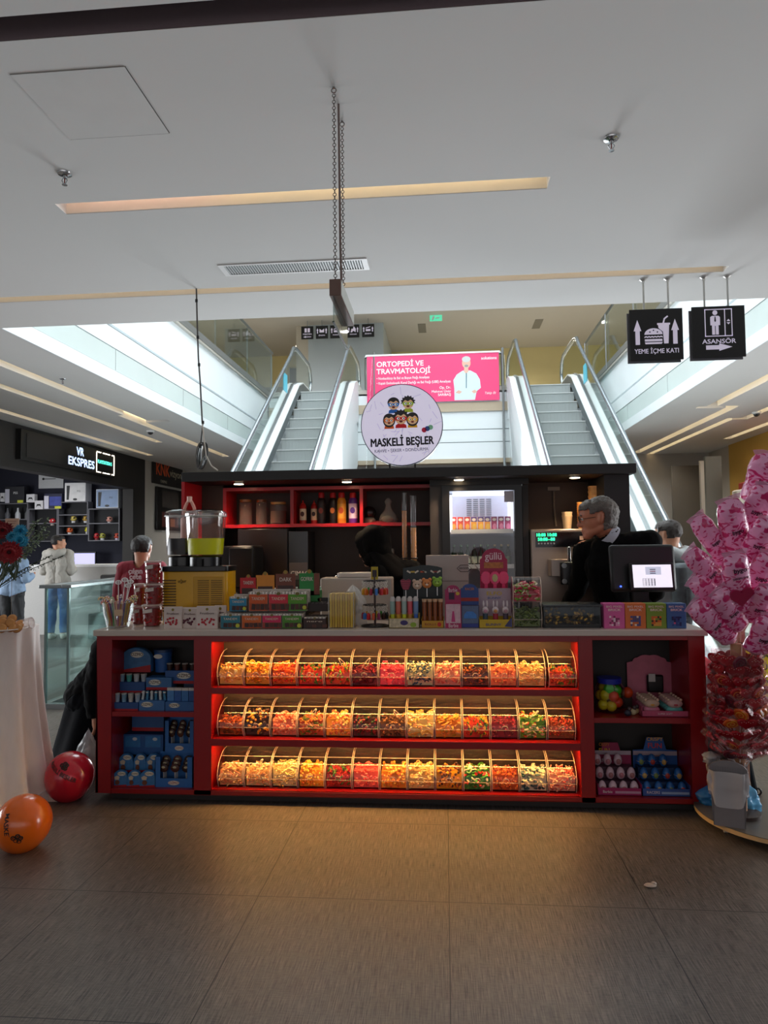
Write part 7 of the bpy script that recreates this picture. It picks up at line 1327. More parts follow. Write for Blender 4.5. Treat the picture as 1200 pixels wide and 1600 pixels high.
b = MB(); pts = [(-w_*.82, 0), (w_*.82, 0), (w_, zs)]+[(w_*cos(R(a)), zs+.05*sin(R(a))) for a in range(10, 180, 10)]+[(-w_, zs)]
b.fprism(pts, 0, .012); b.sprism([(0, 0), (.16, 0), (.18, zs), (0, zs)], -w_*.83, -w_*.79); b.sprism([(0, 0), (.16, 0), (.18, zs), (0, zs)], w_*.79, w_*.83); b.box(-w_*.82, w_*.82, .15, .16, 0, zs*.98); b.build('body', mat('#7d777a', .5, noise_amt=.04), t, smooth=0)
b = MB(); 
for k in range(15): x = -w_*.9+w_*1.8*k/14; b.box(x-.0012, x+.0012, -.0025, 0, zs*.85, zs+.02)
b.build('rib_pattern', mat('#757074', .5), t, smooth=0)
def lf(u, v):
    a = 2*pi*u; n_ = .010*noise.noise(V((cos(a)*3, sin(a)*3, v*4)))+.006*sin(a*9); sq = lambda q: math.copysign(abs(q)**.35, q); return ((w_*1.05+n_)*sq(cos(a)), .09+(.112+n_)*sq(sin(a)), zs-.005-(.15+.04*sin(a*3))*v)
MB().grid(lf, 60, 8, 0, True).build('liner', frosted('#d6d0d2', .6, .2), t, smooth=70); MB().ball((0, .09, zs-.02), (w_*.8, .07, .05), 14).build('rubbish', mat('#6a6064', .6, noise_amt=.4), t)
p = at(1112, 1186, 4.1); rumple('crumpled grey clear plastic bag on the bin edge', (p.x+.02, 4.16, at(1112, 1196, 4.1).z-.0), .05, .06, 5, '#b8bcc4', .5)
p = at(1104, 1275, 4.3); rumple('blue plastic bag on the base left of the grey bin', (p.x+.04, 4.34, .071), .075, .10, 6, '#3a8ad0', .85); p = at(1172, 1270, 4.2); rumple('light blue plastic bag on the base right of the grey bin', (p.x-.0, 4.24, .071), .07, .15, 7, '#6ab8e8', .85)
t = thing('folding_stand', 'black slanting stand leg behind the grey bin', 'stand', (at(1182, 1200, 4.4).x, 4.5, .071)); MB().tube([(.03, 0, .01), (-.03, 0, .36), (-.06, .0, .75)], .016, 8).build('leg', BLACK, t); MB().torus((.035, -.02, .02), .02, .006, 14, 6, 0, Matrix.Rotation(R(90), 3, 'X')).build('loop_foot', BLACK, t); MB().tube([(-.03, .0, .36), (-.02, .2, .02)], .012, 8).build('rear_leg', BLACK, t)
# chair with clothes behind the counter's right end
t = thing('draped_chair', 'black chair with a red garment over it behind the lollipop tree', 'chair', (1.66, 4.98, 0)); MB().box(-.12, .16, -.2, .2, .40, .46).build('seat', BLACK, t, bevel=.01); MB().box(-.12, .16, .18, .22, .40, .78).build('backrest', BLACK, t, bevel=.01); MB().box(-.11, .14, -.19, -.16, .06, .40).build('skirt_cloth', mat('#0d0d0f', .8), t)
for sx in (-.1, .14):
    for sy in (-.18, .18): MB().cyl((sx, sy, 0), (sx, sy, .42), .013, 8).build('leg', BLACK, t)
MB().ball((.0, .10, .74), (.17, .12, .09), 16).build('red_garment', mat('#c01a30', .7, noise_amt=.1, bump=.4), t)
p = atz(1016, 1386, 0); t = solo('paper_scrap', MB().fprism([(-.03, .0), (.0, .012), (.03, .004), (.035, .018), (.005, .028), (-.025, .014)], -.012, .014), mat('#b8a598', .8), 'small crumpled paper scrap lying on the dark floor', 'scrap', (p.x, p.y, .002), rz=0) if False else solo('paper_scrap', MB().ball((0, 0, .008), (.03, .02, .008), 8, 0, None, 4).ball((.018, .008, .012), (.014, .012, .01), 6), mat('#b8a598', .8, bump=.5), 'small crumpled paper scrap lying on the dark floor', 'scrap', (p.x, p.y, 0))
# ---------------------------------------------------------------- left foreground
TX, TY, TR = -3.05, 4.30, .385
t = thing('cocktail_table', 'tall round table draped in white velvet at the left edge', 'table', (TX, TY, 0)); TZ = 1.10
MB().lathe([(0, TZ-.03), (TR, TZ-.03), (TR, TZ-.004), (0, TZ-.004)], n=40).build('table_top', mat('#8c7a6a', .5), t); MB().cyl((0, 0, .02), (0, 0, TZ-.03), .035, 14).build('pedestal', STEEL, t); MB().lathe([(.25, 0), (.25, .015), (.05, .03)], n=24).build('foot_plate', STEEL, t)
cl = thing('tablecloth', 'white velvet cloth hanging in folds over the tall round table', 'tablecloth', (TX, TY, 0))
def cf(u, v):
    a = 2*pi*u
    if v < .25: q = v/.25; return (TR*1.005*q*cos(a), TR*1.005*q*sin(a), TZ+.001)
    q = (v-.25)/.75; fold = sin(a*13+.8*sin(a*3))*(.006+.035*q); rad = TR*1.01+.012+.10*q*q+fold; z = TZ-.004-(TZ-.006)*q
    return (rad*cos(a), rad*sin(a), max(.003, z))
VEL = mat('#e8ded8', .75, noise_amt=.08, scale=12, stretch=(2, 2, .6), bump=.25)
VEL.node_tree.nodes['Principled BSDF'].inputs['Sheen Weight'].default_value = .5
MB().grid(cf, 220, 48, 0, True).build('cloth', VEL, cl, smooth=80)
pl = thing('cookie_plate', 'white plate heaped with round biscuits on the draped table', 'plate', (at(2, 958, 4.06).x, 4.10, TZ+.002)); MB().lathe([(0, .004), (.09, .004), (.125, .014), (.122, .018), (.088, .009), (0, .009)], n=32).build('plate', mat('#e2d8d2', .3), pl); MB().lathe([(.055, 0), (.058, .004), (0, .004)], n=20).build('foot_ring', mat('#e2d8d2', .3), pl)
for k, (dx, dy, dz, tl) in enumerate(((.02, -.06, .022, 10), (.07, -.04, .02, -14), (.045, -.02, .05, 24), (.0, -.03, .058, 30), (.09, .0, .024, -20), (.03, .02, .07, 12), (-.04, -.04, .03, 8), (-.02, .0, .075, -10), (.06, .04, .04, -18), (.10, -.03, .016, -6))):
    o = thing('biscuit', 'round golden biscuit on the white plate', 'biscuit', V(pl.location)+V((dx, dy, dz)), 0, 'biscuits on the plate'); T = Matrix.Rotation(R(55+tl), 3, 'X') @ Matrix.Rotation(R(tl), 3, 'Y'); MB().lathe([(0, -.011), (.020, -.011), (.0275, -.004), (.0275, .004), (.020, .011), (0, .012)], n=20, T=T).build('biscuit', mat('#c58a4e', .7, noise_amt=.15, scale=60), o); MB().torus((0, 0, 0), .0275, .0022, 20, 5, 0, T).build('crimped_edge', mat('#a86c34', .7), o)
p = at(33, 962, 4.16); t = thing('clear_cup', 'clear plastic cup lying beside the biscuits', 'cup', (p.x-.02, 4.22, TZ+.03)); MB().lathe([(.028, -.05), (.034, .05)], n=20, T=Matrix.Rotation(R(80), 3, 'Y')).build('cup_wall', frosted('#e6cfca', .35, .1), t); MB().torus((.05, 0, .008), .034, .003, 20, 6, 0, Matrix.Rotation(R(80), 3, 'Y')).build('rim', frosted('#e6d8d2', .6), t)
# bouquet
FX, FY = at(-18, 900, 4.42).x, 4.42
bq = thing('flower_vase', 'clear vase with green stems of the bouquet on the draped table', 'vase', (FX, FY, TZ+.002)); MB().lathe([(0, 0), (.05, 0), (.055, .01), (.062, .22), (.06, .22), (.052, .012), (0, .012)], n=24).build('vase', clear((.94, .96, .95), .1, .6), bq)
rr = random.Random(21)
for k in range(26): a = rr.uniform(0, 6.28); q = rr.uniform(.02, .05); MB().tube([(q*.6*cos(a), q*.6*sin(a), .02), (q*cos(a), q*sin(a), .2), (q*2.6*cos(a), q*2.2*sin(a), .36)], .003, 5).build('stem', mat('#2c3a1c', .6), bq)
def bloom(px, py, Y, r, c, c2, label, n=26, kind='gerbera'):
    p = at(px, py, Y); o = thing('flower', label, 'flower', p, 0, 'flowers of the bouquet'); d = (EYE-p).normalized(); T = d.to_track_quat('Z', 'Y').to_matrix() @ Matrix.Rotation(rr.uniform(-.5, .5), 3, 'X')
    for ring in range(3):
        b = MB()
        for k in range(n):
            a = 2*pi*(k+.33*ring)/n+rr.uniform(-.05, .05); L_ = r*(1-.24*ring)*rr.uniform(.9, 1.08); w_ = r*.13; hz = .012*ring+.1*r; ca, sa = cos(a), sin(a)
            vs = [T @ V((ca*r*.15-sa*w_*.4, sa*r*.15+ca*w_*.4, .004*ring)), T @ V((ca*r*.15+sa*w_*.4, sa*r*.15-ca*w_*.4, .004*ring)), T @ V((ca*L_*.7+sa*w_, sa*L_*.7-ca*w_, hz)), T @ V((ca*L_, sa*L_, hz*.7)), T @ V((ca*L_*.7-sa*w_, sa*L_*.7+ca*w_, hz))]
            b.add(vs, [(0, 1, 2, 3, 4)])
        pt = b.build('petal_ring', mat(c, .6, noise_amt=.2, scale=50), o, smooth=0, solid=.0015)
    MB().ball((0, 0, 0), r*.2, 10).build('centre', mat(c2, .7, noise_amt=.3, scale=200), o); MB().tube([(0, 0, 0), (FX-p.x)*.35*V((1, 0, 0))+V((0, .02, -.08)), V((FX, FY, TZ+.2))-p], .0035, 5).build('stem', mat('#2c3a1c', .6), o)
bloom(14, 862, 4.30, .085, '#8c0f1c', '#3a0a10', 'large dark red gerbera lowest in the bouquet', 30); bloom(4, 828, 4.42, .07, '#7c0f1a', '#2a0a0c', 'dark red gerbera half cut by the frame edge', 28)
bloom(30, 846, 4.36, .06, '#1f86a8', '#14506a', 'turquoise blue flower beside the red gerberas', 24); bloom(32, 830, 4.44, .05, '#2a92b8', '#14506a', 'upper turquoise blue flower of the bouquet', 22); bloom(20, 840, 4.38, .045, '#2486a4', '#123c50', 'small turquoise flower between the two red gerberas', 20)
t = thing('greenery', 'grey green eucalyptus sprays of the bouquet', 'foliage', (FX, FY, TZ+.2))
for j, (px, py) in enumerate(((62, 812), (72, 822), (78, 832), (54, 818), (66, 838), (58, 846), (74, 812), (80, 868), (98, 869), (60, 878))):
    tip = at(px, py, 4.40+.03*(j % 3))-V((FX, FY, TZ+.2)); mid = tip*.5+V((0, .02, .03)); b = MB(); b.tube([(0, 0, 0), mid, tip], .0022, 5, 0); lm = 1
    for k in range(16):
        f = .35+.65*k/15; p0 = (mid*(2*f*(1-f))*2+tip*f*f) if False else V((0, 0, 0)).lerp(mid, f).lerp(mid.lerp(tip, f), f)
        for s in (-1, 1):
            a = rr.uniform(0, 6.28); T = Matrix.Rotation(a, 3, 'Z') @ Matrix.Rotation(rr.uniform(-1.2, 1.2), 3, 'X'); L_ = rr.uniform(.018, .028) if j < 7 else .013
            vs = [p0 + T @ V(q) for q in ((0, 0, 0), (L_*.42, L_*.35, .003), (L_*.3, L_*.8, 0), (0, L_, .002), (-L_*.3, L_*.8, 0), (-L_*.42, L_*.35, .003))]; b.add(vs, [(0, 1, 2, 3, 4, 5)], lm)
    b.build('spray', [mat('#2c3a1c', .6), mat('#7c8c70' if j < 7 else '#2a3424', .6, noise_amt=.3, scale=40)], t, smooth=0, solid=.0008)
for j in range(16):
    px, py = rr.uniform(-10, 26), rr.uniform(870, 905); p = at(px, py, 4.36+rr.uniform(-.05, .1))-V((FX, FY, TZ+.2)); b = MB(); T = Matrix.Rotation(rr.uniform(-.6, .6), 3, 'Y')
    b.add([p+T @ V(q) for q in ((0, 0, -.05), (.012, 0, 0), (.004, -.01, .08), (-.012, 0, .0))], [(0, 1, 2, 3)]); b.build('leaf', mat('#26361a', .6, noise_amt=.2), t, smooth=0, solid=.001)
p = at(19, 818, 4.62); t = thing('gift_card', 'small beige note card stuck above the bouquet', 'card', (p.x, 4.62, p.z)); MB().box(-.05, .05, 0, .002, -.035, .035).build('card', mat('#c8a48c', .6), t)
for k in range(3): MB().box(-.035, .03-.01*k, -.001, 0, .015-.016*k, .018-.016*k).build('written_line', mat('#7a4a3c', .6), t)
MB().cyl((0, .003, -.035), (.0, .003, TZ+.05-p.z), .002, 6).build('card_stick', mat('#4a4030', .6), t)
# balloons
def balloon(c, r, col, label, axis, deco=None):
    t = thing('balloon', label, 'balloon', c); T = V(axis).normalized().to_track_quat('Z', 'Y').to_matrix()
    prof = [(0, -r*1.12)]+[(r*sin(a)*(1.0), -r*cos(a)*(1.12 if cos(a) > 0 else 1.0)) for a in [pi*k/24 for k in range(1, 24)]]+[(0, r)]
    m = mat(col, .22, noise_amt=.02, coat=.6, sss=.15); MB().lathe(prof, (0, 0, 0), 36, 0, T).build('skin', m, t, smooth=80)
    MB().lathe([(.003, -.005), (.014, -.02), (.004, -.012)], tuple(T @ V((0, 0, -r*1.1))), 12, 0, T).build('knot', m, t)
    if deco: deco(t, r)
    return t
def onball(t, r, s, size, az, el, roll, m, bold=.02):
    """letters bent onto the balloon's surface"""
    c = bpy.data.curves.new('lettering', 'FONT'); c.body = s; c.size = size; c.align_x = 'CENTER'; c.align_y = 'CENTER'; c.offset = bold*size; c.resolution_u = 3
    q = bpy.data.objects.new('lettering', c); me = bpy.data.meshes.new_from_object(q); bpy.data.objects.remove(q)
    for v in me.vertices:
        x, y = v.co.x, v.co.y; x, y = x*cos(roll)-y*sin(roll), x*sin(roll)+y*cos(roll); a = az+x/r; e = el+y/r; v.co = V((sin(a)*cos(e), -cos(a)*cos(e), sin(e)))*(r*1.008)
    me.materials.clear(); me.materials.append(m); o = bpy.data.objects.new('lettering', me); COL.objects.link(o); o.parent = t
def faces(t, r, az, el, m):
    for da, de, s in ((0, .0, .13), (.16, .06, .13), (.09, -.10, .13), (.26, -.02, .12), (.20, -.15, .12)):
        a, e = az+da, el+de; d = V((sin(a)*cos(e), -cos(a)*cos(e), sin(e))); T = d.to_track_quat('Z', 'Y').to_matrix(); b = MB(); b.torus(d*r*1.0, r*s*.55, r*.022, 16, 6, 0, T); b.torus(d*r*1.005+T @ V((-r*.04, 0, 0)), r*.03, r*.012, 10, 5, 0, T); b.torus(d*r*1.005+T @ V((r*.04, 0, 0)), r*.03, r*.012, 10, 5, 0, T); b.build('printed_face', m, t)
INK = mat('#1c0f0a', .5)
rb = .142; p = atz(33, 1329, 0); balloon((p.x, p.y+.02, rb), rb, '#ee6a08', 'orange balloon with black shop lettering on the floor', (.3, .2, 1), lambda t, r: (onball(t, r, 'MASKELİ BEŞLER', .036, .0, -.30, -pi/2+.15, INK), faces(t, r, .2, -.22, INK)))
rb = .15; balloon((-2.41, 4.38, rb), rb, '#c8102c', 'dark red balloon with black lettering beside the counter', (.2, -.1, 1), lambda t, r: (onball(t, r, 'MASKELİ BEŞLER', .034, .0, .42, -.5, INK), faces(t, r, .1, .72, INK)))
t = thing('balloon_stick', 'white balloon stick lying beside the red balloon', 'stick', (-2.56, 4.28, .06)); MB().cyl((-.08, -.12, -.055), (.03, .06, .02), .003, 8).build('stick', WHITE, t); MB().lathe([(.006, -.01), (.022, .006), (.018, .008), (.004, .0)], (.033, .064, .022), 14, 0, Matrix.Rotation(R(50), 3, 'X')).build('cup_holder', WHITE, t)
p = atz(82, 1255, 0); rumple('crumpled clear plastic wrap on the floor beside the draped table', (p.x+.0, 4.75, 0), .085, .34, 8, '#c8ccd0', .5)
solo('cloth_corner', MB().fprism([(-.09, 0), (.06, 0), (.0, .05), (-.03, .09)], -.03, .05), mat('#d2c0b8', .8, bump=.3), 'pinkish end of a cloth lying by the draped table foot', 'cloth', (-2.50, 4.36, .001))
# ---------------------------------------------------------------- people
import numpy as np
def _eval_mesh(o):
    dg = bpy.context.evaluated_depsgraph_get(); dg.update(); return bpy.data.meshes.new_from_object(o.evaluated_get(dg))
def fuse(prims, voxel, smooth=4):
    """one continuous skin grown round tapered limbs; returns vertices, faces and the limb nearest each vertex"""
    b = MB()
    for tg_, a, c, ra, rc in prims:
        a, c = V(a), V(c)
        if (c-a).length < 1e-4: b.ball(a, ra, 16); continue
        L_ = (c-a).length; T = (c-a).normalized().to_track_quat('Z', 'Y').to_matrix()
        prof = [(max(1e-4, ra*sin(pi/2*k/5)), -ra*cos(pi/2*k/5)) for k in range(6)]+[(max(1e-4, rc*cos(pi/2*k/5)), L_+rc*sin(pi/2*k/5)) for k in range(6)]
        b.lathe(prof, a, 16, 0, T)
    me = bpy.data.meshes.new('body'); me.from_pydata(b.v, [], b.f); o = bpy.data.objects.new('body', me); COL.objects.link(o)
    m = o.modifiers.new('r', 'REMESH'); m.mode = 'VOXEL'; m.voxel_size = voxel; s = o.modifiers.new('s', 'SMOOTH'); s.iterations = smooth; s.factor = .5
    e = _eval_mesh(o); bpy.data.objects.remove(o)
    P = np.array([v.co for v in e.vertices]); F = [tuple(p.vertices) for p in e.polygons]; bpy.data.meshes.remove(e)
    best = np.full(len(P), 1e9); tag_ = np.zeros(len(P), int)
    for i, (tg_, a, c, ra, rc) in enumerate(prims):
        a, c = np.array(a, float), np.array(c, float); d = c-a; L2 = max(1e-9, d@d); t = np.clip(((P-a)@d)/L2, 0, 1); dist = np.linalg.norm(P-(a+t[:, None]*d), axis=1)-(ra+(rc-ra)*t)
        k = dist < best; best[k] = dist[k]; tag_[k] = i
    return P, F, [prims[i][0] for i in tag_]
def normals(P, F):
    N = np.zeros_like(P)
    for f in F:
        n = np.cross(P[f[1]]-P[f[0]], P[f[2]]-P[f[0]]); 
        for i in f: N[i] += n
    return N/np.maximum(1e-9, np.linalg.norm(N, axis=1))[:, None]
def mk(P, F, name, m, parent, off):
    used = sorted({i for f in F for i in f}); mp = {i: k for k, i in enumerate(used)}
    me = bpy.data.meshes.new(name); me.from_pydata([tuple(P[i]-off) for i in used], [], [tuple(mp[i] for i in f) for f in F]); me.materials.append(m); me.shade_smooth()
    o = bpy.data.objects.new(name, me); COL.objects.link(o); o.parent = parent; return o
SKIN = mat('#c98f70', .5, noise_amt=.05, scale=30, sss=.08)
def nz(p, s, k=0): return noise.noise(V((p[0]*s+k, p[1]*s, p[2]*s)))
def limbs(J, s=1, hands=True, fem=0):
    """tapered limbs from joints"""
    L_ = []; A = lambda t, a, c, ra, rc: L_.append((t, V(J[a]) if isinstance(a, str) else V(a), V(J[c]) if isinstance(c, str) else V(c), ra*s, rc*s))
    fw, rt = V(J['fwd']).normalized(), V(J['fwd']).normalized().cross(V((0, 0, 1)))
    pe, ch, nk = V(J['pelvis']), V(J['chest']), V(J['neck'])
    for q in (-1, 1): A('torso', pe+rt*.07*q*s, pe.lerp(ch, .5)+rt*.06*q*s, .115, .105); A('torso', pe.lerp(ch, .5)+rt*.06*q*s, ch+rt*.085*q*s, .105, .115); A('torso', ch+rt*.085*q*s, ch.lerp(nk, .55)+rt*.06*q*s, .115, .075)
    for q, n in ((-1, 'l'), (1, 'r')):
        sh, el, wr = V(J['sh'+n]), V(J['el'+n]), V(J['wr'+n]); A('torso', ch.lerp(nk, .6), sh, .075, .062); A('upperarm', sh, el, .058, .043); A('forearm', el, wr, .043, .029)
        d = (wr-el).normalized(); side = d.cross(fw); side = side.normalized() if side.length > .05 else rt; nrm = d.cross(side).normalized()
        A('hand', wr, wr+d*.07*s, .027, .026)
        for w_ in (-.018, .018): A('hand', wr+d*.03*s+side*w_*s, wr+d*.085*s+side*w_*s, .014, .014)
        for k, (o_, ln) in enumerate(((-.027, .062), (-.009, .078), (.009, .074), (.026, .058))):
            k0 = wr+d*.085*s+side*o_*s; k1 = k0+(d*.55*ln+nrm*.012)*s; k2 = k1+(d*.45*ln+nrm*.022)*s; A('hand', k0, k1, .0095, .009); A('hand', k1, k2, .009, .0075)
        k0 = wr+d*.03*s-side*.022*s; k1 = k0+(d*.03-side*.022+nrm*.012)*s; k2 = k1+(d*.03-side*.004+nrm*.01)*s; A('hand', k0, k1, .012, .0105); A('hand', k1, k2, .0105, .0085)
        hp, kn, an, to = V(J['hip'+n]), V(J['kn'+n]), V(J['an'+n]), V(J['to'+n]); A('thigh', hp, kn, .092, .062); A('shin', kn, kn.lerp(an, .35), .06, .058); A('shin', kn.lerp(an, .35), an, .058, .04); A('foot', an, an+V((0, 0, -.035*s)), .042, .045); A('foot', an+V((0, 0, -.045*s)), to, .042, .034)
    hd = V(J['head']); hf = V(J['look']).normalized(); hu = V(J.get('up', (0, 0, 1))); hu = (hu-hf*hu.dot(hf)).normalized(); hr = hf.cross(hu)
    A('neck', nk, hd-hu*.06*s-hf*.02*s, .057, .052); A('neck', nk+(ch-nk)*.25, nk, .07, .057)
    A('head', hd+hu*.035*s-hf*.035*s, hd+hu*.035*s+hf*.025*s, .088, .078); A('head', hd-hu*.01*s+hf*.02*s, hd+hu*.02*s-hf*.02*s, .073, .08); A('head', hd-hu*.035*s-hf*.035*s, hd+hu*.02*s-hf*.035*s, .07, .084); A('neck', nk-hf*.0*s, hd-hu*.035*s-hf*.035*s, .06, .066); A('head', hd-hu*.085*s+hf*.065*s, hd-hu*.02*s+hf*.03*s, .034, .064)
    for q in (-1, 1): A('head', hd-hu*.075*s+hf*.05*s+hr*.02*q*s, hd-hu*.055*s-hf*.02*s+hr*.05*q*s, .03, .022); A('ear', hd-hu*.02*s-hf*.012*s+hr*.078*q*s, hd+hu*.02*s-hf*.022*s+hr*.084*q*s, .012, .015)
    A('nose', hd+hu*.018*s+hf*.092*s, hd-hu*.024*s+hf*.113*s, .010, .013); A('nose', hd-hu*.028*s+hf*.10*s-hr*.010*s, hd-hu*.028*s+hf*.10*s+hr*.010*s, .009, .009)
    A('head', hd+hu*.035*s+hf*.09*s-hr*.03*s, hd+hu*.035*s+hf*.09*s+hr*.03*s, .011, .011); A('lips', hd-hu*.058*s+hf*.095*s-hr*.014*s, hd-hu*.058*s+hf*.095*s+hr*.014*s, .0085, .0085); A('lips', hd-hu*.070*s+hf*.093*s-hr*.011*s, hd-hu*.070*s+hf*.093*s+hr*.011*s, .0085, .0085); A('head', hd-hu*.098*s+hf*.082*s-hr*.01*s, hd-hu*.098*s+hf*.082*s+hr*.01*s, .018, .018)
    return L_, (hd, hf, hu, hr)
def person(label, J, clothes, hair, s=1, voxel=.0105, skin=SKIN, hands=True, eyes=True, group=None):
    pr, (hd, hf, hu, hr) = limbs(J, s); P, F, tg_ = fuse(pr, voxel)
    base = V(((J['anl'][0]+J['anr'][0])/2, (J['anl'][1]+J['anr'][1])/2, min(J['anl'][2], J['anr'][2])-.08*s)); t = thing('person', label, 'person', base); off = np.array(base); N = normals(P, F)
    T = np.array(tg_); cov = np.zeros(len(P), bool)
    for nm, tags, m, o_, wr_, cond in clothes:
        ok = np.isin(T, tags)
        if cond: ok &= np.array([cond(p) for p in P])
        FF = [f for f in F if all(ok[i] for i in f)]
        Q = P.copy(); idx = np.nonzero(ok)[0]
        for i in idx: Q[i] = P[i]+N[i]*(o_+wr_*nz(P[i]*np.array((1, 1, .45)), 16)+wr_*.6*nz(P[i]*np.array((1, 1, .6)), 38, 9))
        c = mk(Q, FF, nm, m, t, off); sm = c.modifiers.new('cloth_thickness', 'SOLIDIFY'); sm.thickness = .006; sm.offset = -1; cov |= ok
    P2 = P.copy(); P2[cov] = P[cov]-N[cov]*.007; mk(P2, F, 'body', skin, t, off)
    H = np.array(hd)
    if hair:
        hm, thick, rule, sc_ = hair; ok = np.isin(T, ['head', 'neck']); ok &= np.array([rule(V(p)-hd, hf, hu, hr, s) for p in P]); FF = [f for f in F if all(ok[i] for i in f)]; Q = P.copy()
        lev = np.where(ok, 99, 0); nb = {}
        for f in F:
            for a_, c_ in zip(f, f[1:]+f[:1]): nb.setdefault(a_, []).append(c_); nb.setdefault(c_, []).append(a_)
        for it in range(1, 7):
            for i in np.nonzero(lev == 99)[0]:
                if any(lev[j] == it-1 for j in nb[i]): lev[i] = it
        for i in np.nonzero(ok)[0]:
            tp = min(1, max(.12, lev[i]/5.)) if lev[i] < 99 else 1
            Q[i] = P[i]+N[i]*(tp*thick*(.75+.9*abs(nz(P[i], 55))+.5*nz(P[i], 21, 3))+.0015)
        c = mk(Q, FF, 'hair', hm, t, off); sm = c.modifiers.new('hair_thickness', 'SOLIDIFY'); sm.thickness = .004; sm.offset = -1
    if eyes:
        for q in (-1, 1):
            p = hd+hu*.012*s+hf*.083*s+hr*.031*q*s-base; MB().ball(p, .0125*s, 12).build('eye', mat('#e6e0da', .2, noise_amt=0), t); MB().ball(p+hf*.009*s, .0062*s, 10).build('iris', mat('#20140e', .15, noise_amt=0), t); MB().tube([p+hu*.021*s+hr*.016*s+hf*.008*s, p+hu*.026*s+hf*.012*s, p+hu*.02*s-hr*.018*s+hf*.008*s], .0038*s, 6).build('eyebrow', hair[0] if hair else mat('#2a1c14', .7), t)
    return t, base, (hd, hf, hu, hr)
def stand(x, y, z, H, yaw, look=None, lean=(0, 0), **o):
    """standing joints, facing yaw (0 = away from the camera, along +Y)"""
    s = H/1.75; fw = V((-sin(yaw), cos(yaw), 0)); rt = V((cos(yaw), sin(yaw), 0)); B = lambda r, f, u: V((x, y, z))+rt*r*s+fw*f*s+V((lean[0]*max(0, u-.9), lean[1]*max(0, u-.9), u*s))
    J = dict(fwd=fw, pelvis=B(0, 0, .96), chest=B(0, .0, 1.30), neck=B(0, -.015, 1.475), head=B(0, .02, 1.615), look=look or fw, shl=B(-.185, -.01, 1.42), shr=B(.185, -.01, 1.42), ell=B(-.235, -.03, 1.13), elr=B(.235, -.03, 1.13), wrl=B(-.23, .06, .89), wrr=B(.23, .06, .89), hipl=B(-.09, 0, .92), hipr=B(.09, 0, .92), knl=B(-.1, .02, .5), knr=B(.1, .02, .5), anl=B(-.105, -.02, .085), anr=B(.105, -.02, .085), tol=B(-.12, .13, .035), tor=B(.12, .13, .035))
    J.update(o); return J, s
short = lambda fr=.02, nape=-.03: (lambda d, f, u, r, s: d.dot(u) > (.058*s if d.dot(f) > .045*s else (.012*s if d.dot(f) > fr*s else (nape*s if d.dot(f) < -.02*s else .01*s))) and not (abs(d.dot(r)) > .074*s and d.dot(u) < .03*s and d.dot(f) > -.03*s))
BLK = mat('#050506', .9, noise_amt=.15, bump=.15, spec=.15); HAIR_D = mat('#17110f', .5, noise_amt=.4, scale=220, bump=.5); HAIR_G = mat('#5f5852', .5, noise_amt=.55, scale=260, stretch=(1, 1, .25), bump=.6)
# grey haired man behind the counter, back to us, face turned left
J, s = stand(1.25, 5.22, .07, 1.78, .25, look=V((-1, .12, -.14)), lean=(0, 0), pelvis=V((1.28, 5.2, 1.03)), chest=V((1.23, 5.14, 1.43)), neck=V((1.155, 5.10, 1.635)), head=V((1.072, 5.08, 1.765)), shl=V((1.01, 5.2, 1.545)), shr=V((1.425, 5.08, 1.60)), ell=V((.97, 5.33, 1.25)), wrl=V((.90, 5.45, 1.12)), elr=V((1.47, 5.12, 1.25)), wrr=V((1.36, 5.36, 1.13)))
man, mb, (hd, hf, hu, hr) = person('grey haired man with glasses in a black sweater behind the counter', J, [('sweater', ['torso', 'upperarm', 'forearm', 'neck'], BLK, .016, .008, lambda p: p[2] < 1.665+.45*(p[0]-1.14)), ('trousers', ['thigh', 'shin'], mat('#15161c', .8), .01, .006, None), ('shoe', ['foot'], BLACK, .008, 0, None)], (HAIR_G, .016, short(.015, -.075), 0), s*1.13, .0085, skin=mat('#b87558', .5, noise_amt=.08, scale=30, sss=.05))
b = MB()
for q in (-1, 1): p = hd+hu*.012*s+hf*.118*s+hr*.036*q*s-mb; T = hf.to_track_quat('Z', 'Y').to_matrix(); b.torus(p, .024, .0022, 18, 5, 0, T); b.tube([p+hr*.024*q, p+hr*.046*q-hf*.03, p+hr*.05*q-hf*.12], .0018, 5)
p = hd+hu*.014*s+hf*.121*s-mb; b.tube([p-hr*.013, p+hu*.004, p+hr*.013], .0018, 5); b.build('glasses', mat('#3a322c', .3, .5), man)
nk = J['neck']; c0 = nk-mb; b = MB(); T = (hd-hu*.07-nk).normalized().to_track_quat('Z', 'Y').to_matrix(); b.lathe([(.098, -.01), (.092, .032), (.086, .05), (.080, .046), (.084, -.01)], c0, 28, 0, T, sx=1.0); b.build('shirt_collar', mat('#b9bcc8', .7), man)
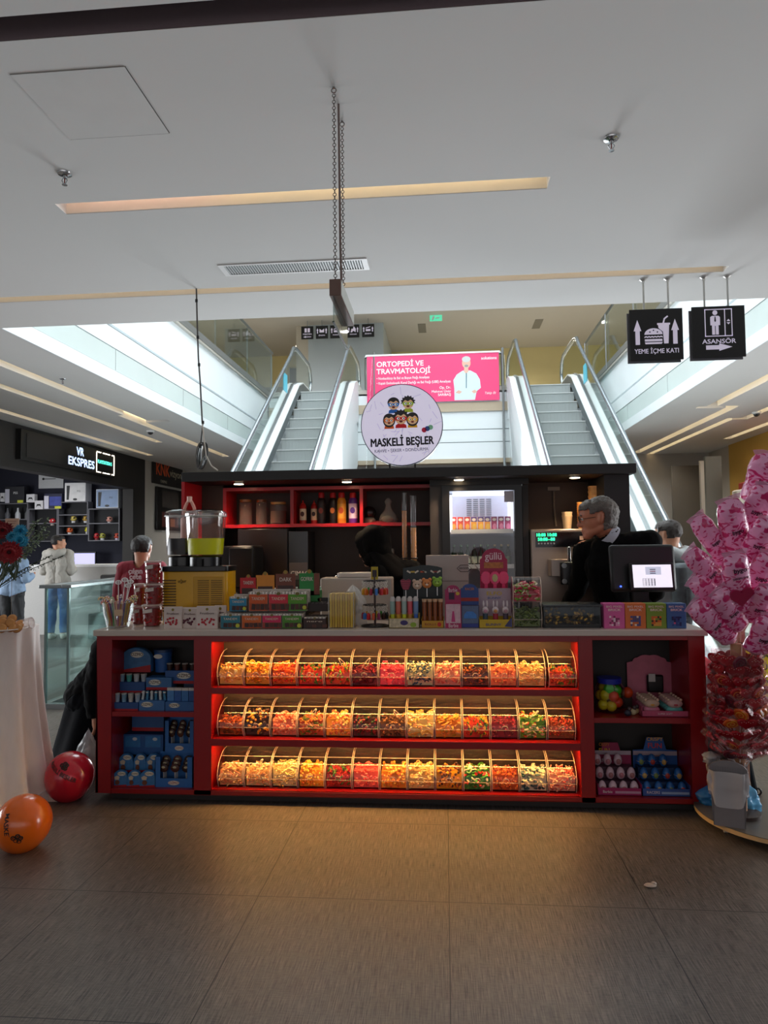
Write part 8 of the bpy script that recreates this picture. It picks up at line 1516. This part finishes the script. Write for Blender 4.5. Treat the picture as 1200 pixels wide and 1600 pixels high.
# woman in a black headscarf
J, s = stand(-.36, 5.40, .07, 1.66, .9, look=V((-.85, .45, -.35)), pelvis=V((-.27, 5.33, .98)), chest=V((-.38, 5.36, 1.28)), neck=V((-.47, 5.39, 1.43)), head=V((-.555, 5.41, 1.585)), shl=V((-.50, 5.24, 1.36)), shr=V((-.26, 5.44, 1.385)), ell=V((-.60, 5.25, 1.13)), wrl=V((-.74, 5.38, 1.04)), elr=V((-.24, 5.55, 1.15)), wrr=V((-.45, 5.56, 1.05)))
wo, wb, hx = person('person in a black headscarf bending behind the counter, face turned away', J, [('headscarf', ['head', 'neck', 'ear'], mat('#080605', .9, noise_amt=.2, bump=.2, spec=.15), .024, .008, lambda p: (V(p)-J['head']).dot(V(J['look']).normalized()) < .07), ('black_top', ['torso', 'upperarm', 'forearm'], BLK, .022, .012, None), ('skirt', ['thigh', 'shin'], BLK, .02, .012, None), ('shoe', ['foot'], BLACK, .008, 0, None)], None, s*1.2, .0095)
sh = J['shr']; b = MB()
def drape(u, v):
    a = -1.9+3.8*u; hd_ = V(J['head'])-wb; nk_ = V(J['chest']).lerp(J['neck'], .4)-wb; c = (hd_+V((.02, 0, -.04))).lerp(nk_+V((.05, 0, .0)), v); rad = .118+.09*v+.008*sin(a*7); d = V((cos(a)*.95, sin(a), 0)); return c+d*rad+V((0, 0, .02*cos(a*5)*v))
b.grid(drape, 40, 12); b.build('scarf_drape', mat('#080605', .9, noise_amt=.2, bump=.2, spec=.15), wo, smooth=80, solid=.006)
# boy in a maroon shirt, seen from behind
J, s = stand(-2.93, 6.62, 0, 1.72, -.05)
MAR = mat('#7d1226', .8, noise_amt=.08, bump=.15); bo, bb, _ = person('boy in a maroon shirt seen from behind near the glass railing', J, [('maroon_shirt', ['torso', 'upperarm'], MAR, .014, .008, lambda p: p[2] < 1.475), ('trousers', ['thigh', 'shin'], mat('#20242c', .8), .012, .008, None), ('shoe', ['foot'], WHITE, .01, 0, None)], (HAIR_D, .012, short(.02, -.035), 0), s, .0095)
tx = V(J['chest'])+V((.0, -.145, .07))-bb; text('çılgın\nçete', .07, tx, mat('#d8c8cc', .7), bo, bold=.03, lead=.75, name='shirt_lettering')
# man in a pale hoodie, far left
J, s = stand(-6.88, 12.05, 0, 1.84, .1, look=V((.8, .6, 0))); J['elr'] += V((-.03, .03, 0)); J['wrr'] = J['elr']+V((-.06, .22, .02)); J['wrl'] = J['ell']+V((.05, .25, .0))
HOO = mat('#b7b3ab', .85, noise_amt=.06, bump=.2); ho, hb2, _ = person('person in a pale grey hoodie and blue jeans behind the flowers', J, [('hoodie', ['torso', 'upperarm', 'forearm'], HOO, .026, .014, lambda p: p[2] < 1.60), ('jeans', ['thigh', 'shin'], mat('#2a5a9c', .8, noise_amt=.12), .016, .01, None), ('shoe', ['foot'], mat('#d8d4cc', .6), .012, 0, None)], (HAIR_D, .012, short(.02, -.035), 0), s, .0115)
def hood(parent, base, J, m, s, back):
    c = V(J['neck'])-base+back*.05; b = MB()
    def fn(u, v):
        a = 2*pi*u; q = 2*pi*v; R0 = .115*s; r1 = (.05+.03*max(0, (V((cos(a), sin(a), 0))).dot(back)))*s; d = V((cos(a), sin(a)*.85, 0)); return c+d*(R0+r1*cos(q))+V((0, 0, r1*.9*sin(q)-.05*s*max(0, d.dot(back))+.01*sin(a*6)))
    b.grid(fn, 36, 12, 0, True); b.build('hood', m, parent, smooth=80)
hood(ho, hb2, J, HOO, s, V((.1, -1, 0)).normalized())
# person in a blue shirt half hidden by the bouquet
J, s = stand(-7.0, 10.9, 0, 1.70, .1); J['wrl'] = J['ell']+V((0, .25, .05)); J['wrr'] = J['elr']+V((-.05, .25, .05))
person('person in a light blue shirt and dark trousers half hidden by flowers', J, [('blue_shirt', ['torso', 'upperarm', 'forearm'], mat('#8ea6c4', .8, noise_amt=.06, bump=.2), .024, .014, lambda p: p[2] < 1.48), ('trousers', ['thigh', 'shin'], mat('#2c2d30', .8), .02, .012, None), ('shoe', ['foot'], BLACK, .01, 0, None)], (HAIR_D, .015, short(), 0), s, .0115)
# boy in a grey hoodie with a backpack at the right
J, s = stand(2.01, 6.55, 0, 1.795, .35, look=V((-.75, .66, -.05)))
GH = mat('#c2c8c8', .85, noise_amt=.05, bump=.2); gb_, gbb, _ = person('boy in a pale grey hoodie with a backpack beside the escalator', J, [('hoodie', ['torso', 'upperarm', 'forearm'], GH, .02, .012, lambda p: p[2] < 1.53), ('trousers', ['thigh', 'shin'], mat('#23262c', .8), .014, .008, None), ('shoe', ['foot'], WHITE, .01, 0, None)], (mat('#2c211b', .5, noise_amt=.5, scale=200, bump=.6), .012, short(.02, -.03), 0), s*1.02, .0095)
hood(gb_, gbb, J, GH, s, V((.35, -.95, 0)).normalized())
c = V(J['chest'])+V((.10, -.26, -.16)); t = thing('backpack', 'grey mottled backpack on the grey hooded boy', 'backpack', c, .35); BP = mat('#6d7478', .75, noise_amt=.5, scale=14, bump=.3)
b = MB(); b.rbox(-.165, .165, -.085, .085, -.24, .24, .07); b.build('main_bag', BP, t, bevel=.04); MB().rbox(-.13, .13, -.125, -.07, -.21, .02, .03).build('front_pocket', BP, t, bevel=.02); MB().tube([(-.13, -.11, .03), (0, -.135, .035), (.13, -.11, .03)], .006, 6).build('zip', mat('#2a2e30', .5), t); MB().tube([(-.04, 0, .24), (-.02, 0, .285), (.02, 0, .285), (.04, 0, .24)], .008, 6).build('top_handle', mat('#2a2e30', .7), t)
for q in (-.11, .11): MB().tube([(q, .08, .2), (q, .12, .26), (q*1.1, .26, .27), (q*1.1, .33, .1)], .014, 8).build('shoulder_strap', mat('#4a5054', .8), t)
# person in black crouching beside the counter
J, s = stand(-2.44, 5.22, 0, 1.68, -1.2)
X, Y = -2.70, 5.16
J.update(fwd=V((1, .15, 0)), pelvis=V((X, Y, .50)), chest=V((X+.22, Y+.0, .78)), neck=V((X+.36, Y+.02, .90)), head=V((X+.48, Y+.04, .94)), look=V((.8, .2, -.6)), shl=V((X+.22, Y+.2, .86)), shr=V((X+.22, Y-.19, .86)), elr=V((X+.16, Y-.22, .60)), wrr=V((X+.17, Y-.22, .39)), ell=V((X+.35, Y+.22, .62)), wrl=V((X+.5, Y+.15, .5)), hipl=V((X+.02, Y+.1, .48)), hipr=V((X+.02, Y-.1, .48)), knl=V((X+.4, Y+.13, .45)), knr=V((X+.36, Y-.13, .42)), anl=V((X+.32, Y+.12, .085)), anr=V((X+.26, Y-.13, .085)), tol=V((X+.46, Y+.13, .035)), tor=V((X+.40, Y-.14, .035)))
NAV = mat('#07090f', .9, noise_amt=.15, bump=.15, spec=.15)
cr, cb, _ = person('person in black clothes crouching beside the red counter, one hand hanging', J, [('black_top', ['torso', 'upperarm', 'forearm'], BLK, .03, .014, None), ('dark_trousers', ['thigh', 'shin'], NAV, .03, .014, None), ('headscarf', ['head', 'neck', 'ear'], BLK, .02, .006, lambda p: p[0] < X+.52), ('shoe', ['foot'], BLACK, .01, 0, None)], None, s, .0075, eyes=False)
b = MB()
def skirt(u, v):
    a = 2*pi*u; q = v; r0 = .20+.09*q+.012*sin(a*7+2*q); return V((X+.04+.06*(1-q), Y, .56*(1-q)+.01))-cb+V((r0*cos(a), r0*.95*sin(a), 0))
b.grid(skirt, 56, 16, 0, True); b.build('long_skirt', NAV, cr, smooth=80, solid=.006)
st = thing('low_stool', 'low dark stool under the crouching person in black', 'stool', (X, Y, 0)); MB().lathe([(0, .30), (.15, .30), (.15, .33), (0, .33)], n=24).build('seat', mat('#2a2522', .6), st)
for k in range(3): a = 2*pi*k/3; MB().cyl((.12*cos(a), .12*sin(a), 0), (.09*cos(a), .09*sin(a), .30), .013, 8).build('leg', mat('#2a2522', .6), st)
